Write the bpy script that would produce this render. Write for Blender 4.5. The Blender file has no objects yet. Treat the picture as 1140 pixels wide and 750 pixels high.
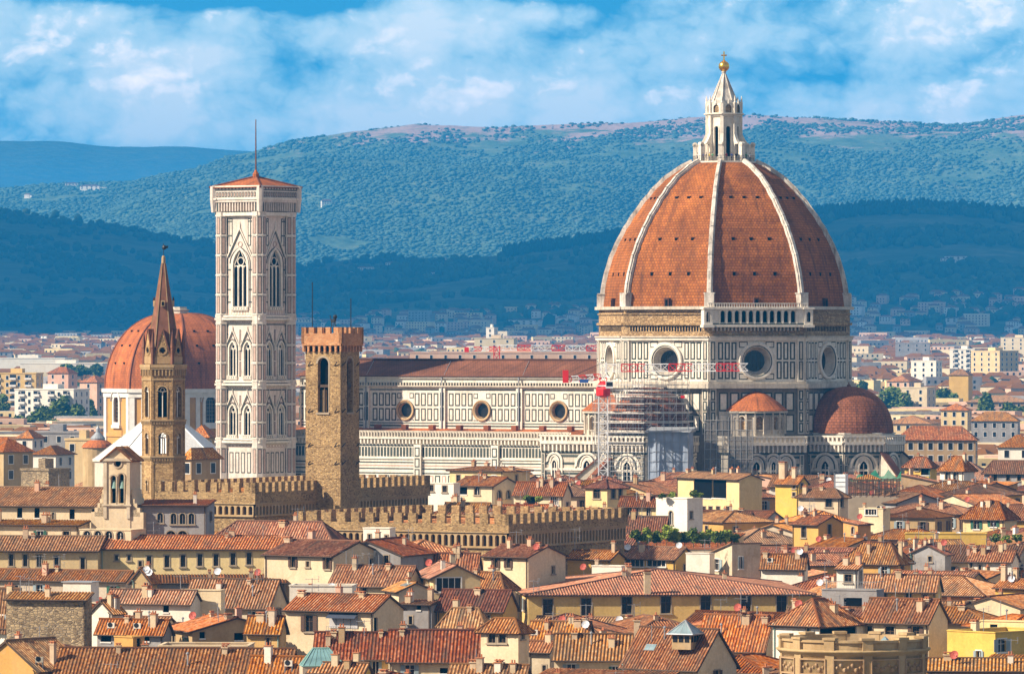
import bpy, math, random
import numpy as np
from mathutils import Vector, Matrix, noise as mnoise
from math import sin, cos, tan, pi, radians as rad, sqrt, floor

# ------------------------------------------------------------------ camera, sky, sun, exposure
scn = bpy.context.scene
COL = scn.collection
F = 6770.0; CX = 570.0; CY = 375.0; CZ = 54.0          # telephoto view from a hill terrace 54 m above the town
cam = bpy.data.cameras.new('camera')
cam.sensor_width = 36.0; cam.lens = 36.0 * F / 1140.0
cam.clip_start = 1.0; cam.clip_end = 80000.0
camo = bpy.data.objects.new('camera', cam); COL.objects.link(camo)
camo.location = (0, 0, CZ); camo.rotation_euler = (rad(90), 0, 0)
scn.camera = camo

SUN_AZ = rad(71); SUN_EL = rad(35)                      # behind the camera, to the left
SUN = Vector((-sin(SUN_AZ) * cos(SUN_EL), -cos(SUN_AZ) * cos(SUN_EL), sin(SUN_EL)))
sl = bpy.data.lights.new('sun', 'SUN'); sl.energy = 5.0; sl.angle = rad(0.5); sl.color = (1.0, 0.87, 0.70)
so = bpy.data.objects.new('sun', sl); COL.objects.link(so)
so.rotation_euler = SUN.to_track_quat('Z', 'Y').to_euler(); so.location = (0, 0, 300)
scn.view_settings.view_transform = 'Standard'
scn.view_settings.look = 'None'
scn.view_settings.exposure = 0.86
scn.view_settings.gamma = 1.0
scn.cycles.max_bounces = 6
scn.cycles.volume_bounces = 1
scn.cycles.transparent_max_bounces = 8

HAZE_DENSITY = 0.60e-4
HAZE_COLOR = (0.03, 0.41, 1.0)

def nd(nt, typ, props=None, **inp):
    n = nt.nodes.new(typ)
    for k, v in (props or {}).items(): setattr(n, k, v)
    for k, v in inp.items():
        key = int(k[1:]) if k[0] == '_' and k[1:].isdigit() else k.replace('_', ' ')
        s = n.inputs[key]
        if isinstance(v, bpy.types.NodeSocket): nt.links.new(v, s)
        else: s.default_value = v
    return n
def ma(nt, op, a, b=0.0, c=0.0, clamp=False):
    return nd(nt, 'ShaderNodeMath', {'operation': op, 'use_clamp': clamp}, _0=a, _1=b, _2=c).outputs[0]
def ramp(nt, fac, stops, interp='LINEAR'):
    n = nt.nodes.new('ShaderNodeValToRGB'); nt.links.new(fac, n.inputs[0])
    cr = n.color_ramp; cr.interpolation = interp
    while len(cr.elements) < len(stops): cr.elements.new(0.5)
    for e, (p, c) in zip(cr.elements, stops):
        e.position = p; e.color = (c[0], c[1], c[2], 1) if not isinstance(c, (int, float)) else (c, c, c, 1)
    return n.outputs[0]
def mixc(nt, fac, a, b, bt='MIX'):
    n = nt.nodes.new('ShaderNodeMix'); n.data_type = 'RGBA'; n.blend_type = bt
    for i, v in ((0, fac), (6, a), (7, b)):
        if isinstance(v, bpy.types.NodeSocket): nt.links.new(v, n.inputs[i])
        elif i == 0: n.inputs[0].default_value = v
        else: n.inputs[i].default_value = (v[0], v[1], v[2], 1)
    return n.outputs[2]

SKY_STRENGTH = 0.07
def make_world():
    w = bpy.data.worlds.new('World'); scn.world = w; w.use_nodes = True
    nt = w.node_tree; nt.nodes.clear()
    out = nd(nt, 'ShaderNodeOutputWorld')
    sky = nd(nt, 'ShaderNodeTexSky', {'sky_type': 'NISHITA', 'sun_disc': False, 'sun_elevation': SUN_EL,
             'sun_rotation': rad(180) + SUN_AZ, 'air_density': 1.0, 'dust_density': 0.6, 'ozone_density': 1.5, 'altitude': 100.0})
    tc = nd(nt, 'ShaderNodeTexCoord')
    sp = nd(nt, 'ShaderNodeSeparateXYZ', _0=tc.outputs['Generated'])
    az = ma(nt, 'MULTIPLY', ma(nt, 'ARCTAN2', sp.outputs[0], sp.outputs[1]), 100.0)
    el = ma(nt, 'MULTIPLY', ma(nt, 'ARCSINE', sp.outputs[2]), 100.0)
    # cloud banks low over the hills: warped noise plus the larger heaps
    cv = nd(nt, 'ShaderNodeCombineXYZ', _0=az, _1=ma(nt, 'MULTIPLY', el, 1.5), _2=3.7)
    wn = nd(nt, 'ShaderNodeTexNoise', Vector=cv.outputs[0], Scale=0.9, Detail=4.0, Roughness=0.55)
    wv = nd(nt, 'ShaderNodeVectorMath', {'operation': 'MULTIPLY_ADD'}, _0=wn.outputs['Color'], _1=(0.7, 0.7, 0), _2=cv.outputs[0])
    wo = nd(nt, 'ShaderNodeVectorMath', {'operation': 'ADD'}, _0=wv.outputs[0], _1=(-0.14, 0.20, 0))
    def puff(v): return ma(nt, 'SUBTRACT', 0.55, nd(nt, 'ShaderNodeTexVoronoi', {'feature': 'F1', 'voronoi_dimensions': '2D'}, Vector=v, Scale=0.40, Detail=5.0, Roughness=0.5, Lacunarity=2.2).outputs['Distance'])
    n1 = nd(nt, 'ShaderNodeTexNoise', Vector=wv.outputs[0], Scale=0.34, Detail=5.0, Roughness=0.5)
    n2 = nd(nt, 'ShaderNodeTexNoise', Vector=wv.outputs[0], Scale=0.5, Detail=6.0, Roughness=0.5)
    pA, pB = puff(wv.outputs[0]), puff(wo.outputs[0])
    def heap(px, py, rx, ry, amp):
        a = ma(nt, 'DIVIDE', ma(nt, 'SUBTRACT', az, (px - CX) / 67.7), rx / 67.7)
        b = ma(nt, 'DIVIDE', ma(nt, 'SUBTRACT', el, (CY - py) / 67.7), ry / 67.7)
        r2 = ma(nt, 'ADD', ma(nt, 'MULTIPLY', a, a), ma(nt, 'MULTIPLY', b, b))
        return ma(nt, 'MULTIPLY', ma(nt, 'EXPONENT', ma(nt, 'MULTIPLY', r2, -1.0)), amp)
    body = ma(nt, 'MULTIPLY', ma(nt, 'SUBTRACT', n1.outputs[0], 0.5), 2.4)
    body = ma(nt, 'ADD', body, 0.74)
    for h in SKY_HEAPS: body = ma(nt, 'ADD', body, heap(*h))
    body = ma(nt, 'ADD', body, ma(nt, 'MULTIPLY', pA, 0.7))
    relief = ma(nt, 'SUBTRACT', pA, pB)                                # sides of the heaps that face the sun
    body = ma(nt, 'ADD', body, ma(nt, 'MULTIPLY', relief, 0.45))
    lit = ma(nt, 'ADD', ma(nt, 'MULTIPLY', ma(nt, 'SUBTRACT', n2.outputs[0], 0.5), 1.6), ma(nt, 'MULTIPLY', relief, 1.5))
    lit = ma(nt, 'ADD', lit, ma(nt, 'MULTIPLY', pA, 0.5))
    for h in SKY_LIT: lit = ma(nt, 'ADD', lit, heap(*h))
    c1 = ramp(nt, body, SKY_RAMP)
    litf = ma(nt, 'MULTIPLY', ma(nt, 'SUBTRACT', lit, 0.14), 1.3, clamp=True)
    litf = ma(nt, 'MULTIPLY', litf, ma(nt, 'MULTIPLY', ma(nt, 'SUBTRACT', body, 0.25), 3.0, clamp=True))
    c2 = mixc(nt, litf, c1, SKY_WHITE)
    gain = nd(nt, 'ShaderNodeVectorMath', {'operation': 'SCALE'}, _0=c2, Scale=1.0 / SKY_STRENGTH)
    low = ma(nt, 'MULTIPLY', ma(nt, 'SUBTRACT', 16.0, el), 0.12, clamp=True)
    hv = nd(nt, 'ShaderNodeVectorMath', {'operation': 'MULTIPLY'}, _0=tc.outputs['Generated'], _1=(1, 1, 2.2))
    hn = nd(nt, 'ShaderNodeTexNoise', Vector=hv.outputs[0], Scale=2.6, Detail=6.0, Roughness=0.55)
    hf = ma(nt, 'MULTIPLY', ma(nt, 'SUBTRACT', hn.outputs[0], 0.36), 4.0, clamp=True)      # broken cloud over the rest of the sky
    high = mixc(nt, hf, sky.outputs[0], [c / SKY_STRENGTH for c in (0.30, 0.255, 0.22)])
    col = mixc(nt, low, high, gain.outputs[0])
    bg = nd(nt, 'ShaderNodeBackground', Color=col, Strength=SKY_STRENGTH)
    nt.links.new(bg.outputs[0], out.inputs[0])
SKY_RAMP = [(0.0, (0.03, 0.22, 0.40)), (0.25, (0.15, 0.35, 0.49)), (0.5, (0.34, 0.51, 0.59)), (0.8, (0.50, 0.61, 0.65)), (1.0, (0.62, 0.67, 0.68))]
SKY_WHITE = (1.10, 0.94, 0.85)
SKY_HEAPS = [(90, -4, 170, 14, -0.9), (330, 2, 110, 12, -0.8), (610, -2, 70, 12, -1.0), (230, 55, 70, 24, 0.15), (60, 95, 110, 35, 0.2), (330, 100, 150, 45, 0.2),
             (440, 40, 70, 50, 0.25), (640, 50, 160, 60, 0.15), (930, 70, 130, 40, -0.05), (1100, 20, 70, 40, 0.35), (840, 5, 120, 12, -0.15), (900, 85, 120, 10, -0.15), (560, 140, 900, 26, 0.28)]
SKY_LIT = [(60, 80, 60, 26, 0.22), (195, 32, 26, 18, 0.25), (240, 95, 80, 26, 0.20), (395, 8, 30, 16, 0.25), (455, 40, 30, 26, 0.22), (350, 80, 60, 26, 0.15),
           (140, 122, 60, 10, 0.2), (1095, 25, 55, 30, 0.3), (1080, 55, 60, 10, 0.2), (480, 90, 60, 30, 0.12), (850, 70, 160, 50, -0.3), (600, 135, 500, 20, -0.2)]
make_world()

# ------------------------------------------------------------------ helpers
def P(px, py, Y): return Vector(((px - CX) * Y / F, Y, CZ - (py - CY) * Y / F))
def zp(py, Y): return CZ - (py - CY) * Y / F
Z = Vector((0, 0, 1))
def azv(a): return Vector((sin(rad(a)), -cos(rad(a)), 0))      # 0 faces the viewpoint, positive turns to the right

class MB:
    def __init__(s): s.v = []; s.f = []; s.m = []; s.uv = []
    def face(s, pts, m=0, uv=None):
        i = len(s.v); n = len(pts)
        s.v.extend((p[0], p[1], p[2]) for p in pts)
        s.f.append(tuple(range(i, i + n))); s.m.append(m)
        s.uv.extend(uv if uv else [(0.0, 0.0)] * n)
    def obox(s, o, u, v, w, m=0):            # box from corner o along three edge vectors
        o, u, v, w = Vector(o), Vector(u), Vector(v), Vector(w)
        if u.cross(v).dot(w) < 0: u, v = v, u
        p = [o, o + u, o + u + v, o + v, o + w, o + u + w, o + u + v + w, o + v + w]
        for q in ((3, 2, 1, 0), (4, 5, 6, 7), (0, 1, 5, 4), (1, 2, 6, 5), (2, 3, 7, 6), (3, 0, 4, 7)):
            s.face([p[i] for i in q], m)
    def box(s, x0, x1, y0, y1, z0, z1, m=0):
        s.obox((x0, y0, z0), (x1 - x0, 0, 0), (0, y1 - y0, 0), (0, 0, z1 - z0), m)
    def fbox(s, fr, a0, a1, b0, b1, d0, d1, m=0):
        s.obox(fr.p(a0, b0, d0), fr.u * (a1 - a0), Z * (b1 - b0), fr.n * (d1 - d0), m)
    def tube(s, p0, p1, r, n=6, m=0, r1=None):
        p0, p1 = Vector(p0), Vector(p1); d = (p1 - p0)
        if d.length < 1e-6: return
        d.normalize(); a = d.orthogonal().normalized(); b = d.cross(a); r1 = r if r1 is None else r1
        A = [p0 + (a * cos(2 * pi * i / n) + b * sin(2 * pi * i / n)) * r for i in range(n)]
        B = [p1 + (a * cos(2 * pi * i / n) + b * sin(2 * pi * i / n)) * r1 for i in range(n)]
        for i in range(n):
            j = (i + 1) % n; s.face([A[i], A[j], B[j], B[i]], m)
        s.face(A[::-1], m); s.face(B, m)
    def lathe(s, c, prof, n=16, m=0, a0=0.0, a1=360.0, uvscale=True):   # prof: (radius, z) from bottom to top
        c = Vector(c)
        full = abs(a1 - a0 - 360) < 1e-6
        A = [rad(a0 + (a1 - a0) * i / n) for i in range(n + 1)]
        dl = 0.0
        for k in range(len(prof) - 1):
            (r0, z0), (r1, z1) = prof[k], prof[k + 1]
            L = sqrt((r1 - r0) ** 2 + (z1 - z0) ** 2)
            for i in range(n):
                t0, t1 = A[i], A[i + 1]
                q = [c + Vector((r0 * sin(t0), -r0 * cos(t0), z0)), c + Vector((r0 * sin(t1), -r0 * cos(t1), z0)),
                     c + Vector((r1 * sin(t1), -r1 * cos(t1), z1)), c + Vector((r1 * sin(t0), -r1 * cos(t0), z1))]
                w0 = (q[1] - q[0]).length / 2; w1 = (q[2] - q[3]).length / 2; o = i * 37.0
                uv = [(o - w0, dl), (o + w0, dl), (o + w1, dl + L), (o - w1, dl + L)]
                if r0 < 1e-4: q = q[1:]; uv = uv[1:]
                elif r1 < 1e-4: q = q[:3]; uv = uv[:3]
                s.face(q, m, uv)
            dl += L
    def cap(s, c, r, z, n, m=0, a0=0.0, up=True):
        pts = [Vector(c) + Vector((r * sin(rad(a0 + 360 * i / n)), -r * cos(rad(a0 + 360 * i / n)), z)) for i in range(n)]
        s.face(pts if up else pts[::-1], m)
    def ball(s, c, r, n=12, m=0, sz=1.0):
        k = max(4, n // 2)
        s.lathe(c, [(r * sin(pi * i / k) if 0 < i < k else 0.0, -r * sz * cos(pi * i / k)) for i in range(k + 1)], n, m)
    def build(s, name, mats, parent=None, smooth=False):
        me = bpy.data.meshes.new(name)
        me.from_pydata(s.v, [], s.f)
        for m in (mats if isinstance(mats, (list, tuple)) else [mats]): me.materials.append(m)
        if s.f:
            me.polygons.foreach_set('material_index', s.m)
            uvl = me.uv_layers.new(name='UVMap')
            uvl.data.foreach_set('uv', np.array(s.uv, dtype=np.float32).ravel())
        if smooth:
            import bmesh
            bm = bmesh.new(); bm.from_mesh(me); bmesh.ops.remove_doubles(bm, verts=bm.verts, dist=0.0005)
            for f in bm.faces: f.smooth = True
            bm.to_mesh(me); bm.free()
        me.update()
        o = bpy.data.objects.new(name, me); COL.objects.link(o)
        if parent is not None: o.parent = parent
        return o

class FR:                                       # a wall frame: origin, direction along the wall, outward normal
    def __init__(s, o, u, n): s.o = Vector(o); s.u = Vector(u).normalized(); s.n = Vector(n).normalized()
    def p(s, a, b, d=0.0): return s.o + s.u * a + Z * b + s.n * d

def tag(o, label=None, cat=None, group=None, kind=None):
    if label: o['label'] = label
    if cat: o['category'] = cat
    if group: o['group'] = group
    if kind: o['kind'] = kind
    return o
def thing(name, label, cat, loc=(0, 0, 0), rz=0.0, group=None):
    o = bpy.data.objects.new(name, None); COL.objects.link(o)
    o.location = loc; o.rotation_euler = (0, 0, rz); o.empty_display_size = 0.5
    return tag(o, label, cat, group)
def copy_tree(o, parent=None):
    c = o.copy(); COL.objects.link(c); c.parent = parent
    for ch in list(o.children): copy_tree(ch, c)
    return c

def outline(h, n=9):                            # CCW outline of an opening (u0,u1,v0,v1,kind)
    u0, u1, v0, v1, k = h[:5]; w = u1 - u0; c = (u0 + u1) / 2
    if k == 'round':
        r = w / 2; vc = (v0 + v1) / 2; N = 28
        return [(c + r * cos(2 * pi * i / N - pi / 2 + pi / N), vc + r * sin(2 * pi * i / N - pi / 2 + pi / N)) for i in range(N)]
    if k == 'arch':
        r = w / 2; vs = v1 - r
        return [(u0, v0), (u1, v0)] + [(c + r * cos(pi * i / n), vs + r * sin(pi * i / n)) for i in range(n + 1)]
    if k == 'goth':
        vs = v1 - 0.866 * w
        return [(u0, v0), (u1, v0)] + [(u0 + w * cos(rad(60) * i / 5), vs + w * sin(rad(60) * i / 5)) for i in range(6)] + \
               [(u1 - w * cos(rad(60) * i / 5), vs + w * sin(rad(60) * i / 5)) for i in range(4, -1, -1)]
    return [(u0, v0), (u1, v0), (u1, v1), (u0, v1)]
def wall(mb, fr, a0, a1, z0, z1, holes=(), m=0, rev=0.25, mr=None):
    us = sorted({a0, a1} | {h[0] for h in holes} | {h[1] for h in holes}); vs = sorted({z0, z1} | {h[2] for h in holes} | {h[3] for h in holes})
    us = [u for u in us if a0 - 1e-6 <= u <= a1 + 1e-6]; vs = [v for v in vs if z0 - 1e-6 <= v <= z1 + 1e-6]
    for i in range(len(us) - 1):
        run = None
        for j in range(len(vs) - 1):
            uc, vc = (us[i] + us[i + 1]) / 2, (vs[j] + vs[j + 1]) / 2
            solid = not any(h[0] < uc < h[1] and h[2] < vc < h[3] for h in holes)
            if solid and run is None: run = vs[j]
            if run is not None and (not solid or j == len(vs) - 2):
                top = vs[j + 1] if solid else vs[j]
                mb.face([fr.p(us[i], run), fr.p(us[i + 1], run), fr.p(us[i + 1], top), fr.p(us[i], top)], m)
                run = None
    mr = m if mr is None else mr
    for h in holes:
        o = outline(h)
        if h[4] in ('arch', 'goth'):
            top = sorted(o[2:], key=lambda q: q[0])
            for a, b in zip(top[:-1], top[1:]):
                if b[0] - a[0] > 1e-5: mb.face([fr.p(a[0], a[1]), fr.p(b[0], b[1]), fr.p(b[0], h[3]), fr.p(a[0], h[3])], m)
        elif h[4] == 'round':
            vc = (h[2] + h[3]) / 2; c = (h[0] + h[1]) / 2; r = (h[1] - h[0]) / 2
            xs = [h[0] + (h[1] - h[0]) * i / 20 for i in range(21)]
            for a, b in zip(xs[:-1], xs[1:]):
                ya = sqrt(max(0, r * r - (a - c) ** 2)); yb = sqrt(max(0, r * r - (b - c) ** 2))
                mb.face([fr.p(a, vc + ya), fr.p(b, vc + yb), fr.p(b, h[3]), fr.p(a, h[3])], m)
                mb.face([fr.p(a, h[2]), fr.p(b, h[2]), fr.p(b, vc - yb), fr.p(a, vc - ya)], m)
        if rev:
            for i in range(len(o)):
                a, b = o[i], o[(i + 1) % len(o)]
                mb.face([fr.p(a[0], a[1]), fr.p(b[0], b[1]), fr.p(b[0], b[1], -rev), fr.p(a[0], a[1], -rev)], mr)
def pane(mb, fr, h, d, m=0):
    mb.face([fr.p(a, b, d) for a, b in outline(h)], m)
def ring(mb, fr, pts, w, d0, d1, m=0, closed=True):   # a raised surround of width w following an outline
    n = len(pts); off = []
    for i in range(n):
        p0, p1, p2 = Vector(pts[i - 1]), Vector(pts[i]), Vector(pts[(i + 1) % n])
        e1 = (p1 - p0); e2 = (p2 - p1)
        n1 = Vector((e1.y, -e1.x)); n2 = Vector((e2.y, -e2.x))
        if n1.length < 1e-7: n1 = n2
        if n2.length < 1e-7: n2 = n1
        n1.normalize(); n2.normalize(); b = n1 + n2
        if b.length < 1e-6: b = n1
        b.normalize(); k = max(0.5, b.dot(n1))
        off.append(p1 + b * (w / k))
    for i in range(n if closed else n - 1):
        j = (i + 1) % n; a, b, c, d = pts[i], pts[j], off[j], off[i]
        mb.face([fr.p(a[0], a[1], d1), fr.p(d.x, d.y, d1), fr.p(c.x, c.y, d1), fr.p(b[0], b[1], d1)], m)
        mb.face([fr.p(d.x, d.y, d1), fr.p(d.x, d.y, d0), fr.p(c.x, c.y, d0), fr.p(c.x, c.y, d1)], m)
        mb.face([fr.p(a[0], a[1], d0), fr.p(a[0], a[1], d1), fr.p(b[0], b[1], d1), fr.p(b[0], b[1], d0)], m)

PER = 0.41
def roof_plane(mb, q, m=0, corr=True, per=PER, h=0.10, thick=0.16, ms=None):   # q: eave left, eave right, then the top corner(s)
    q = [Vector(p) for p in q]; ms = m if ms is None else ms
    u = (q[1] - q[0]).normalized(); n = (q[1] - q[0]).cross(q[-1] - q[0]).normalized()
    if n.z < 0: n = -n
    v = n.cross(u)
    if v.z < 0: v = -v
    t = [((p - q[0]).dot(u), (p - q[0]).dot(v)) for p in q]
    low = [p - n * thick for p in q]
    mb.face(low[::-1], ms)
    for i in range(len(q)):
        j = (i + 1) % len(q); mb.face([low[i], low[j], q[j], q[i]], ms)
    if not corr:
        mb.face(q, m, t); return
    umin = min(a for a, b in t); umax = max(a for a, b in t)
    prof = ((0, 0), (0.45, 0), (0.52, 0.75), (0.72, 1.0), (0.93, 0.75))
    S = []
    k = floor(umin / per)
    while k * per < umax:
        for a, b in prof: S.append(((k + a) * per, b))
        k += 1
    def hh(x):
        f = (x / per) % 1.0
        pr = prof + ((1.0, 0),)
        for (a, b), (c, d) in zip(pr[:-1], pr[1:]):
            if a <= f <= c: return b + (d - b) * (f - a) / (c - a)
        return 0.0
    S = [s for s in S if umin < s[0] < umax] + [(x, hh(x)) for x in {round(a, 5) for a, b in t}]
    S.sort()
    def rng(x):
        lo, hi = 1e9, -1e9
        for i in range(len(t)):
            (a, b), (c, d) = t[i], t[(i + 1) % len(t)]
            if abs(a - c) < 1e-6:
                if abs(x - a) < 1e-4: lo = min(lo, b, d); hi = max(hi, b, d)
            elif min(a, c) - 1e-4 <= x <= max(a, c) + 1e-4:
                y = b + (d - b) * (x - a) / (c - a); lo = min(lo, y); hi = max(hi, y)
        return lo, hi
    prev = None
    for x, hv in S:
        lo, hi = rng(x)
        if hi < lo: continue
        kk = int(floor(x / per + 1e-6)); cur = (x, hv * h * (0.85 + 0.3 * ((kk * 7919) % 13) / 13) + 0.01, lo - (0.10 * (((kk * 104729) % 17) / 17 - .3) if hv > .5 and hi - lo > 1 else 0), hi)
        if prev and cur[0] - prev[0] > 1e-4:
            a, b = prev, cur
            def W(x, y, o): return q[0] + u * x + v * y + n * o
            pts = [W(a[0], a[2], a[1]), W(b[0], b[2], b[1]), W(b[0], b[3], b[1]), W(a[0], a[3], a[1])]
            mb.face(pts, m, [(a[0], a[2]), (b[0], b[2]), (b[0], b[3]), (a[0], a[3])])
            mb.face([W(b[0], b[2], b[1]), W(a[0], a[2], a[1]), W(a[0], a[2], 0), W(b[0], b[2], 0)], m)
        prev = cur
def ridge_cap(mb, a, b, r=0.17, m=0):
    mb.tube(Vector(a) + Z * 0.06, Vector(b) + Z * 0.06, r, 6, m)

# ------------------------------------------------------------------ materials
def newmat(name, rough=0.9, metallic=0.0, spec=0.3):
    m = bpy.data.materials.new(name); m.use_nodes = True
    b = m.node_tree.nodes['Principled BSDF']
    b.inputs['Roughness'].default_value = rough; b.inputs['Metallic'].default_value = metallic
    b.inputs['Specular IOR Level'].default_value = spec
    return m, m.node_tree, b
def bump(nt, b, height, strength=0.4, dist=0.05):
    n = nd(nt, 'ShaderNodeBump', Strength=strength, Distance=dist, Height=height)
    nt.links.new(n.outputs[0], b.inputs['Normal'])
def plain(name, rgb, rough=0.8, metallic=0.0, var=0.15, scale=0.8, spec=0.3):
    m, nt, b = newmat(name, rough, metallic, spec)
    tc = nd(nt, 'ShaderNodeTexCoord')
    n = nd(nt, 'ShaderNodeTexNoise', Vector=tc.outputs['Object'], Scale=scale, Detail=4.0)
    f = ramp(nt, n.outputs[0], [(0.3, 1 - var), (0.7, 1 + var * 0.5)])
    c = mixc(nt, 1.0, rgb, f, 'MULTIPLY'); nt.links.new(c, b.inputs['Base Color'])
    return m
def plaster(name, rgb, dirt=0.35):
    m, nt, b = newmat(name, 0.92, 0, 0.2)
    tc = nd(nt, 'ShaderNodeTexCoord'); oi = nd(nt, 'ShaderNodeObjectInfo')
    off = nd(nt, 'ShaderNodeVectorMath', {'operation': 'MULTIPLY_ADD'}, _0=oi.outputs['Location'], _1=(1, 1, 1), _2=tc.outputs['Object'])
    n1 = nd(nt, 'ShaderNodeTexNoise', Vector=off.outputs[0], Scale=0.22, Detail=6.0, Roughness=0.65)
    mp = nd(nt, 'ShaderNodeMapping', Vector=off.outputs[0], Scale=(1.6, 1.6, 0.16))
    n2 = nd(nt, 'ShaderNodeTexNoise', Vector=mp.outputs[0], Scale=0.8, Detail=5.0, Roughness=0.6)
    n3 = nd(nt, 'ShaderNodeTexNoise', Vector=off.outputs[0], Scale=3.0, Detail=4.0)
    d = [c * k for c, k in zip(rgb, (0.62, 0.55, 0.48))]
    c = mixc(nt, ramp(nt, n1.outputs[0], [(0.38, dirt), (0.62, 0.0)]), rgb, d)
    c = mixc(nt, ramp(nt, n2.outputs[0], [(0.50, 0.0), (0.78, dirt)]), c, d)
    n4 = nd(nt, 'ShaderNodeTexNoise', Vector=off.outputs[0], Scale=0.33, Detail=3.0, Roughness=0.4, Distortion=0.6)   # patches of newer and older render
    c = mixc(nt, ramp(nt, n4.outputs[0], [(0.585, 0.0), (0.60, 0.55 * min(1, dirt * 2))]), c, [k * 0.8 + 0.05 for k in rgb])
    c = mixc(nt, ramp(nt, n4.outputs[0], [(0.36, 0.5 * min(1, dirt * 2)), (0.375, 0.0)]), c, [k * j for k, j in zip(rgb, (0.72, 0.68, 0.62))])
    c = mixc(nt, 1.0, c, ramp(nt, n3.outputs[0], [(0.3, 0.9), (0.7, 1.06)]), 'MULTIPLY')
    hs = nd(nt, 'ShaderNodeHueSaturation', Hue=ma(nt, 'ADD', 0.492, ma(nt, 'MULTIPLY', oi.outputs['Random'], 0.016)),
            Saturation=1.0, Value=ma(nt, 'ADD', 0.9, ma(nt, 'MULTIPLY', oi.outputs['Random'], 0.16)), Color=c)
    nt.links.new(hs.outputs[0], b.inputs['Base Color'])
    bump(nt, b, n3.outputs[0], 0.3, 0.04)
    return m
def rubble(name, rgbs, scale=1.6, mortar=(0.30, 0.24, 0.17), bd=0.12):
    m, nt, b = newmat(name, 0.95, 0, 0.15)
    tc = nd(nt, 'ShaderNodeTexCoord')
    mp = nd(nt, 'ShaderNodeMapping', Vector=tc.outputs['Object'], Scale=(1.0, 1.0, 1.7))
    v = nd(nt, 'ShaderNodeTexVoronoi', Vector=mp.outputs[0], Scale=scale, Randomness=0.9)
    e = nd(nt, 'ShaderNodeTexVoronoi', {'feature': 'DISTANCE_TO_EDGE'}, Vector=mp.outputs[0], Scale=scale, Randomness=0.9)
    s = nd(nt, 'ShaderNodeSeparateColor', _0=v.outputs['Color'])
    c = ramp(nt, s.outputs[0], [(i / (len(rgbs) - 1), r) for i, r in enumerate(rgbs)])
    c = mixc(nt, ramp(nt, e.outputs['Distance'], [(0.02, 1.0), (0.07, 0.0)]), c, mortar)
    n = nd(nt, 'ShaderNodeTexNoise', Vector=tc.outputs['Object'], Scale=0.15, Detail=5.0)
    c = mixc(nt, 1.0, c, ramp(nt, n.outputs[0], [(0.3, 0.72), (0.7, 1.12)]), 'MULTIPLY')
    nt.links.new(c, b.inputs['Base Color'])
    bump(nt, b, ramp(nt, e.outputs['Distance'], [(0.0, 0.0), (0.12, 1.0)]), 0.8, bd)
    return m
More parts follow.
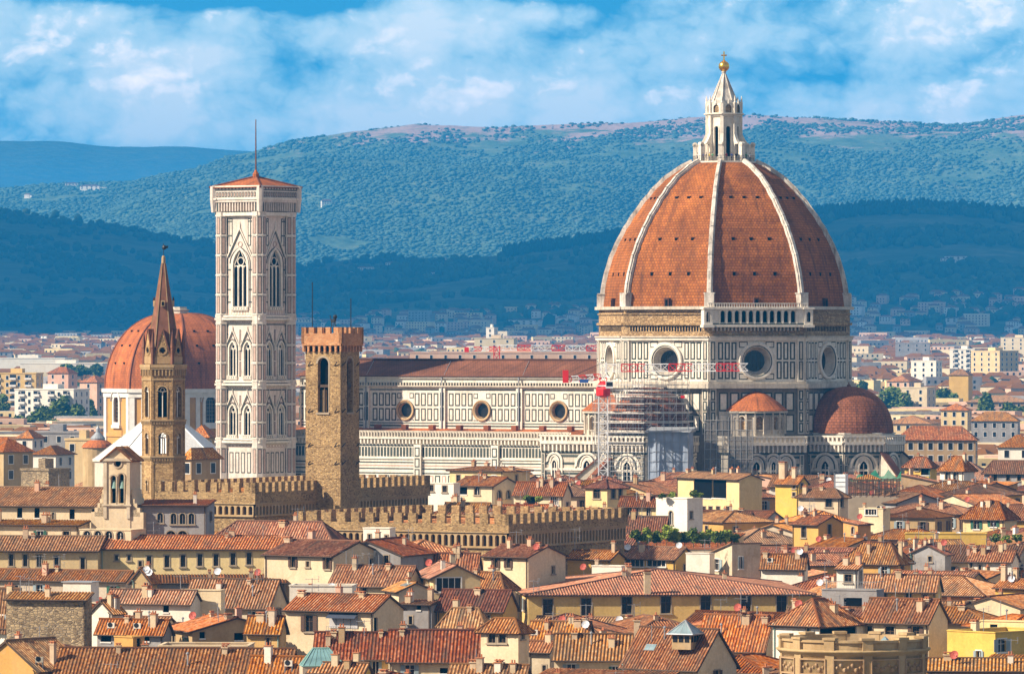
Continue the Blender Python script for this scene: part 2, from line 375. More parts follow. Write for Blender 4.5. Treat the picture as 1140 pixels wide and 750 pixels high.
def tile(name, cols, per=PER, course=0.36, channel=0.62, stain=(0.10, 0.075, 0.055)):
    m, nt, b = newmat(name, 0.9, 0, 0.2)
    uv = nd(nt, 'ShaderNodeUVMap'); tc = nd(nt, 'ShaderNodeTexCoord'); oi = nd(nt, 'ShaderNodeObjectInfo')
    sp = nd(nt, 'ShaderNodeSeparateXYZ', _0=uv.outputs[0])
    us = ma(nt, 'DIVIDE', sp.outputs[0], per); vs = ma(nt, 'DIVIDE', sp.outputs[1], course)
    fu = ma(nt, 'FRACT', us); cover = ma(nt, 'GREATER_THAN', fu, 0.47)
    iu = ma(nt, 'ADD', ma(nt, 'FLOOR', us), ma(nt, 'MULTIPLY', cover, 0.5))
    cell = nd(nt, 'ShaderNodeCombineXYZ', _0=iu, _1=ma(nt, 'FLOOR', vs), _2=ma(nt, 'MULTIPLY', oi.outputs['Random'], 97.0))
    wn = nd(nt, 'ShaderNodeTexWhiteNoise', {'noise_dimensions': '3D'}, _0=cell.outputs[0])
    c = ramp(nt, wn.outputs[0], [(i / (len(cols) - 1), r) for i, r in enumerate(cols)])
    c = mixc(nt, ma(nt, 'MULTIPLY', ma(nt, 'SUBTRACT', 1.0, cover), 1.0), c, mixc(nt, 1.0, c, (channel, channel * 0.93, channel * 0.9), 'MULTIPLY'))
    off = nd(nt, 'ShaderNodeVectorMath', {'operation': 'MULTIPLY_ADD'}, _0=oi.outputs['Location'], _1=(1, 1, 1), _2=tc.outputs['Object'])
    n1 = nd(nt, 'ShaderNodeTexNoise', Vector=off.outputs[0], Scale=0.35, Detail=7.0, Roughness=0.7)
    c = mixc(nt, ramp(nt, n1.outputs[0], [(0.50, 0.0), (0.72, 0.65)]), c, stain)
    sv = nd(nt, 'ShaderNodeCombineXYZ', _0=ma(nt, 'MULTIPLY', sp.outputs[0], 0.8), _1=ma(nt, 'MULTIPLY', sp.outputs[1], 0.14), _2=ma(nt, 'MULTIPLY', oi.outputs['Random'], 61.0))
    n5 = nd(nt, 'ShaderNodeTexNoise', Vector=sv.outputs[0], Scale=1.0, Detail=5.0, Roughness=0.65)     # run-off streaks down the slope
    c = mixc(nt, ramp(nt, n5.outputs[0], [(0.50, 0.0), (0.68, 0.8)]), c, stain)
    c = mixc(nt, ramp(nt, n5.outputs[0], [(0.28, 0.5), (0.40, 0.0)]), c, mixc(nt, 1.0, c, (1.25, 1.15, 1.05), 'MULTIPLY'))
    n2 = nd(nt, 'ShaderNodeTexNoise', Vector=off.outputs[0], Scale=1.1, Detail=5.0, Roughness=0.7)
    c = mixc(nt, ramp(nt, n2.outputs[0], [(0.60, 0.0), (0.75, 0.22)]), c, (0.40, 0.28, 0.18))
    hs = nd(nt, 'ShaderNodeHueSaturation', Hue=ma(nt, 'ADD', 0.488, ma(nt, 'MULTIPLY', oi.outputs['Random'], 0.026)), Saturation=ma(nt, 'ADD', 0.90, ma(nt, 'MULTIPLY', ma(nt, 'FRACT', ma(nt, 'MULTIPLY', oi.outputs['Random'], 7.31)), 0.26)),
            Value=ma(nt, 'ADD', 0.68, ma(nt, 'MULTIPLY', ma(nt, 'FRACT', ma(nt, 'MULTIPLY', oi.outputs['Random'], 3.77)), 0.58)), Color=c)
    nt.links.new(hs.outputs[0], b.inputs['Base Color'])
    bump(nt, b, ma(nt, 'ADD', ma(nt, 'FRACT', vs), ma(nt, 'MULTIPLY', wn.outputs[0], 1.2)), 0.9, 0.06)
    return m
def dome_tile(name, cols, tw=0.55, th=0.45, spots=0.0):
    m, nt, b = newmat(name, 0.9, 0, 0.2)
    uv = nd(nt, 'ShaderNodeUVMap'); tc = nd(nt, 'ShaderNodeTexCoord')
    br = nd(nt, 'ShaderNodeTexBrick', {'offset': 0.5}, Vector=uv.outputs[0], Scale=1.0, Color1=(*cols[0], 1), Color2=(*cols[1], 1), Mortar=(*cols[2], 1))
    br.inputs['Mortar Size'].default_value = 0.045; br.inputs['Brick Width'].default_value = tw; br.inputs['Row Height'].default_value = th; br.inputs['Bias'].default_value = -0.1
    n1 = nd(nt, 'ShaderNodeTexNoise', Vector=tc.outputs['Object'], Scale=0.12, Detail=8.0, Roughness=0.68)
    mp = nd(nt, 'ShaderNodeMapping', Vector=uv.outputs[0], Scale=(0.9, 0.06, 1))
    n2 = nd(nt, 'ShaderNodeTexNoise', Vector=mp.outputs[0], Scale=1.0, Detail=6.0, Roughness=0.65)
    n3 = nd(nt, 'ShaderNodeTexNoise', Vector=tc.outputs['Object'], Scale=1.6, Detail=4.0, Roughness=0.7)
    c = mixc(nt, 1.0, br.outputs[0], ramp(nt, n1.outputs[0], [(0.32, 0.5), (0.68, 1.28)]), 'MULTIPLY')
    c = mixc(nt, ramp(nt, n2.outputs[0], [(0.49, 0.0), (0.70, 0.8)]), c, (0.08, 0.036, 0.02))
    c = mixc(nt, ramp(nt, n3.outputs[0], [(0.58, 0.0), (0.75, 0.6)]), c, (0.12, 0.05, 0.03))
    nt.links.new(c, b.inputs['Base Color'])
    bump(nt, b, br.outputs[1], 0.5, -0.06)
    return m
def marble(name, rgb, dirt=0.4, dcol=(0.28, 0.23, 0.17)):
    m, nt, b = newmat(name, 0.7, 0, 0.3)
    tc = nd(nt, 'ShaderNodeTexCoord')
    n1 = nd(nt, 'ShaderNodeTexNoise', Vector=tc.outputs['Object'], Scale=0.25, Detail=8.0, Roughness=0.7)
    mp = nd(nt, 'ShaderNodeMapping', Vector=tc.outputs['Object'], Scale=(1.5, 1.5, 0.12))
    n2 = nd(nt, 'ShaderNodeTexNoise', Vector=mp.outputs[0], Scale=1.0, Detail=6.0, Roughness=0.65)
    n3 = nd(nt, 'ShaderNodeTexNoise', Vector=tc.outputs['Object'], Scale=2.4, Detail=3.0)
    c = mixc(nt, ramp(nt, n1.outputs[0], [(0.46, 0.0), (0.72, dirt)]), rgb, dcol)
    c = mixc(nt, ramp(nt, n2.outputs[0], [(0.50, 0.0), (0.75, dirt)]), c, dcol)
    c = mixc(nt, 1.0, c, ramp(nt, n3.outputs[0], [(0.3, 0.86), (0.7, 1.08)]), 'MULTIPLY')
    nt.links.new(c, b.inputs['Base Color'])
    return m
def leafy(name, a, bcol, scale=0.5):
    m, nt, b = newmat(name, 0.7, 0, 0.25)
    tc = nd(nt, 'ShaderNodeTexCoord'); ge = nd(nt, 'ShaderNodeNewGeometry'); oi = nd(nt, 'ShaderNodeObjectInfo')
    n = nd(nt, 'ShaderNodeTexNoise', Vector=tc.outputs['Object'], Scale=scale, Detail=3.0)
    f = ma(nt, 'ADD', ma(nt, 'MULTIPLY', ge.outputs['Random Per Island'], 0.6), ma(nt, 'MULTIPLY', n.outputs[0], 0.5))
    c = ramp(nt, f, [(0.2, a), (0.85, bcol)])
    nt.links.new(c, b.inputs['Base Color'])
    return m
def lattice(name, rgb, sx, sy, duty):           # building-site netting: threads with gaps between them
    m, nt, b = newmat(name, 0.9)
    b.inputs['Base Color'].default_value = (*rgb, 1)
    tc = nd(nt, 'ShaderNodeTexCoord')
    n = nd(nt, 'ShaderNodeTexNoise', Vector=tc.outputs['Object'], Scale=0.35, Detail=4.0)
    b.inputs['Alpha'].default_value = duty
    nt.links.new(ma(nt, 'ADD', duty - 0.12, ma(nt, 'MULTIPLY', n.outputs[0], 0.25)), b.inputs['Alpha'])
    return m

WALLS = {
 'cream': plaster('cream_plaster', (0.72, 0.58, 0.38)), 'white': plaster('white_plaster', (0.80, 0.74, 0.63), 0.25), 'yellow': plaster('yellow_plaster', (0.68, 0.46, 0.17)),
 'ochre': plaster('ochre_plaster', (0.60, 0.36, 0.10)), 'pale': plaster('pale_yellow_plaster', (0.74, 0.57, 0.29)), 'bright': plaster('bright_yellow_plaster', (0.70, 0.45, 0.10), 0.4),
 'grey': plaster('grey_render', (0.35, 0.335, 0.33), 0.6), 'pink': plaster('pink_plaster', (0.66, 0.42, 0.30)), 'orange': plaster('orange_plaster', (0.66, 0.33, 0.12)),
 'tan': plaster('tan_stone', (0.46, 0.32, 0.17), 0.6), 'dirty': plaster('weathered_plaster', (0.62, 0.52, 0.38), 0.75),
 'stone': rubble('rubble_stone', [(0.20, 0.14, 0.08), (0.36, 0.26, 0.15), (0.50, 0.37, 0.21), (0.28, 0.20, 0.12)], 2.0),
}
M = dict(
 fort=rubble('fortress_stone', [(0.20, 0.12, 0.055), (0.40, 0.25, 0.11), (0.56, 0.37, 0.17), (0.30, 0.185, 0.08)], 2.8, (0.36, 0.26, 0.14), 0.08),
 brick=rubble('old_red_brick', [(0.42, 0.17, 0.07), (0.52, 0.24, 0.10), (0.60, 0.30, 0.14)], 2.2, (0.45, 0.28, 0.16), 0.04),
 darkfort=rubble('grey_brown_stone', [(0.20, 0.14, 0.08), (0.32, 0.23, 0.13), (0.42, 0.30, 0.17), (0.26, 0.18, 0.10)], 1.1, (0.22, 0.16, 0.10), 0.15),
 badia=rubble('brown_sandstone', [(0.30, 0.18, 0.08), (0.42, 0.27, 0.12), (0.52, 0.34, 0.16)], 1.8, (0.28, 0.18, 0.09), 0.05),
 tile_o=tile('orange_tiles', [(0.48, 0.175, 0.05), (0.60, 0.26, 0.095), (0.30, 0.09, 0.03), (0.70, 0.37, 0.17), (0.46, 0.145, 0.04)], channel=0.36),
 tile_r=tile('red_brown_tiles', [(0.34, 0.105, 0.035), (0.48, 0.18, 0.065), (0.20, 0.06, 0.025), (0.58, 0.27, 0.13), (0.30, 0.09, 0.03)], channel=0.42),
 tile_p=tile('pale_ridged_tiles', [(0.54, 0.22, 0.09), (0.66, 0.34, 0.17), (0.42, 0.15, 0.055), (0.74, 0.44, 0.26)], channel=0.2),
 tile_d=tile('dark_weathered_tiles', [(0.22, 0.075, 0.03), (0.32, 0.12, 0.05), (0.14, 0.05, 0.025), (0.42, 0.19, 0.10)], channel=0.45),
 domet=dome_tile('cupola_tiles', [(0.41, 0.135, 0.028), (0.29, 0.085, 0.018), (0.12, 0.04, 0.015)], 0.7, 0.62),
 domet2=dome_tile('tribune_tiles', [(0.34, 0.12, 0.055), (0.26, 0.09, 0.045), (0.10, 0.04, 0.025)], 0.8, 0.6),
 domet3=dome_tile('chapel_cupola_tiles', [(0.50, 0.15, 0.04), (0.42, 0.12, 0.034), (0.24, 0.08, 0.035)], 0.9, 0.6),
 navet=dome_tile('nave_roof_tiles', [(0.26, 0.10, 0.05), (0.20, 0.075, 0.04), (0.09, 0.04, 0.025)], 0.6, 0.5),
 marb=marble('white_marble', (0.76, 0.69, 0.58), 0.42), marb2=marble('weathered_marble', (0.56, 0.49, 0.39), 0.65, (0.20, 0.16, 0.12)), rib=marble('rib_marble', (0.66, 0.60, 0.52), 0.9, (0.15, 0.12, 0.09)),
 green=marble('dark_green_marble', (0.050, 0.062, 0.050), 0.3, (0.10, 0.09, 0.07)), pink=marble('pink_marble', (0.50, 0.33, 0.26), 0.5), pinkw=marble('rosy_white_marble', (0.68, 0.58, 0.50), 0.6),
 rough=rubble('unfinished_stone', [(0.28, 0.17, 0.08), (0.42, 0.27, 0.13), (0.54, 0.37, 0.19), (0.34, 0.22, 0.11)], 1.2, (0.24, 0.16, 0.09), 0.1), ringst=marble('brown_marble', (0.46, 0.30, 0.15), 0.7, (0.20, 0.13, 0.07)),
 dark=plain('dark_interior', (0.006, 0.006, 0.006), 0.9, spec=0.05), shade_grime=marble('shaded_grimy_marble', (0.24, 0.20, 0.155), 0.6, (0.09, 0.075, 0.06)), glass=plain('window_glass', (0.018, 0.016, 0.016), 0.2, 0, 0.3, 0.8, 0.35),
 bglass=plain('skylight_glass', (0.22, 0.30, 0.32), 0.15, 0, 0.3, 0.8, 0.7), trim=plain('pietra_serena_trim', (0.34, 0.27, 0.19), 0.85),
 wtrim=plain('white_trim', (0.70, 0.66, 0.60), 0.7), brown=plain('brown_shutter', (0.10, 0.055, 0.035), 0.7), gshut=plain('green_shutter', (0.035, 0.12, 0.075), 0.6),
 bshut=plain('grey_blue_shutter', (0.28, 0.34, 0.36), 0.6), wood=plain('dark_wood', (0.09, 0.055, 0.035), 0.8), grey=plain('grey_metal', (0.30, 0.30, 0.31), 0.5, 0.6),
 steel=plain('galvanised_steel', (0.34, 0.34, 0.35), 0.5, 0.5), whitep=plain('white_paint', (0.78, 0.78, 0.78), 0.5), redp=plain('red_paint', (0.70, 0.02, 0.02), 0.45),
 dishr=plain('faded_red_paint', (0.42, 0.09, 0.06), 0.6), dishw=plain('white_enamel', (0.75, 0.76, 0.78), 0.4), gold=plain('gilded_copper', (0.95, 0.55, 0.08), 0.28, 1.0, 0.1),
 lead=plain('lead_sheet', (0.34, 0.36, 0.38), 0.5, 0.3), copper=plain('weathered_copper', (0.20, 0.34, 0.31), 0.6), black=plain('black_iron', (0.03, 0.03, 0.035), 0.5, 0.4),
 chim=plaster('chimney_plaster', (0.62, 0.48, 0.32), 0.6), clay=plain('clay_pot', (0.42, 0.16, 0.07), 0.9), roofwhite=marble('white_roof_slabs', (0.80, 0.78, 0.74), 0.2, (0.45, 0.42, 0.38)),
 tarp=plain('pale_blue_sheeting', (0.30, 0.35, 0.43), 0.6, 0, 0.25, 0.35), net=lattice('grey_netting', (0.17, 0.16, 0.155), 6, 6, 0.62), gnet=lattice('green_netting', (0.03, 0.26, 0.16), 6, 6, 0.8),
 plank=plain('scaffold_plank', (0.55, 0.50, 0.44), 0.8), leaf=leafy('leaves', (0.03, 0.06, 0.008), (0.15, 0.19, 0.022), 0.4), leaf2=leafy('light_leaves', (0.10, 0.15, 0.015), (0.30, 0.34, 0.04), 1.0),
 bark=plain('bark', (0.10, 0.07, 0.045), 0.95), bluep=plain('blue_paint', (0.04, 0.10, 0.32), 0.5), awn=plain('navy_awning', (0.05, 0.06, 0.09), 0.8), blind=plain('grey_blind', (0.45, 0.43, 0.42), 0.7),
 orangeb=plain('orange_sheet', (0.85, 0.42, 0.03), 0.6), skin=plain('skin', (0.5, 0.3, 0.2), 0.6),
 blueglass=plain('turquoise_glazing', (0.20, 0.36, 0.38), 0.2, 0, 0.3, 0.8, 0.6),
)
# ------------------------------------------------------------------ ground, hills, air
def interp(poly, x):
    if x <= poly[0][0]: return poly[0][1]
    for (a, b), (c, d) in zip(poly[:-1], poly[1:]):
        if x <= c:
            t = (x - a) / (c - a); t = t * t * (3 - 2 * t) * 0.5 + t * 0.5
            return b + (d - b) * t
    return poly[-1][1]
def ground_z(Y):
    if Y < 2000:
        return max(0.0, 51.0 - 0.17 * max(0.0, Y - 20)) if Y < 400 else 0.0
    return interp([(2000, 0), (3000, 7), (4000, 18), (5500, 33), (7250, 46), (10000, 60), (12000, 64), (50000, 64)], Y)

def grid_mesh(name, xs, ys, zf, mat, kind='structure', smooth=True):
    nx, ny = len(xs), len(ys)
    v = [(x, y, zf(i, j)) for j, y in enumerate(ys) for i, x in enumerate(xs)]
    f = [(j * nx + i, j * nx + i + 1, (j + 1) * nx + i + 1, (j + 1) * nx + i) for j in range(ny - 1) for i in range(nx - 1)]
    me = bpy.data.meshes.new(name); me.from_pydata(v, [], f); me.materials.append(mat)
    if smooth: me.polygons.foreach_set('use_smooth', [True] * len(f))
    me.update()
    o = bpy.data.objects.new(name, me); COL.objects.link(o); o['kind'] = kind
    return o

def ground_mat():
    m, nt, b = newmat('town_ground', 0.95)
    tc = nd(nt, 'ShaderNodeTexCoord')
    n = nd(nt, 'ShaderNodeTexNoise', Vector=tc.outputs['Object'], Scale=0.012, Detail=8.0)
    c = ramp(nt, n.outputs[0], [(0.35, (0.06, 0.08, 0.03)), (0.52, (0.16, 0.13, 0.09)), (0.65, (0.24, 0.2, 0.15))])
    nt.links.new(c, b.inputs['Base Color']); return m
gy = [-300, -100, 0, 20, 50, 100, 150, 200, 250, 300, 350, 400, 600, 900, 1300, 1700, 2000] + [2000 + 200 * i for i in range(1, 46)] + [13000, 16000, 20000, 28000, 38000]
gx = [-9000, -6000, -4000, -2500, -1500, -1000, -600, -300, 0, 300, 600, 1000, 1500, 2500, 4000, 6000, 9000]
grid_mesh('ground', gx, gy, lambda i, j: ground_z(gy[j]), ground_mat())

def hill_mat(name, cols, patch=None):
    m, nt, b = newmat(name, 0.95, 0, 0.1)
    tc = nd(nt, 'ShaderNodeTexCoord')
    n = nd(nt, 'ShaderNodeTexNoise', Vector=tc.outputs['Object'], Scale=0.014, Detail=9.0, Roughness=0.7)
    c = ramp(nt, n.outputs[0], [(0.32, cols[0]), (0.5, cols[1]), (0.68, cols[2])])
    if patch:
        sp = nd(nt, 'ShaderNodeSeparateXYZ', _0=tc.outputs['Object'])
        n2 = nd(nt, 'ShaderNodeTexNoise', Vector=tc.outputs['Object'], Scale=0.0078, Detail=8.0, Roughness=0.66)
        f = ma(nt, 'ADD', ma(nt, 'MULTIPLY', ma(nt, 'SUBTRACT', sp.outputs[2], patch[0]), 1.0 / patch[1]), ma(nt, 'MULTIPLY', ma(nt, 'SUBTRACT', n2.outputs[0], 0.5), 3.2))
        c = mixc(nt, ramp(nt, f, [(0.45, 0.0), (0.75, 1.0)]), c, patch[2])
    nt.links.new(c, b.inputs['Base Color'])
    n3 = nd(nt, 'ShaderNodeTexNoise', Vector=tc.outputs['Object'], Scale=0.035, Detail=5.0)
    bump(nt, b, n3.outputs[0], 0.8, 11.0)
    return m

HILLS = {}
HS = 1.45                                                             # how far the hills stand off
def hill(name, ridge, Yf, Yr, Yb, zf, amp, mat, seed, nx=260, ny=70, px0=-420, px1=1560, conv=0.85, rough=1.0):
    Yf, Yr, Yb, amp, rough = Yf * HS, Yr * HS, Yb * HS, amp * HS, rough * HS
    ppx = [px0 + (px1 - px0) * i / (nx - 1) for i in range(nx)]
    xs = [(p - CX) * Yr / F for p in ppx]
    ys = [Yf + (Yr - Yf) * (j / (ny - 1)) ** 0.9 for j in range(ny)] + [Yr + (Yb - Yr) * k / 6 for k in range(1, 7)]
    zr = [zp(interp(ridge, p), Yr) for p in ppx]
    H = np.zeros((len(ys), nx))
    for j, y in enumerate(ys):
        t = (y - Yf) / (Yr - Yf)
        for i, x in enumerate(xs):
            nz = mnoise.fractal(Vector((x / 520.0 / HS, y / 900.0 / HS, seed)), 1.0, 2.0, 6)
            n2 = mnoise.fractal(Vector((x / 90.0 / HS, y / 140.0 / HS, seed + 9)), 1.0, 2.0, 3)
            if t <= 1:
                s = t ** conv; z = zf + (zr[i] - zf) * s + amp * nz * (t * (1 - t)) * 3.2 + rough * 2.2 * n2 * min(1, t * 4)
            else:
                u = (t - 1) * (Yr - Yf) / (Yb - Yr); z = zr[i] * (1 - u) + (zf - 30) * u + rough * 2.2 * n2 * (1 - u)
            H[j, i] = z
    o = grid_mesh(name, xs, ys, lambda i, j: H[j, i], mat)
    HILLS[name] = (np.array(xs), np.array(ys), H)
    return o
def hill_height(name, X, Y):
    xs, ys, H = HILLS[name]
    fi = np.interp(X, xs, np.arange(len(xs))); fj = np.interp(Y, ys, np.arange(len(ys)))
    i = np.clip(fi.astype(int), 0, len(xs) - 2); j = np.clip(fj.astype(int), 0, len(ys) - 2)
    a = fi - i; c = fj - j
    return H[j, i] * (1 - a) * (1 - c) + H[j, i + 1] * a * (1 - c) + H[j + 1, i] * (1 - a) * c + H[j + 1, i + 1] * a * c

R_FAR = [(-420, 172), (-150, 162), (0, 157), (60, 157), (130, 164), (200, 163), (270, 168), (350, 182), (520, 205), (1560, 240)]
R_MAIN = [(-420, 226), (-200, 216), (0, 210), (60, 206), (140, 203), (200, 191), (270, 171), (340, 155), (400, 146), (460, 139), (540, 141), (600, 140), (700, 136), (760, 132),
          (840, 128), (900, 131), (1000, 136), (1060, 139), (1140, 129), (1300, 124), (1560, 120)]
R_LEFT = [(-420, 214), (-150, 226), (0, 235), (60, 242), (120, 252), (180, 262), (240, 273), (330, 299), (360, 293), (400, 288), (450, 289), (520, 304), (700, 345), (900, 380), (1560, 392)]
R_FRONT = [(-420, 392), (200, 390), (270, 368), (310, 346), (345, 320), (400, 303), (450, 296), (500, 290), (560, 284), (600, 277), (690, 265), (760, 258), (850, 250), (915, 240),
           (960, 235), (1000, 233), (1060, 234), (1140, 241), (1250, 250), (1560, 270)]
forest = ((0.030, 0.050, 0.018), (0.055, 0.075, 0.028), (0.10, 0.11, 0.05))
hill('hill', R_FAR, 13500, 17500, 20500, 62, 30, hill_mat('far_slope', forest), 3.0, nx=120, ny=24)
hill('mountain', R_MAIN, 7300, 9600, 11500, 64, 60, hill_mat('scrub_slope', ((0.05, 0.10, 0.06), (0.10, 0.16, 0.10), (0.17, 0.21, 0.14)), (448.0, 100.0, (0.40, 0.28, 0.24))), 11.0, nx=300, ny=80)
hill('hill', R_LEFT, 5900, 7000, 7600, 54, 14, hill_mat('wooded_slope', forest), 23.0, nx=160, ny=40, rough=0.6); HILLS['left'] = HILLS['hill']
hill('hill', R_FRONT, 5000, 6200, 6800, 44, 14, hill_mat('olive_slope', ((0.030, 0.048, 0.018), (0.06, 0.085, 0.03), (0.15, 0.15, 0.08))), 31.0, nx=200, ny=60, rough=0.8); HILLS['front'] = HILLS['hill']

# forests: rounded crowns spread over the slopes, far too many to count
_t = (1 + sqrt(5)) / 2
ICO_V = np.array([(-1, _t, 0), (1, _t, 0), (-1, -_t, 0), (1, -_t, 0), (0, -1, _t), (0, 1, _t), (0, -1, -_t), (0, 1, -_t), (_t, 0, -1), (_t, 0, 1), (-_t, 0, -1), (-_t, 0, 1)]) / sqrt(1 + _t * _t)
ICO_F = np.array([(0, 11, 5), (0, 5, 1), (0, 1, 7), (0, 7, 10), (0, 10, 11), (1, 5, 9), (5, 11, 4), (11, 10, 2), (10, 7, 6), (7, 1, 8), (3, 9, 4), (3, 4, 2), (3, 2, 6), (3, 6, 8), (3, 8, 9), (4, 9, 5), (2, 4, 11), (6, 2, 10), (8, 6, 7), (9, 8, 1)])
def blobs(name, pos, rx, rz, mat, seed=1):
    rs = np.random.RandomState(seed); n = len(pos)
    V = ICO_V[None] * (1 + rs.uniform(-0.28, 0.28, (n, 12, 1)))
    V = V * np.stack([rx, rx, rz], 1)[:, None, :] + pos[:, None, :] + np.stack([0 * rz, 0 * rz, rz * 0.75], 1)[:, None, :]
    Fc = (ICO_F[None] + (np.arange(n) * 12)[:, None, None]).reshape(-1, 3)
    me = bpy.data.meshes.new(name); me.vertices.add(n * 12); me.vertices.foreach_set('co', V.astype(np.float32).ravel())
    me.loops.add(n * 60); me.loops.foreach_set('vertex_index', Fc.astype(np.int32).ravel())
    me.polygons.add(n * 20); me.polygons.foreach_set('loop_start', np.arange(n * 20, dtype=np.int32) * 3)
    me.polygons.foreach_set('use_smooth', np.ones(n * 20, dtype=bool))
    me.materials.append(mat); me.update(calc_edges=True); me.validate()
    o = bpy.data.objects.new(name, me); COL.objects.link(o); return o
def wood_mat(name, a, c, scale=0.01):
    m, nt, b = newmat(name, 0.9, 0, 0.1)
    tc = nd(nt, 'ShaderNodeTexCoord'); ge = nd(nt, 'ShaderNodeNewGeometry')
    n = nd(nt, 'ShaderNodeTexNoise', Vector=tc.outputs['Object'], Scale=scale, Detail=4.0)
    f = ma(nt, 'ADD', ma(nt, 'MULTIPLY', ge.outputs['Random Per Island'], 0.55), ma(nt, 'MULTIPLY', n.outputs[0], 0.6))
    nt.links.new(ramp(nt, f, [(0.25, a), (0.85, c)]), b.inputs['Base Color']); return m
def fnoise(X, Y, sc, seed):
    return np.array([mnoise.fractal(Vector((x / sc, y / sc, seed)), 1.0, 2.0, 4) for x, y in zip(X, Y)])
def forest_on(name, hname, n, Y0, Y1, Yr, r0, r1, mat, seed, tall=1.0, thin=0.0, top=None, label=None, px0=-160, px1=1300):
    rs = np.random.RandomState(seed); Y0, Y1, r0, r1 = Y0 * HS, Y1 * HS, r0 * HS, r1 * HS
    px = rs.uniform(px0, px1, n); Y = rs.uniform(Y0, Y1, n); X = (px - CX) * Y / F
    keep = fnoise(X, Y, 160.0 * HS, seed) > thin
    Zh = hill_height(hname, X, Y)
    if top is not None:
        keep &= Zh < top * HS + 170 * HS * fnoise(X, Y, 150.0 * HS, seed + 3) + rs.uniform(-95, 95, n) * HS
    X, Y, Zh = X[keep], Y[keep], Zh[keep]; r = r0 + (r1 - r0) * rs.uniform(0, 1, len(X)) ** 1.8
    o = blobs(name, np.stack([X, Y, Zh], 1), r, r * tall * rs.uniform(0.8, 1.2, len(X)), mat, seed)
    return tag(o, label, 'woodland', None, 'stuff')
forest_on('forest', 'mountain', 172000, 7500, 9640, 9600, 1.1, 4.6, wood_mat('mountain_trees', (0.042, 0.082, 0.064), (0.100, 0.165, 0.125), 0.006), 5, 0.5, -0.60, 303.0, 'mixed woodland and scrub covering the long sunlit mountain', )
forest_on('woods', 'front', 16000, 5100, 6215, 6200, 2.6, 5.5, wood_mat('front_trees', (0.020, 0.040, 0.016), (0.07, 0.10, 0.035)), 6, 1.15, 0.0, None, 'dark trees scattered over the nearer shaded hill')
rs = np.random.RandomState(8)
pxs = rs.uniform(560, 1290, 1500); Yt = rs.uniform(6120 * HS, 6215 * HS, 1500); Xt = (pxs - CX) * Yt / F
tag(blobs('treeline', np.stack([Xt, Yt, hill_height('front', Xt, Yt)], 1), rs.uniform(1.8, 3.2, 1500) * HS, rs.uniform(4.0, 8.0, 1500) * HS, wood_mat('conifers', (0.012, 0.03, 0.014), (0.03, 0.055, 0.022)), 8),
    'dark conifers along the ridge of the nearer hill', 'woodland', None, 'stuff')
forest_on('woodland', 'left', 9000, 5950, 7010, 7000, 3.0, 6.0, wood_mat('left_trees', (0.020, 0.040, 0.016), (0.045, 0.065, 0.025)), 9, 0.9, -0.1, None, 'even dark woodland on the shaded slope at left')

# two broad clouds overhead that shade the nearer hills
def cloud(loc, rx, ry, rz, seed):
    mb = MB(); n, k = 48, 9
    rings = []
    for j in range(k + 1):
        ph = -pi / 2 + pi * j / k
        rings.append([(loc[0] + rx * cos(ph) * cos(2 * pi * i / n) * (1 + 0.22 * mnoise.fractal(Vector((cos(2 * pi * i / n) * 1.6, sin(2 * pi * i / n) * 1.6, seed)), 1, 2, 5)),
                       loc[1] + ry * cos(ph) * sin(2 * pi * i / n) * (1 + 0.22 * mnoise.fractal(Vector((cos(2 * pi * i / n) * 1.6, sin(2 * pi * i / n) * 1.6, seed + 5)), 1, 2, 5)),
                       loc[2] + rz * sin(ph) * (1 + 0.3 * mnoise.noise(Vector((i * 0.3, j * 0.7, seed))))) for i in range(n)])
    for j in range(k):
        for i in range(n):
            mb.face([rings[j][i], rings[j][(i + 1) % n], rings[j + 1][(i + 1) % n], rings[j + 1][i]])
    o = mb.build('cloud', CLOUDM, None, True); o['kind'] = 'structure'; return o
CLOUDM = plain('cloud_vapour', (0.85, 0.86, 0.88), 1.0, 0, 0.05, 0.002)
CLOUDS = [((-2400, 7850, 1900), 2700, 1700, 110, 2.0)]
for c in CLOUDS: cloud(*c)

# the air over the town: one even body of haze
def haze():
    mb = MB(); mb.box(-12000, 12000, -400, 31500, -40, 690)
    m = bpy.data.materials.new('haze_air'); m.use_nodes = True; nt = m.node_tree; nt.nodes.clear()
    out = nd(nt, 'ShaderNodeOutputMaterial')
    v = nd(nt, 'ShaderNodeVolumePrincipled', Color=(*HAZE_COLOR, 1), Density=HAZE_DENSITY, Anisotropy=-0.15)
    nt.links.new(v.outputs[0], out.inputs['Volume'])
    o = mb.build('haze', m); o['kind'] = 'stuff'; o['label'] = 'pale blue haze over the town and hills'; o['category'] = 'haze'
haze()
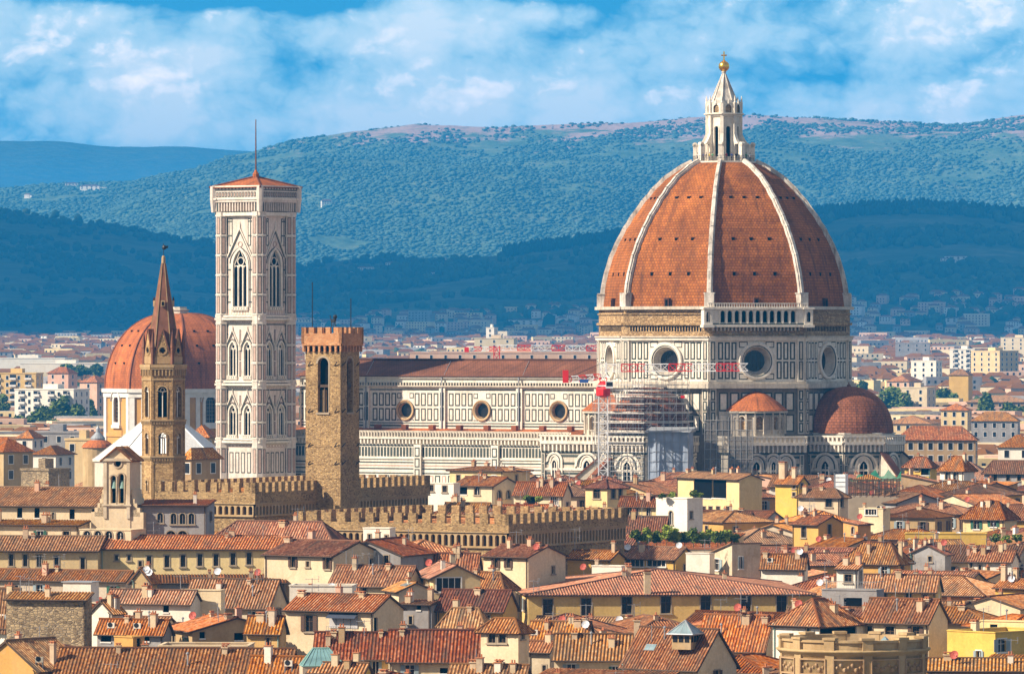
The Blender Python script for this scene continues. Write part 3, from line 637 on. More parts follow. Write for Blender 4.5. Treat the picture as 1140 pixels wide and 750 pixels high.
# ------------------------------------------------------------------ the cathedral
YC = 1300.0; XC = (806 - CX) * YC / F
SC = YC / F
def panel(mb, fr, a0, a1, b0, b1, w=0.22, d=0.02, mo=1, mi=0):     # an inlaid panel: dark marble border round a white field
    mb.fbox(fr, a0, a1, b0, b1, 0, d, mo); mb.fbox(fr, a0 + w, a1 - w, b0 + w, b1 - w, 0, d + 0.025, mi)
def panels(mb, fr, a0, a1, b0, b1, n, rows=2, gap=0.35, w=0.2, mo=1, mi=0):
    cw = (a1 - a0) / n; rh = (b1 - b0) / rows
    for i in range(n):
        for j in range(rows): panel(mb, fr, a0 + i * cw + gap / 2, a0 + (i + 1) * cw - gap / 2, b0 + j * rh + gap / 2, b0 + (j + 1) * rh - gap / 2, w, 0.02, mo, mi)
def corbels(mb, fr, a0, a1, z0, z1, d, n, m=0, md=1):             # a row of little arched brackets under a projecting walk
    st = (a1 - a0) / n
    mb.fbox(fr, a0, a1, z1 - (z1 - z0) * 0.22, z1, 0, d, m)
    for i in range(n + 1):
        a = a0 + i * st
        mb.fbox(fr, max(a0, a - st * 0.17), min(a1, a + st * 0.17), z0, z1 - (z1 - z0) * 0.22, 0, d * 0.8, m)
    for i in range(n):
        a = a0 + i * st
        for q in range(4):
            t0, t1 = pi * q / 4, pi * (q + 1) / 4; r = st * 0.33; c = a + st / 2; zt = z1 - (z1 - z0) * 0.22; zs = zt - r
            mb.face([fr.p(c + r * cos(t0), zs + r * sin(t0), d * 0.78), fr.p(c + r * cos(t0), zt, d * 0.78), fr.p(c + r * cos(t1), zt, d * 0.78), fr.p(c + r * cos(t1), zs + r * sin(t1), d * 0.78)], m)
def balustrade(mb, fr, a0, a1, z0, z1, d0, d1, n, m=0):
    hgt = z1 - z0
    mb.fbox(fr, a0, a1, z0, z0 + hgt * 0.15, d0, d1, m); mb.fbox(fr, a0, a1, z1 - hgt * 0.2, z1, d0, d1, m)
    st = (a1 - a0) / n
    for i in range(n): mb.fbox(fr, a0 + (i + 0.28) * st, a0 + (i + 0.72) * st, z0, z1, d0 + 0.05, d1 - 0.05, m)

def dome_profile(R0, z0, R1, z1, pts, n=26):
    return [(R0 + (R1 - R0) * interp(pts, i / n), z0 + (z1 - z0) * i / n) for i in range(n + 1)]

def build_cathedral():
    root = thing('cathedral', 'huge marble cathedral with ribbed red tiled dome, round windows and long nave', 'cathedral', (XC, YC, 0))
    def zc(y, Y=1278.0): return zp(y, Y)
    A0 = -8.6
    N8 = [A0 + 22.5 + 45 * k for k in range(8)]
    def corner(R, k, z=0): return azv(A0 + 45 * k) * R + Z * z
    # ---- drum
    R = 27.0; W = 2 * R * sin(rad(22.5)); AP = R * cos(rad(22.5))
    zb, z432, z425, z378, z364, z342 = 0.0, zc(432), zc(424.5), zc(378), zc(364), zc(341.5)
    mats = [M['marb'], M['green'], M['rough'], M['marb2'], M['dark'], M['shade_grime']]
    mb = MB(); frs = []
    for k in range(8):
        a = N8[k]; n = azv(a); u = Vector((-n.y, n.x, 0)); o = n * AP - u * (W / 2)
        fr = FR(o, u, n); frs.append(fr)
        c = W / 2; ro = 3.15; zo = (z378 + z425) / 2 - 0.1
        wall(mb, fr, 0, W, z425, z378, [(c - ro, c + ro, zo - ro, zo + ro, 'round')], 0, 0.0)
        wall(mb, fr, 0, W, zb, z425, [], 5, 0)  # grimy lower drum, with the shade below the cornice put into its colour
        # attic band: bare masonry, except where the loggia was built
        wall(mb, fr, 0, W, z378, z342, [], 2, 0)
        if k != 0:
            zz = zc(366); 
            for i in range(26): mb.fbox(fr, 1.6 + i * (W - 3.2) / 26, 1.6 + (i + 0.55) * (W - 3.2) / 26, zz - 0.5, zz + 0.5, 0, 0.03, 4)
            mb.fbox(fr, 0, W, zz + 0.8, zz + 1.3, 0, 0.5, 2); mb.fbox(fr, -0.1, W + 0.1, z342 - 0.55, z342 + 0.1, 0, 0.9, 3)
            mb.fbox(fr, 0, W, zc(350), zc(348.5), 0, 0.3, 2)
        # marble panelling either side of the oculus
        for s0, s1 in ((1.75, c - ro - 1.05), (c + ro + 1.05, W - 1.75)):
            panels(mb, fr, s0, s1, z425 + 0.35, z378 - 0.35, 3, 2, 0.34, 0.33)
        for s0, s1 in ((c - ro - 0.7, c - ro * 0.62), (c + ro * 0.62, c + ro + 0.7)):
            panel(mb, fr, s0, s1, z378 - 1.7, z378 - 0.4, 0.2); panel(mb, fr, s0, s1, z425 + 0.4, z425 + 1.7, 0.2)
        for s0 in (0.0, W - 1.45):                                    # corner pilasters
            mb.fbox(fr, s0, s0 + 1.45, z425, z378, 0, 0.45, 0)
            f2 = FR(fr.p(0, 0, 0.45), fr.u, fr.n)
            panels(mb, f2, s0 + 0.15, s0 + 1.3, z425 + 0.3, z378 - 0.3, 1, 2, 0.2, 0.25, 1, 3)
            mb.fbox(fr, s0, s0 + 1.45, z432 - 9.6, z432, 0, 0.5, 3); f3 = FR(fr.p(0, 0, 0.5), fr.u, fr.n)
            panels(mb, f3, s0 + 0.15, s0 + 1.3, z432 - 9.4, z432 - 0.3, 1, 4, 0.25, 0.28)
        # cornices
        mb.fbox(fr, -0.35, W + 0.35, z425 - 0.45, z425, 0, 0.8, 3); mb.fbox(fr, -0.5, W + 0.5, z432, z425 - 0.45, 0, 1.3, 3)
        mb.fbox(fr, -0.2, W + 0.2, z378 - 0.1, z378 + 0.45, 0, 0.7, 0); mb.fbox(fr, -0.1, W + 0.1, z378 + 0.45, z378 + 0.75, 0, 0.95, 3)
        # lower drum panelling
        panels(mb, fr, 1.9, W - 1.9, z432 - 5.0, z432 - 0.6, 7, 1, 0.5, 0.3); panels(mb, fr, 1.9, W - 1.9, z432 - 9.4, z432 - 5.2, 7, 1, 0.5, 0.3)
    mb.build('drum', mats, root)
    for k in (6, 7, 0, 1, 2):                                         # oculi with splayed rims
        fr = frs[k]; c = W / 2; ro = 3.15; zo = (z378 + z425) / 2 - 0.1
        w = MB(); n = 36
        def circ(r, d): return [fr.p(c + r * cos(2 * pi * i / n), zo + r * sin(2 * pi * i / n), d) for i in range(n)]
        prof = [(3.95, 0.0), (3.95, 0.42), (3.75, 0.55), (3.3, 0.5), (3.1, 0.3), (3.0, 0.32), (2.25, -1.5), (2.2, -1.7)]
        for (r0, d0), (r1, d1), mm in zip(prof[:-1], prof[1:], (0, 0, 0, 1, 0, 2, 0)):
            A, B = circ(r0, d0), circ(r1, d1)
            for i in range(n): w.face([A[i], A[(i + 1) % n], B[(i + 1) % n], B[i]], mm if not (mm == 2 and False) else 0)
        o = w.build('round_window', [M['marb'], M['green'], M['marb2']], root)
        g = MB(); g.face(circ(2.25, -1.55)); 
        for q in range(1, 5):
            g.fbox(fr, c - 2.25 + q * 0.9 - 0.03, c - 2.25 + q * 0.9 + 0.03, zo - 1.9, zo + 1.9, -1.55, -1.48, 1); g.fbox(fr, c - 1.9, c + 1.9, zo - 2.25 + q * 0.9 - 0.03, zo - 2.25 + q * 0.9 + 0.03, -1.55, -1.48, 1)
        g.build('pane', [M['glass'], M['black']], o)
    # loggia on the face that was finished
    fr = frs[0]; lg = MB(); za, zt = zc(364) + 0.2, zc(342.5)
    FL = FR(fr.p(0, 0, 1.15), fr.u, fr.n); na = 11; a0, a1 = 1.9, W - 1.9; st = (a1 - a0) / na
    holes = [(a0 + (i + 0.18) * st, a0 + (i + 0.82) * st, za + 0.75, za + 3.25, 'arch') for i in range(na)]
    wall(lg, FL, -0.6, W + 0.6, za, zt, holes, 0, 0.5)
    for h in holes: pane(lg, FL, h, -0.75, 2)
    for i in range(na + 1): lg.fbox(FL, a0 + i * st - 0.16, a0 + i * st + 0.16, za + 0.5, zt - 0.5, 0, 0.14, 0)
    lg.fbox(FL, -0.9, W + 0.9, zt - 0.35, zt, -1.1, 0.45, 0); lg.fbox(FL, -0.9, W + 0.9, za - 0.2, za + 0.3, -1.1, 0.5, 0); lg.fbox(FL, -0.7, W + 0.7, za + 0.3, za + 0.6, -1.1, 0.12, 1)
    for s in (-0.6, W + 0.6): lg.obox(FL.p(s, za, -1.15), FL.u * (0.3 if s < 0 else -0.3), FL.n * 1.15, Z * (zt - za), 0)
    balustrade(lg, FL, -0.6, W + 0.6, zt, zt + 1.0, -0.1, 0.2, 40, 0)
    for s in (-1.5, W - 0.3):                                         # corner pavilions with their own arch
        fb = FR(fr.p(s, 0, 1.45), fr.u, fr.n)
        wall(lg, fb, 0, 1.9, za, zt, [(0.5, 1.4, za + 0.85, za + 3.0, 'arch')], 0, 0.4); pane(lg, fb, (0.5, 1.4, za + 0.85, za + 3.0, 'arch'), -0.3, 2)
        lg.obox(fb.p(0, za, -2.4), fb.u * 0.05, fb.n * 2.4, Z * (zt - za), 0); lg.obox(fb.p(1.85, za, -2.4), fb.u * 0.05, fb.n * 2.4, Z * (zt - za), 0)
        lg.fbox(fb, -0.25, 2.15, zt - 0.35, zt + 0.05, -2.2, 0.35, 0); lg.fbox(fb, -0.25, 2.15, za - 0.3, za + 0.28, -2.2, 0.3, 0)
    for i in range(24): lg.fbox(fr, 0.6 + i * (W - 1.2) / 24, 0.6 + (i + 0.4) * (W - 1.2) / 24, za - 1.0, za - 0.3, 0, 0.8, 3)
    lg.build('loggia', [M['marb'], M['green'], M['dark'], M['marb2']], root)
    # ---- cupola
    RD = 26.3; zd0, zd1 = zc(341.5), zp(181, 1300)
    CP = [(0, 0), (0.135, 0.025), (0.2, 0.047), (0.323, 0.10), (0.42, 0.165), (0.52, 0.245), (0.6, 0.325), (0.7, 0.435), (0.8, 0.565), (0.88, 0.69), (0.945, 0.83), (1, 1)]
    prof = dome_profile(RD, zd0, 6.7, zd1, CP)
    mb = MB(); mb.lathe((0, 0, 0), prof, 8, 0, A0, A0 + 360); mb.cap((0, 0, 0), 6.7, zd1, 8, 1, A0)
    dome = mb.build('dome', [M['domet'], M['marb2']], root)
    for k in (6, 7, 0, 1):                                            # three rows of little openings in each web
        n = azv(N8[k]); u = Vector((-n.y, n.x, 0))
        for t in (0.225, 0.46, 0.745):
            i = t * 26; i0 = int(i); r = prof[i0][0] + (prof[i0 + 1][0] - prof[i0][0]) * (i - i0); z = prof[i0][1] + (prof[i0 + 1][1] - prof[i0][1]) * (i - i0)
            ap = r * cos(rad(22.5)); hw = r * sin(rad(22.5))
            for s in (-0.46, 0, 0.46):
                c = n * ap + u * (s * hw) + Z * z
                vents = MB(); vents.obox(c - u * 0.3 - Z * 0.4 - n * 0.6, u * 0.6, n * 0.72, Z * 0.7, 0)
                vents.obox(c - u * 0.42 + Z * 0.3 - n * 0.9, u * 0.84, n * 1.0, Z * 0.12, 1); vents.build('vent', [M['dark'], M['domet2']], dome)
        c = n * (prof[1][0] * cos(rad(22.5))) + Z * (prof[0][1] + 0.9)      # little dormer at the springing
        vents = MB(); vents.obox(c - u * 0.55 - Z * 0.9 - n * 0.3, u * 1.1, n * 1.0, Z * 1.9, 1); vents.obox(c - u * 0.3 - Z * 0.9 + n * 0.5, u * 0.6, n * 0.23, Z * 1.5, 0); vents.build('dormer', [M['dark'], M['domet2']], dome)
    for k in range(8):                                                # white marble ribs
        a = A0 + 45 * k; n = azv(a); u = Vector((-n.y, n.x, 0)); mb = MB()
        for i in range(len(prof) - 1):
            (r0, z0), (r1, z1) = prof[i], prof[i + 1]
            for w_, d_ in ((0.60, 0.42), (0.33, 0.75)):
                w0 = w_ * (0.62 + 0.38 * r0 / RD); w1 = w_ * (0.62 + 0.38 * r1 / RD)
                P0, P1 = n * r0 + Z * z0, n * r1 + Z * z1; t = (P1 - P0).normalized(); nn = (n - t * n.dot(t)).normalized()
                q = [P0 - u * w0 - nn, P0 - u * w0 + nn * d_, P0 + u * w0 + nn * d_, P0 + u * w0 - nn]; p = [P1 - u * w1 - nn, P1 - u * w1 + nn * d_, P1 + u * w1 + nn * d_, P1 + u * w1 - nn]
                for j in range(3): mb.face([q[j], q[j + 1], p[j + 1], p[j]])
        p0 = n * (RD + 0.2) + Z * zd0
        mb.obox(p0 - u * 1.0 - n * 1.5 - Z * 0.3, u * 2.0, n * 2.3, Z * 3.0); mb.obox(p0 - u * 1.15 - n * 1.7 + Z * 2.7, u * 2.3, n * 2.4, Z * 0.3)
        mb.build('rib', M['rib'], root)
    # ---- lantern
    def zl(y): return zp(y, 1300)
    ln = MB()
    ln.lathe((0, 0, 0), [(6.6, zl(184)), (7.0, zl(182)), (7.0, zl(180)), (5.6, zl(179.6))], 8, 0, A0, A0 + 360); ln.cap((0, 0, 0), 5.7, zl(179.6), 8, 0, A0)
    zlo, zhi = zl(179.6), zl(128.5); rl = 3.55; wl = 2 * rl * sin(rad(22.5)); apl = rl * cos(rad(22.5))
    for k in range(8):
        n = azv(N8[k]); u = Vector((-n.y, n.x, 0)); fr = FR(n * apl - u * (wl / 2), u, n)
        h = (wl / 2 - 0.5, wl / 2 + 0.5, zlo + 0.9, zl(141), 'arch')
        wall(ln, fr, 0, wl, zlo, zhi, [h], 0, 0.5); pane(ln, fr, h, -0.45, 2); ring(ln, fr, outline(h), 0.22, 0, 0.12, 0)
        n2 = azv(A0 + 45 * k); u2 = Vector((-n2.y, n2.x, 0)); c = n2 * rl
        ln.obox(c - u2 * 0.35 - n2 * 0.3 + Z * zlo, u2 * 0.7, n2 * 0.7, Z * (zhi - zlo)); 
        # volute buttress: tall outer pier, curved sweep up to the shaft, pierced by an arch
        for i in range(7):
            t0, t1 = i / 7, (i + 1) / 7; x0, x1 = 0.3 + 2.2 * t0, 0.3 + 2.2 * t1
            y0, y1 = zl(148) - (zl(148) - zl(162)) * (1 - (1 - t0) ** 2.2), zl(148) - (zl(148) - zl(162)) * (1 - (1 - t1) ** 2.2)
            b0 = zlo + (3.6 if 1 <= i <= 4 else 0)
            pts = [c + n2 * x0 + Z * b0, c + n2 * x1 + Z * b0, c + n2 * x1 + Z * y1, c + n2 * x0 + Z * y0]
            L = [p - u2 * 0.36 for p in pts]; Rr = [p + u2 * 0.36 for p in pts]
            ln.face(L); ln.face(Rr[::-1]); ln.face([L[3], L[2], Rr[2], Rr[3]]); ln.face([L[0], Rr[0], Rr[1], L[1]])
        ln.obox(c + n2 * 2.3 - u2 * 0.42 + Z * zlo, u2 * 0.84, n2 * 0.75, Z * (zl(161) - zlo)); ln.tube(c + n2 * 2.65 - u2 * 0.42 + Z * zl(161.5), c + n2 * 2.65 + u2 * 0.42 + Z * zl(161.5), 0.55, 10)
        # crown of niches and pinnacles
        ln.obox(c * 0.98 - u2 * 0.3 - n2 * 0.2 + Z * zl(127), u2 * 0.6, n2 * 0.7, Z * 2.3); ln.lathe(c * 1.06 + Z * (zl(127) + 2.3), [(0.36, 0), (0.2, 0.4), (0.24, 0.6), (0.05, 1.5), (0, 1.6)], 6)
        fn = FR(n * (apl + 0.2) - u * (wl / 2), u, n); hh_ = (wl / 2 - 0.65, wl / 2 + 0.65, zl(127) + 0.2, zl(127) + 1.9, 'arch')
        wall(ln, fn, 0.2, wl - 0.2, zl(127), zl(127) + 2.2, [hh_], 0, 0.4, 2); pane(ln, fn, hh_, -0.3, 1); ln.tube(fn.p(wl / 2, zl(127) + 2.1), fn.p(wl / 2, zl(127) + 3.1), 0.28, 6, 0, 0.03)
    ln.lathe((0, 0, 0), [(3.4, zl(131)), (3.9, zl(130)), (3.9, zl(128.8)), (4.35, zl(127.8)), (4.35, zl(126.6)), (3.3, zl(126.4))], 8, 0, A0, A0 + 360); ln.cap((0, 0, 0), 3.5, zl(126.5), 8, 0, A0)
    lo = ln.build('lantern', [M['marb'], M['rough'], M['dark']], root)
    sp = MB(); sp.lathe((0, 0, 0), [(2.75, zl(126.5)), (2.65, zl(112)), (0.34, zl(82)), (0.5, zl(80.8)), (0.5, zl(79.8)), (0.3, zl(79.5))], 8, 0, A0, A0 + 360)
    for k in range(8):
        n = azv(A0 + 45 * k); sp.tube(n * 2.72 + Z * zl(112), n * 0.4 + Z * zl(82.5), 0.17, 5, 0, 0.09)
    sp.build('spire', M['rib'], lo)
    bl = MB(); bl.ball((0, 0, zl(74)), 1.16, 20); bl.build('ball', M['gold'], lo, True)
    cr = MB(); cr.tube((0, 0, zl(68.5)), (0, 0, zl(57.5)), 0.16, 6); cr.tube((-0.62, 0, zl(61.8)), (0.62, 0, zl(61.8)), 0.15, 6); cr.lathe((0, 0, zl(68.6)), [(0.4, -0.2), (0.4, 0.1), (0.16, 0.3)], 8); cr.build('cross', M['gold'], lo)
    rl_ = MB()
    for k in range(8):
        p0, p1 = corner(6.7, k, zl(179.6)), corner(6.7, k + 1, zl(179.6))
        for hgt in (0.55, 1.1): rl_.tube(p0 + Z * hgt, p1 + Z * hgt, 0.035, 4)
        for i in range(10): q = p0 + (p1 - p0) * (i / 10); rl_.tube(q, q + Z * 1.1, 0.03, 4)
    rl_.build('railing', M['black'], lo)

    # ---- tribunes (domed apses) and what stands between them
    zg1, zg0 = zp(484, 1285), zp(502, 1285)
    def gallery(mb, fr, a0, a1, n):
        corbels(mb, fr, a0, a1, zg0, zg0 + 1.9, 0.85, n, 0); balustrade(mb, fr, a0 - 0.3, a1 + 0.3, zg0 + 1.9, zg1, 0.5, 0.85, n, 0); mb.fbox(fr, a0, a1, zg0 - 0.45, zg0, 0, 0.2, 1)
    def blind_arch(mb, fr, c, w, z0, z1, win=True):
        h = (c - w / 2, c + w / 2, z0, z1, 'arch')
        mb.face([fr.p(a, b, 0.07) for a, b in outline(h)], 0)
        o = outline(h, 14)[1:]
        ring(mb, fr, o, 0.5, 0, 0.3, 0, False); ring(mb, fr, [(c + (x - c) * 0.78, z0 + (y - z0) * 0.93) for x, y in o], 0.22, 0, 0.2, 1, False)
        ring(mb, fr, [(c + (x - c) * 0.62, z0 + (y - z0) * 0.86) for x, y in o], 0.28, 0, 0.25, 0, False)
        if win:
            g = (c - w * 0.17, c + w * 0.17, z0 - 3.0, z0 + (z1 - z0) * 0.62, 'goth')
            mb.face([fr.p(a, b, 0.10) for a, b in outline(g)], 4); ring(mb, fr, outline(g), 0.3, 0, 0.35, 0)
            mb.fbox(fr, c - 0.09, c + 0.09, z0 - 3.0, z0 + (z1 - z0) * 0.45, 0, 0.22, 0)
    def lower_wall(mb, fr, L, arches, m=0):
        wall(mb, fr, 0, L, 0, zg1, [], 3, 0)
        gallery(mb, fr, 0, L, max(4, int(L / 0.95)))
        zs = zp(523, 1285)
        for c, w in arches: blind_arch(mb, fr, c, w, zs, zp(507, 1285) + 0.3)
        for z in (zs - 0.5, zs - 1.5, zs - 2.5, zs - 3.5, zs - 4.4, zs + 1.6, zs + 3.2): mb.fbox(fr, 0, L, z - 0.5, z, 0, 0.05, 1)
        mb.fbox(fr, 0, L, zs - 0.1, zs + 0.35, 0, 0.25, 0)
        for s in (0.0, L - 0.9):
            mb.fbox(fr, s, s + 0.9, 0, zg0 - 0.5, 0, 0.35, 3); f2 = FR(fr.p(0, 0, 0.35), fr.u, fr.n)
            panels(mb, f2, s + 0.1, s + 0.8, zs - 5, zg0 - 0.6, 1, 4, 0.2, 0.22)
        panels(mb, fr, 1.1, L - 1.1, zs - 7.5, zs - 4.6, max(2, int(L / 1.5)), 1, 0.3, 0.2)
    LM = [M['marb'], M['green'], M['rough'], M['marb2'], M['dark'], M['shade_grime']]
    def tribune(cx, Yt, Rl, Rd, arches, faces):
        c = Vector(((cx - CX) * Yt / F - XC, Yt - YC, 0)); mb = MB(); Wt = 2 * Rl * sin(rad(22.5)); ap = Rl * cos(rad(22.5))
        for k in range(8):
            n = azv(N8[k]); u = Vector((-n.y, n.x, 0)); fr = FR(c + n * ap - u * (Wt / 2), u, n)
            if k in faces: lower_wall(mb, fr, Wt, [(Wt / 2, 5.3)])
            else: wall(mb, fr, 0, Wt, 0, zg1, [], 0, 0)
        mb.cap(c, Rl, zg1 - 1.25, 8, 0, A0)
        mb.lathe(c, [(Rd + 0.2, zg1 - 1.3), (Rd + 0.2, zg1 + 0.25), (Rd + 0.45, zg1 + 0.3), (Rd + 0.45, zg1 + 0.55)], 8, 0, A0, A0 + 360)
        o = mb.build('tribune', LM, root)
        d = MB(); z0 = zg1 + 0.4; z1 = zp(430, Yt)
        d.lathe(c, [(Rd * cos(pi / 2 * i / 12) ** 0.92 if i < 12 else 0.0, z0 + (z1 - z0) * sin(pi / 2 * i / 12)) for i in range(13)], 48, 0, A0, A0 + 360)
        d.lathe(c, [(0.5, z1 - 0.3), (0.4, z1 + 0.3), (0.15, z1 + 0.5), (0, z1 + 1.1)], 8)
        d.build('half_dome', M['domet2'], o)
        return o, c, ap, Wt
    tE, cE, apE, WE = tribune(945, 1287, 11.2, 9.5, [], (6, 7, 0, 1, 2))
    tS, cS, apS, WS = tribune(726, 1280, 11.2, 9.2, [], (6, 7, 0, 1))
    bt = MB()                                                         # raking buttresses of the east tribune
    for k in (1, 2):
        n = azv(A0 + 45 * k); u = Vector((-n.y, n.x, 0)); a = cE + n * 11.2
        pts = [a + Z * 0, a + n * 6.2, a + n * 6.2 + Z * zp(532, 1285), a + Z * zp(503, 1285)]
        L = [p - u * 0.7 for p in pts]; Rr = [p + u * 0.7 for p in pts]
        bt.face(L, 0); bt.face(Rr[::-1], 0); bt.face([L[1], Rr[1], Rr[2], L[2]], 0); bt.face([L[2], Rr[2], Rr[3], L[3]], 0)
        t = (pts[2] - pts[3]); w_ = t.cross(u).normalized(); w_ = w_ if w_.z > 0 else -w_
        bt.obox(pts[3] - u * 0.9, u * 1.8, t * 1.02, w_ * 0.35, 1)
    bt.build('buttress', [M['marb2'], M['domet2']], tE)
    bt = MB()
    for k in (6, 7):
        n = azv(A0 + 45 * k); u = Vector((-n.y, n.x, 0)); a = cS + n * 11.2
        pts = [a + Z * 0, a + n * 5.6, a + n * 5.6 + Z * zp(536, 1272), a + Z * zp(511, 1272)]
        L = [p - u * 0.6 for p in pts]; Rr = [p + u * 0.6 for p in pts]
        bt.face(L, 0); bt.face(Rr[::-1], 0); bt.face([L[1], Rr[1], Rr[2], L[2]], 0); t = (pts[2] - pts[3]); w_ = t.cross(u).normalized(); w_ = w_ if w_.z > 0 else -w_
        bt.obox(pts[3] - u * 0.9, u * 1.8, t * 1.02, w_ * 0.35, 1)
    bt.build('buttress', [M['marb2'], M['domet3']], tS)
    # sacristy block below the finished drum face, plus the blind exedra above it
    def exedra(az_, dist, Rx, ytop, ybase, yfoot, Yx):
        c = azv(az_) * dist; mb = MB(); nf = 10; zt, zb_, zf = zp(ytop, Yx), zp(ybase, Yx), zp(yfoot, Yx)
        for i in range(nf):
            a = az_ - 90 + 180 * (i + 0.5) / nf; n = azv(a); u = Vector((-n.y, n.x, 0)); w_ = 2 * Rx * sin(rad(9)); fr = FR(c + n * Rx * cos(rad(9)) - u * (w_ / 2), u, n)
            if i % 2 == 0 or nf < 6:
                h = (w_ / 2 - 0.72, w_ / 2 + 0.72, zf + 0.9, zb_ - 1.1, 'arch'); wall(mb, fr, 0, w_, 0, zb_, [h], 0, 0.7, 3); pane(mb, fr, h, -0.6, 2); ring(mb, fr, outline(h), 0.25, 0, 0.2, 0)
            else:
                h = (w_ / 2 - 0.5, w_ / 2 + 0.5, zf + 0.9, zb_ - 1.3, 'arch'); wall(mb, fr, 0, w_, 0, zb_, [h], 0, 0.35, 3); pane(mb, fr, h, -0.3, 3)
            mb.fbox(fr, -0.2, 0.2, zf, zb_, 0, 0.35, 0); mb.fbox(fr, -0.1, w_ + 0.1, zb_ - 0.8, zb_ - 0.45, 0, 0.3, 1); mb.fbox(fr, -0.15, w_ + 0.15, zb_ - 0.4, zb_, 0, 0.7, 0)
        o = mb.build('exedra', [M['marb2'], M['green'], M['rough'], M['marb2']], root)
        d = MB(); d.lathe(c, [(Rx + 0.75, zb_), (Rx + 0.55, zb_ + 0.25), (Rx * 0.8, zb_ + (zt - zb_) * 0.42), (Rx * 0.42, zb_ + (zt - zb_) * 0.8), (0.2, zt), (0.0, zt + 0.3)], 20, 0, az_ - 96, az_ + 96)
        d.build('exedra_roof', M['domet3'], o)
    exedra(N8[0], AP - 0.5, 6.0, 435, 457.5, 483, 1270); exedra(N8[6], AP - 0.5, 6.0, 436, 457.5, 483, 1290)
    lw = MB()
    n = azv(N8[0]); u = Vector((-n.y, n.x, 0)); o = n * (AP + 6.6) - u * 8.2; Lw = 16.5
    fr = FR(o, u, n); lower_wall(lw, fr, Lw, [(6.2, 4.4), (9.9, 2.6), (12.6, 3.4)])
    for s, un in ((0, -u), (Lw, u)):
        f2 = FR(fr.p(s, 0, -14) if s else fr.p(s, 0, 0), n if s else -n, un); wall(lw, f2, 0, 14, 0, zg1, [], 0, 0); gallery(lw, f2, 0, 14, 14)
    lw.face([fr.p(0, zg1 - 1.25), fr.p(Lw, zg1 - 1.25), fr.p(Lw, zg1 - 1.25, -14), fr.p(0, zg1 - 1.25, -14)], 0)
    n = azv(N8[7]); u = Vector((-n.y, n.x, 0)); o = azv(N8[6]) * (AP + 3.0) - u * 9.0; fr = FR(o + n * 8, u, n); Lw = 15.0
    lower_wall(lw, fr, Lw, [(3.2, 3.0), (11.2, 5.0)])
    f2 = FR(fr.p(0, 0), -n, -u); wall(lw, f2, 0, 14, 0, zg1, [], 0, 0)
    lw.face([fr.p(0, zg1 - 1.25), fr.p(Lw, zg1 - 1.25), fr.p(Lw, zg1 - 1.25, -14), fr.p(0, zg1 - 1.25, -14)], 0)
    lw.build('sacristy', LM, root)

    # ---- nave: clerestory, aisle, roofs
    s_n = azv(N8[7]); w_n = azv(N8[7] - 90)                           # south normal, west direction
    T0, T1 = 22.0, 101.0; H1, H2 = 10.3, 20.3
    def zn(y): return zp(y, 1322)
    e_u = -w_n                                                        # left to right when seen from outside
    fr = FR(w_n * T1 + s_n * H1, e_u, s_n); Ln = T1 - T0
    cl = MB(); toc = [73.9, 54.3, 34.9, 93.2]; ro = 1.62; zo = zn(456.8)
    wall(cl, fr, 0, Ln, 0, zn(419), [(T1 - t - ro, T1 - t + ro, zo - ro, zo + ro, 'round') for t in toc], 0, 0.9)
    cl.fbox(fr, 0, Ln, zn(421), zn(418.3), 0, 0.5, 0); cl.fbox(fr, 0, Ln, zn(430.5), zn(429), 0, 0.85, 3); cl.fbox(fr, 0, Ln, zn(429), zn(426), 0, 0.45, 1)
    for i in range(110): cl.fbox(fr, 0.2 + i * Ln / 110, 0.5 + i * Ln / 110, zn(429), zn(425.8), 0, 0.75, 3)
    cl.fbox(fr, 0, Ln, zn(434.5), zn(433.3), 0, 0.06, 1); cl.fbox(fr, 0, Ln, zn(471.5), zn(470.4), 0, 0.05, 1); cl.fbox(fr, 0, Ln, zn(474.8), zn(473.2), 0, 0.05, 1)
    bay = 19.55
    for t in [34.9 + bay * (i - 0.5) for i in range(0, 5)]:
        a = T1 - t
        cl.fbox(fr, a - 0.75, a + 0.75, zn(480), zn(430.5), 0, 0.5, 0); f2 = FR(fr.p(0, 0, 0.5), fr.u, fr.n); panels(cl, f2, a - 0.6, a + 0.6, zn(469), zn(436), 1, 2, 0.25, 0.3, 1, 1)
        cl.fbox(fr, a - 0.14, a + 0.14, zn(480), zn(420), 0.5, 0.75, 4)
    for t in toc:
        c = T1 - t
        for s in (-1, 1):
            for q in range(4):
                a = c + s * (3.0 + q * 1.62)
                panel(cl, fr, a - 0.62, a + 0.62, zn(452), zn(437.5), 0.3); panel(cl, fr, a - 0.62, a + 0.62, zn(468.5), zn(454.5), 0.3)
            panel(cl, fr, c + s * 1.6 - 0.55, c + s * 1.6 + 0.55, zn(443.5), zn(437.5), 0.2); panel(cl, fr, c + s * 1.6 - 0.55, c + s * 1.6 + 0.55, zn(468.5), zn(467), 0.2)
    nv = cl.build('clerestory', [M['marb'], M['green'], M['rough'], M['marb2'], M['grey']], root)
    for t in toc:
        c = T1 - t; w = MB(); n = 30
        def circ(r, d): return [fr.p(c + r * cos(2 * pi * i / n), zo + r * sin(2 * pi * i / n), d) for i in range(n)]
        for (r0, d0), (r1, d1), mm in zip([(2.3, 0), (2.3, 0.32), (2.15, 0.4), (1.75, 0.2), (1.62, 0.2)], [(2.3, 0.32), (2.15, 0.4), (1.75, 0.2), (1.62, 0.2), (1.5, -0.8)], (1, 0, 0, 1, 0)):
            A, B = circ(r0, d0), circ(r1, d1)
            for i in range(n): w.face([A[i], A[(i + 1) % n], B[(i + 1) % n], B[i]], mm)
        o = w.build('round_window', [M['ringst'], M['green']], nv); g = MB(); g.face(circ(1.55, -0.75)); g.build('pane', M['glass'], o)
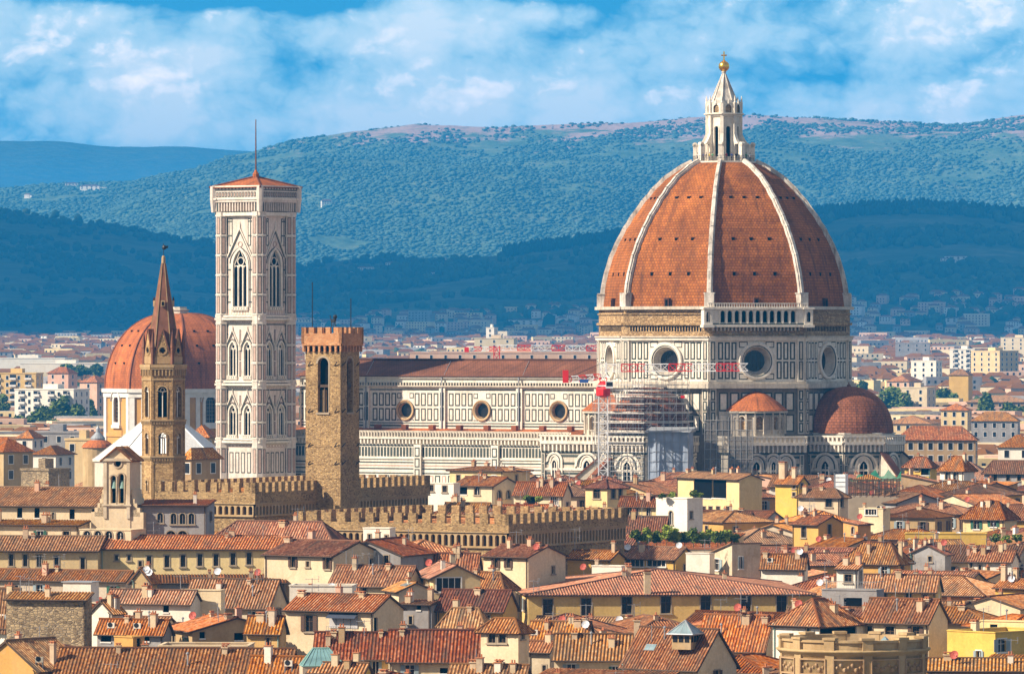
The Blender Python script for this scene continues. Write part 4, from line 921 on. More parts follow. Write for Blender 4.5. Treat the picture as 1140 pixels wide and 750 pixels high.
    rf = MB(); zr0, zr1 = zn(418.6), zp(401, 1333)
    roof_q = [w_n * (T1 + 1) + s_n * (H1 + 0.8) + Z * zr0, w_n * T0 + s_n * (H1 + 0.8) + Z * zr0, w_n * T0 + Z * zr1, w_n * (T1 + 1) + Z * zr1]
    roof_plane(rf, roof_q, 0, False); 
    rq = [w_n * T0 - s_n * (H1 + 0.8) + Z * zr0, w_n * (T1 + 1) - s_n * (H1 + 0.8) + Z * zr0, w_n * (T1 + 1) + Z * zr1, w_n * T0 + Z * zr1]; roof_plane(rf, rq, 0, False)
    rf.tube(w_n * (T1 + 1) + Z * (zr1 + 0.1), w_n * T0 + Z * (zr1 + 0.1), 0.3, 6)
    for t in (44, 64, 84): rf.tube(w_n * t + s_n * H1 + Z * (zr0 + 0.2), w_n * (t + 4) + s_n * 1 + Z * (zr1 - 0.1), 0.06, 4, 1)
    rf.build('nave_roof', [M['navet'], M['steel']], root)
    nw = MB(); f2 = FR(w_n * T0 - s_n * H1, w_n, -s_n); wall(nw, f2, 0, Ln, 0, zr0, [], 0, 0)
    f3 = FR(w_n * T1 - s_n * 21, s_n, w_n); wall(nw, f3, 0, 42, 0, zn(479), [], 0, 0)
    nw.face([w_n * (T1) - s_n * 11 + Z * zn(479), w_n * (T1) + s_n * 11 + Z * zn(479), w_n * T1 + s_n * 11 + Z * zr0, w_n * T1 + Z * zr1, w_n * T1 - s_n * 11 + Z * zr0], 0)
    nw.build('facade', [M['marb']], root)
    def za_(y): return zp(y, 1314)
    fr = FR(w_n * T1 + s_n * H2, e_u, s_n); La = T1 - 26.0
    al = MB(); zt = za_(480)
    wall(al, fr, 0, La, 0, zt, [], 0, 0)
    corbels(al, fr, 0, La, za_(494), za_(487), 0.9, 84, 0); balustrade(al, fr, 0, La, za_(487), za_(479.3), 0.5, 0.9, 100, 3)
    al.fbox(fr, 0, La, za_(496.5), za_(495.3), 0, 0.1, 1)
    nb = 92
    for i in range(nb):
        a = i * La / nb; panel(al, fr, a + 0.08, a + La / nb - 0.06, za_(508.5), za_(497.5), 0.05, 0.02, 0, 1)
    al.fbox(fr, 0, La, za_(511), za_(509.5), 0, 0.3, 0)
    for y, mm in ((514.5, 1), (518, 5), (521.5, 1), (526.5, 1)): al.fbox(fr, 0, La, za_(y + 1.0), za_(y - 0.4), 0, 0.05, mm)
    for i in range(46):
        a = i * La / 46
        if i % 2: panel(al, fr, a + 0.15, a + La / 46 - 0.15, za_(543), za_(529), 0.3)
        else: panel(al, fr, a + 0.25, a + La / 46 - 0.25, za_(540), za_(529), 0.3, 0.02, 5)
    for t in [34.9 + bay * (i - 0.5) for i in range(0, 5)]:
        a = T1 - t; al.fbox(fr, a - 0.9, a + 0.9, 0, za_(495), 0, 0.7, 0); f2 = FR(fr.p(0, 0, 0.7), fr.u, fr.n); panels(al, f2, a - 0.8, a + 0.8, za_(545), za_(497), 1, 4, 0.3, 0.3)
    for a in (16.0, 58.0):                                            # side portals with gables
        g = (a - 1.0, a + 1.0, 0, za_(536), 'goth')
        al.face([fr.p(a - 2.6, za_(537), 0.6), fr.p(a + 2.6, za_(537), 0.6), fr.p(a, za_(518), 0.6)], 0); al.face([fr.p(a - 1.7, za_(536), 0.64), fr.p(a + 1.7, za_(536), 0.64), fr.p(a, za_(523.5), 0.64)], 5)
        for s in (-2.8, 2.8): al.obox(fr.p(a + s - 0.3, 0, 0), fr.u * 0.6, fr.n * 0.8, Z * za_(527), 0); al.tube(fr.p(a + s, za_(527), 0.4), fr.p(a + s, za_(519), 0.4), 0.4, 4, 0, 0.02)
        al.tube(fr.p(a, za_(519), 0.6), fr.p(a, za_(513), 0.6), 0.3, 6, 0, 0.05)
    al.build('aisle', [M['marb'], M['green'], M['rough'], M['marb2'], M['glass'], M['pink']], root)
    ar = MB(); roof_plane(ar, [w_n * T1 + s_n * (H2 - 0.2) + Z * (zt - 1.0), w_n * 26 + s_n * (H2 - 0.2) + Z * (zt - 1.0), w_n * 26 + s_n * H1 + Z * (zt + 0.5), w_n * T1 + s_n * H1 + Z * (zt + 0.5)], 0, False)
    for t in range(30, 100, 7): ar.obox(w_n * t + s_n * 12 + Z * (zt + 0.2), w_n * 1.2, s_n * 1.2, Z * 1.1, 0)
    ar.build('aisle_roof', M['domet3'], root)
    return root, cS, zg1
CATH, C_SOUTH, ZG1 = build_cathedral()

# visitors on the walk round the lantern
def person(label, x, y, z, shirt, pants, rz, grp):
    mb = MB(); k = 0
    prof = []
    body = [(0.0, 0.86, .17, .11), (0.0, 1.0, .16, .11), (0.0, 1.2, .19, .12), (0.0, 1.38, .21, .11), (0.0, 1.45, .12, .08), (0.0, 1.5, .055, .055), (0.0, 1.55, .06, .07), (0.0, 1.63, .08, .095), (0.0, 1.72, .07, .085), (0.0, 1.77, .02, .03)]
    n = 8
    R = [[Vector((a * cos(2 * pi * i / n), b * sin(2 * pi * i / n), zz)) for i in range(n)] for _, zz, a, b in body]
    for j in range(len(R) - 1):
        for i in range(n): mb.face([R[j][i], R[j][(i + 1) % n], R[j + 1][(i + 1) % n], R[j + 1][i]], 0 if j < 4 else (2 if j < 7 else 3))
    mb.face(R[0][::-1], 1)
    for s in (-1, 1):
        mb.tube((s * .09, 0, .9), (s * .1, .02, .48), .085, 7, 1, .06); mb.tube((s * .1, .02, .48), (s * .1, 0, .06), .06, 7, 1, .042); mb.obox((s * .1 - .045, -.17, 0), (.09, 0, 0), (0, .24, 0), (0, 0, .07), 3)
        mb.tube((s * .2, 0, 1.4), (s * .25, .0, 1.12), .05, 6, 0, .042); mb.tube((s * .25, 0, 1.12), (s * .2, -.2, .98), .04, 6, 2, .03); mb.ball((s * .19, -.24, .97), .045, 6, 2)
    mb.ball((0, -.1, 1.63), .018, 6, 2)
    o = mb.build('person', [plain('shirt', shirt, 0.9), plain('trousers', pants, 0.9), M['skin'], plain('hair', (0.05, 0.03, 0.02), 0.8)], None)
    o.location = (x, y, z); o.rotation_euler = (0, 0, rz)
    return tag(o, label, 'person', grp)
_sh = [((0.7, 0.7, 0.7), 'white'), ((0.5, 0.05, 0.05), 'red'), ((0.05, 0.1, 0.4), 'blue'), ((0.04, 0.04, 0.04), 'black'), ((0.6, 0.45, 0.08), 'yellow'), ((0.1, 0.3, 0.15), 'green')]
_pl = ['at the left end of the lantern walk', 'behind the railing left of the centre rib', 'below the tall lantern windows', 'behind the railing right of the centre rib', 'at the right end of the lantern walk']
_rs = random.Random(4); _k = 0; _used = set()
for a in (-72, -58, -50, -41, -33, -26, -12, 3, 14, 24, 38, 50, 66):
    r = 6.0; d = azv(a) * r; c, nm = _sh[_k % 6]; _k += 1
    w = _pl[0] if a < -52 else _pl[1] if a < -20 else _pl[2] if a < 10 else _pl[3] if a < 45 else _pl[4]
    lb = 'tiny visitor in %s shirt %s' % (nm, w)
    person(lb, XC + d.x, YC + d.y, zp(179.6, 1300), c, (0.06, 0.07, 0.12) if _k % 2 else (0.25, 0.22, 0.18), rad(a) + _rs.uniform(-.6, .6), 'visitors round the lantern')

# ------------------------------------------------------------------ the bell tower
def build_campanile():
    Y0 = 1319.0; th = 37.0; s = Y0 / F
    Wd = 52 * s / cos(rad(th)); Wd2 = Wd
    c0 = P(289.3, 375, Y0)
    root = thing('bell_tower', 'tall square white and pink marble bell tower with pointed windows and flagpole', 'bell tower', (c0.x, Y0, 0), rad(-th))
    def z(y): return zp(y, Y0 + 2)
    mats = [M['pinkw'], M['green'], M['pink'], M['dark'], M['marb']]
    faces = [FR((-Wd, 0, 0), (1, 0, 0), (0, -1, 0)), FR((0, 0, 0), (0, 1, 0), (1, 0, 0)), FR((0, Wd, 0), (-1, 0, 0), (0, 1, 0)), FR((-Wd, Wd, 0), (0, -1, 0), (-1, 0, 0))]
    ins = 1.0
    sh = MB(); tr = []
    ztop = z(236)
    stages = [(0, z(492)), (z(492), z(428)), (z(428), z(355)), (z(355), ztop)]
    for fi, f in enumerate(faces):
        fr = FR(f.p(0, 0, -ins), f.u, f.n)
        hs = []
        for (y0, y1) in ((451, 484), (380.5, 418)):
            for c in (0.335, 0.665): hs.append((Wd * c - 0.95, Wd * c + 0.95, z(y1), z(y0), 'goth'))
        hs.append((Wd / 2 - 1.95, Wd / 2 + 1.95, z(341), z(278), 'goth'))
        wall(sh, fr, ins, Wd - ins, 0, ztop, hs, 0, 0.5, 4)
        tr.append((fr, hs))
        for h in hs: pane(sh, fr, h, -0.48, 3)
        # inlaid panels round the windows
        for za, zb in stages[1:3]:
            mid = Wd / 2
            for c0_, c1_ in ((ins + 1.0, ins + 1.75), (mid - 0.38, mid + 0.38), (Wd - ins - 1.75, Wd - ins - 1.0)): panels(sh, fr, c0_, c1_, za + 1.6, zb - 2.2, 1, 3, 0.25, 0.16, 1, 2)
            sh.fbox(fr, ins, Wd - ins, za + 0.5, za + 0.75, 0, 0.08, 1); sh.fbox(fr, ins, Wd - ins, zb - 1.3, zb - 1.05, 0, 0.08, 1); panels(sh, fr, ins + 0.6, Wd - ins - 0.6, zb - 1.0, zb - 0.2, 14, 1, 0.15, 0.1, 2, 4)
        za, zb = stages[3]
        for c0_, c1_ in ((ins + 0.9, ins + 2.1), (Wd - ins - 2.1, Wd - ins - 0.9)): panels(sh, fr, c0_, c1_, za + 3, zb - 8.5, 1, 4, 0.3, 0.2, 1, 2)
        for c0_, c1_ in ((ins + 1.0, Wd / 2 - 2.0), (Wd / 2 + 2.0, Wd - ins - 1.0)): panels(sh, fr, c0_, c1_, zb - 7.5, zb - 1.2, 2, 1, 0.3, 0.25, 1, 4)
        panels(sh, fr, ins + 0.6, Wd - ins - 0.6, za + 0.7, za + 2.2, 12, 1, 0.2, 0.16, 2, 4)
        for y_ in (246, 262, 300, 322, 336): sh.fbox(fr, ins, Wd / 2 - 2.3, z(y_ + .9), z(y_ - .6), 0, 0.06, 1); sh.fbox(fr, Wd / 2 + 2.3, Wd - ins, z(y_ + .9), z(y_ - .6), 0, 0.06, 1)
        for y_ in (363, 372, 396, 412, 436, 444, 467, 481): sh.fbox(fr, ins, ins + 2.0, z(y_ + .6), z(y_ - .5), 0, 0.06, 1); sh.fbox(fr, Wd - ins - 2.0, Wd - ins, z(y_ + .6), z(y_ - .5), 0, 0.06, 1)
        panels(sh, fr, ins + 0.4, Wd - ins - 0.4, z(528), z(502), 6, 1, 0.5, 0.25, 1, 0); panels(sh, fr, ins + 0.4, Wd - ins - 0.4, z(498.5), z(494), 10, 1, 0.2, 0.15, 2, 4)
        for y0 in (492, 428, 355):
            sh.fbox(f, 0, Wd, z(y0 + 1), z(y0 - 1.2), -ins - 0.2, 0.1, 4); sh.fbox(f, 0.4, Wd - 0.4, z(y0 - 1.2), z(y0 - 2.2), -ins - 0.2, -0.45, 1); sh.fbox(f, 0, Wd, z(y0 - 2.2), z(y0 - 4.2), -ins - 0.2, -0.1, 4)
            for i in range(26): sh.fbox(f, ins + 1.2 + i * (Wd - 2 * ins - 2.4) / 26, ins + 1.2 + (i + .5) * (Wd - 2 * ins - 2.4) / 26, z(y0 + 2.6), z(y0 + 1), -ins, -0.4, 4)
    body = sh.build('shaft', mats, root)
    # octagonal corner buttresses
    for (cx, cy) in ((0, 0), (0, Wd), (-Wd, 0), (-Wd, Wd)):
        mb = MB(); c = Vector((cx + (-1.25 if cx == 0 else 1.25), cy + (1.25 if cy == 0 else -1.25), 0)); rb = 1.62; wb = 2 * rb * sin(rad(22.5)); apb = rb * cos(rad(22.5))
        for k in range(8):
            n = azv(45 * k); u = Vector((-n.y, n.x, 0)); fr = FR(c + n * apb - u * (wb / 2), u, n); wall(mb, fr, 0, wb, 0, ztop + 0.1, [], 0, 0)
            ys = [528, 498, 488, 470, 450, 432, 424, 404, 384, 360, 350, 328, 306, 284, 262, 240]
            for i in range(len(ys) - 1):
                if ys[i] - ys[i + 1] > 12: panel(mb, fr, 0.2, wb - 0.2, z(ys[i] - 1.5), z(ys[i + 1] + 1.5), 0.14, 0.02, 1, 2)
                mb.fbox(fr, 0, wb, z(ys[i + 1] + .5), z(ys[i + 1] - .5), 0, 0.1, 4)
        mb.build('corner_buttress', mats, root)
    # tracery, gables
    for fi, (fr, hs) in enumerate(tr):
        if fi > 1: continue
        for h in hs:
            mb = MB(); c = (h[0] + h[1]) / 2; w = h[1] - h[0]; big = w > 3
            ring(mb, fr, outline(h), 0.3 if not big else 0.5, 0, 0.22, 4); ring(mb, fr, [(c + (x - c) * 1.42, y + (0.5 if y > h[2] + 1 else 0)) for x, y in outline(h)][1:], 0.16, 0, 0.12, 1, False)
            nl = 3 if big else 2; zs = h[3] - 0.866 * w - (0.4 if big else 0.2)
            for i in range(1, nl): mb.tube(fr.p(h[0] + w * i / nl, h[2], -0.2), fr.p(h[0] + w * i / nl, zs + 0.3, -0.2), 0.2 if big else 0.15, 6, 4)
            hl = [(h[0] + w * (i + 0.1) / nl, h[0] + w * (i + 0.9) / nl, zs - 1.2, zs + 0.35, 'goth') for i in range(nl)]
            fi_ = FR(fr.p(0, 0, -0.15), fr.u, fr.n)
            o = outline(h); top = [q for q in o if q[1] > zs - 0.01]
            wall(mb, fi_, h[0] + 0.02, h[1] - 0.02, zs - 1.2, zs + 0.4, hl, 4, 0.2)
            rr = w * 0.2; 
            ringpts = [(c + rr * cos(2 * pi * i / 14), zs + 0.4 + rr * 1.15 + rr * sin(2 * pi * i / 14)) for i in range(14)]; ring(mb, fi_, ringpts, 0.16, -0.2, 0, 4)
            for sg in (-1, 1): mb.tube(fi_.p(c + sg * w * 0.46, zs + 0.3), fi_.p(c + sg * 0.05, h[3] - 0.1), 0.1, 4, 4)
            mb.fbox(fr, h[0] - 0.4, h[1] + 0.4, h[2] - 0.9, h[2], -0.3, 0.45, 4); panels(mb, FR(fr.p(0, 0, 0.45), fr.u, fr.n), h[0] - 0.3, h[1] + 0.3, h[2] - 0.8, h[2] - 0.1, 6 if big else 4, 1, 0.1, 0.08, 1, 4)
            gh = 6.4 if big else 3.4; gz = h[3] - (w * 0.42 if big else w * 0.35); gw = w * 0.92
            for sg in (-1, 1):
                a, b = fr.p(c + sg * gw, gz, 0.18), fr.p(c, gz + gh, 0.18); mb.tube(a, b, 0.17 if big else 0.13, 4, 4); mb.tube(fr.p(c + sg * (gw - .45), gz + .1, 0.1), fr.p(c, gz + gh - .8, 0.1), 0.09, 4, 1)
                mb.tube(fr.p(c + sg * (gw + .15), gz - 1.2, .2), fr.p(c + sg * (gw + .15), gz + (1.9 if big else 1.1), .2), 0.2, 4, 4, 0.05)
            pts = [(c + 0.5 * cos(2 * pi * i / 12), gz + gh * 0.45 + 0.5 * sin(2 * pi * i / 12)) for i in range(12)]; ring(mb, fr, pts, 0.14, 0, 0.12, 2)
            mb.tube(fr.p(c, gz + gh - .1, .18), fr.p(c, gz + gh + (1.5 if big else .8), .18), 0.2, 5, 4, 0.04)
            mb.build('window_tracery', mats, body)
    # projecting crown, parapet, low roof, pole
    cw = MB(); e = 0.45
    for f in faces:
        cw.fbox(f, -.2, Wd + .2, z(236), z(222), -1.2, -0.5, 1); corbels(cw, FR(f.p(0, 0, -0.5), f.u, f.n), -e * 0.5, Wd + e * 0.5, z(235), z(222), e + .5, 17, 0)
        pass
        cw.fbox(f, -0.8, Wd + 0.8, z(222), z(220.4), -1, e + 0.2, 4); cw.fbox(f, -e, Wd + e, z(220.4), z(208), e - 0.35, e, 0)
        fp = FR(f.p(0, 0, e), f.u, f.n); panels(cw, fp, -e + 0.3, Wd + e - 0.3, z(219.7), z(213.2), 16, 1, 0.16, 0.2, 1, 2); cw.fbox(f, -e - 0.1, Wd + e + 0.1, z(208.5), z(206.5), e - 0.45, e + 0.12, 4); cw.fbox(fp, -e, Wd + e, z(212), z(211), 0, 0.06, 1)
        for i in range(14): cw.fbox(fp, -e + 0.7 + i * (Wd + 2 * e) / 14, -e + 1.05 + i * (Wd + 2 * e) / 14, z(210.6), z(209.2), 0, 0.05, 1)
        cw.fbox(f, 0, Wd, z(240), z(236), -1.2, -0.1, 4)
    for (cx, cy, sx, sy) in ((0, 0, 1, -1), (0, Wd, 1, 1), (-Wd, 0, -1, -1), (-Wd, Wd, -1, 1)):
        cc = Vector((cx + sx * e * 0.45, cy + sy * e * 0.45, 0)); cw.lathe(cc, [(0.5, z(236)), (0.8, z(222)), (0.8, z(207))], 8, 0, 22.5, 382.5); cw.cap(cc, 0.8, z(207), 8, 0, 22.5)
    cw.face([Vector((e, -e, z(220))), Vector((e, Wd + e, z(220))), Vector((-Wd - e, Wd + e, z(220))), Vector((-Wd - e, -e, z(220)))], 0)
    cw.build('parapet', mats, root)
    rf = MB(); m_ = Vector((-Wd / 2, Wd / 2, z(196))); q = [Vector((0.9, -0.9, z(208.5))), Vector((0.9, Wd + 0.9, z(208.5))), Vector((-Wd - 0.9, Wd + 0.9, z(208.5))), Vector((-Wd - 0.9, -0.9, z(208.5)))]
    for i in range(4): roof_plane(rf, [q[i], q[(i + 1) % 4], m_], 0, False)
    for i in range(4): rf.tube(q[i] + Z * .1, m_ + Z * .1, 0.22, 5)
    rf.lathe((-Wd / 2, Wd / 2, z(197.5)), [(0.75, -1), (0.7, 0.9), (0.45, 1.3), (0.2, 1.8)], 8)
    rf.build('roof', M['domet3'], root)
    pl = MB(); pl.tube((-Wd / 2, Wd / 2, z(197)), (-Wd / 2, Wd / 2, z(132)), 0.2, 6, 0, 0.1); pl.build('flagpole', plain('rusty_iron', (0.14, 0.06, 0.045), 0.7), root)
build_campanile()

# ------------------------------------------------------------------ fortress palace: tower and two crenellated blocks
def merlons(mb, fr, L, z0, z1, step, duty, th, m=0, off=0.0):
    n = max(1, round(L / step)); st = L / n
    for i in range(n):
        a = i * st + off * st; mb.fbox(fr, a, min(L, a + st * duty), z0, z1, -th, 0, m)
def build_watch_tower():
    Y0 = 950.0; th = 27.0; s = Y0 / F; Wl = 39.4 * s / cos(rad(th)); Wr = 20 * s / sin(rad(th)); c0 = P(379, 375, Y0)
    root = thing('watch_tower', 'square tan stone tower with brick crenellated top and tall arched belfry openings', 'tower', (c0.x, Y0, 0), rad(-th))
    def z(y): return zp(y, Y0 + 1)
    faces = [(FR((-Wl, 0, 0), (1, 0, 0), (0, -1, 0)), Wl), (FR((0, 0, 0), (0, 1, 0), (1, 0, 0)), Wr), (FR((0, Wr, 0), (-1, 0, 0), (0, 1, 0)), Wl), (FR((-Wl, Wr, 0), (0, -1, 0), (-1, 0, 0)), Wr)]
    sh = MB(); tops = MB(); bars = MB()
    for f, L in faces:
        h = (L * 0.5 - 0.95, L * 0.5 + 0.95, z(459), z(398), 'arch')
        wall(sh, f, 0, L, 0, z(384), [h], 0, 0.9)
        pane(sh, f, h, -0.9, 1)
        ring(sh, f, outline(h)[1:], 0.3, 0, 0.03, 2, False); sh.fbox(f, h[0] - 0.2, h[1] + 0.2, h[2] - 0.3, h[2], -0.3, 0.18, 2)
        for y in (497, 532): sh.fbox(f, 0, L, z(y) - .08, z(y) + .08, 0, 0.06, 0)
        for y in (405, 457, 495, 515):
            for a in (0.12, 0.88): sh.tube(f.p(L * a - .3, z(y) - .3, 0.05), f.p(L * a + .3, z(y) + .3, 0.35), 0.08, 4, 3)
        bars.fbox(f, h[0], h[1], z(431), z(428), -0.6, -0.3, 0); bars.fbox(f, L / 2 - .08, L / 2 + .08, h[2], z(431), -0.6, -0.45, 0)
        bars.fbox(f, L / 2 - .6, L / 2 + .25, h[2] + .1, z(434), -0.85, -0.7, 1)
        e = 0.5
        corbels(tops, f, -e * .6, L + e * .6, z(391.5), z(382.5), e, 7, 0); pane(tops, f, (0, L, z(391), z(383), 'rect'), 0.04, 1)
        tops.fbox(f, -e, L + e, z(382.5), z(371), e - 0.5, e, 0)
        merlons(tops, FR(f.p(-e, 0, e), f.u, f.n), L + 2 * e, z(371), z(364.2), 1.55, 0.56, 0.5, 0, 0.0)
        tops.fbox(f, L + e - 0.55, L + e, z(371), z(364.2), e - 0.5, e, 0)
    tops.face([Vector((0.3, -0.3, z(376))), Vector((0.3, Wr, z(376))), Vector((-Wl, Wr, z(376))), Vector((-Wl, -0.3, z(376)))], 1)
    sh.build('shaft', [M['fort'], M['dark'], M['trim'], M['black']], root); tops.build('battlement', [M['brick'], M['dark']], root); bars.build('bell_frame', [M['wood'], M['tan'] if 'tan' in M else WALLS['tan']], root)
    pm = MB()
    for px, y0 in ((345.8, 314), (393.5, 332)):
        a = (px - 379) * s / cos(rad(th)); pm.tube((a if px < 379 else -0.5, 0.4 if px < 379 else Wr * .7, z(375)), (a if px < 379 else -0.5, 0.4 if px < 379 else Wr * .7, z(y0)), 0.075, 5)
    pm.build('pole', M['black'], root)
    v = MB(); x0 = (366 - 379) * s / cos(rad(th)); v.tube((x0, 1.5, z(378)), (x0, 1.5, z(351)), 0.05, 5)
    v.obox((x0 - .45, 1.45, z(359)), (.8, 0, 0), (0, .1, 0), (0, 0, .5)); v.ball((x0 + .3, 1.5, z(352.5)), .35, 8); v.tube((x0 - .4, 1.5, z(358)), (x0 - .6, 1.5, z(351)), .07, 4); v.tube((x0 - .3, 1.5, z(359)), (x0 - .3, 1.5, z(363)), .09, 4); v.tube((x0 + .25, 1.5, z(359)), (x0 + .3, 1.5, z(363)), .09, 4); v.tube((x0 + .2, 1.5, z(358)), (x0 + .3, 1.5, z(352.5)), .2, 6)
    v.build('weather_vane', M['black'], root)
build_watch_tower()

def fort_block(label, xl, xc, xr, ytl, ybl, Y0, th, mstep, arc, roof, tagname):
    s = Y0 / F; Wl = (xc - xl) * s / cos(rad(th)); Wr = (xr - xc) * s / sin(rad(th)); c0 = P(xc, 375, Y0)
    root = thing('crenellated_palace', label, 'palace', (c0.x, Y0, 0), rad(-th))
    z = lambda y: zp(y, Y0 + 3)
    zt, zm, za, zb = z(ytl), z(ytl + 11), z(arc[0]), z(arc[1])
    faces = [(FR((-Wl, 0, 0), (1, 0, 0), (0, -1, 0)), Wl), (FR((0, 0, 0), (0, 1, 0), (1, 0, 0)), Wr), (FR((0, Wr, 0), (-1, 0, 0), (0, 1, 0)), Wl), (FR((-Wl, Wr, 0), (0, -1, 0), (-1, 0, 0)), Wr)]
    bt = MB(); lw = MB(); ac = MB(); e = 0.4
    for i, (f, L) in enumerate(faces):
        fp = FR(f.p(-e, 0, e), f.u, f.n); Lp = L + 2 * e
        wall(bt, fp, 0, Lp, za, zm, [], 0, 0); bt.fbox(fp, 0, Lp, zm - 0.2, zm, -0.6, -0.02, 0)
        merlons(bt, fp, Lp, zm, zt, mstep, 0.57, 0.6, 0); bt.fbox(fp, Lp - mstep * .57, Lp, zm, zt, -0.6, 0, 0)
        wall(lw, f, 0, L, 0, zb, [], 0, 0)
        n = max(3, int(L / 1.05)); st = L / n
        hs = [(a * st + st * .18, a * st + st * .82, zb + 0.1, za - 0.35, 'arch') for a in range(n)]
        fa = FR(f.p(0, 0, 0.25), f.u, f.n); wall(ac, fa, 0, L, zb, za, hs, 0, 0.6, 0); ac.fbox(fa, 0, L, zb - .2, zb, -.25, 0.1, 0); ac.fbox(fp, 0, Lp, za - .05, za + .1, -.6, 0.08, 0)
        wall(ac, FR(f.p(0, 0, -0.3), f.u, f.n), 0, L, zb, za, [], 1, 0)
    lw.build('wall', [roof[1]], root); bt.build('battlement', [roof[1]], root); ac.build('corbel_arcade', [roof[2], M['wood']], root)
    rf = MB(); zr = zm - 0.9; zg = zr + roof[0]; d = min(Wl, Wr) / 2
    if Wr >= Wl: A, B = Vector((-Wl / 2, d, zg)), Vector((-Wl / 2, Wr - d, zg)); pl = [[(0, 0), (0, Wr), B, A], [(0, Wr), (-Wl, Wr), B], [(-Wl, Wr), (-Wl, 0), A, B], [(-Wl, 0), (0, 0), A]]
    else: A, B = Vector((-Wl + d, Wr / 2, zg)), Vector((-d, Wr / 2, zg)); pl = [[(-Wl, 0), (0, 0), B, A], [(0, 0), (0, Wr), B], [(0, Wr), (-Wl, Wr), A, B], [(-Wl, Wr), (-Wl, 0), A]]
    for q in pl: roof_plane(rf, [Vector((p[0], p[1], zr)) if len(p) == 2 else p for p in q], 0, True)
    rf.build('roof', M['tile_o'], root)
    return root, Wl, Wr
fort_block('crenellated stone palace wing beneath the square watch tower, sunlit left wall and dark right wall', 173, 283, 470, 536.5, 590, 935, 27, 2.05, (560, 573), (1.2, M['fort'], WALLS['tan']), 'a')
fort_block('long crenellated palace wing with a row of small arches under its battlements', 328, 565, 700, 571.5, 612, 893, 27, 2.35, (592, 608), (1.0, M['fort'], WALLS['tan']), 'b')

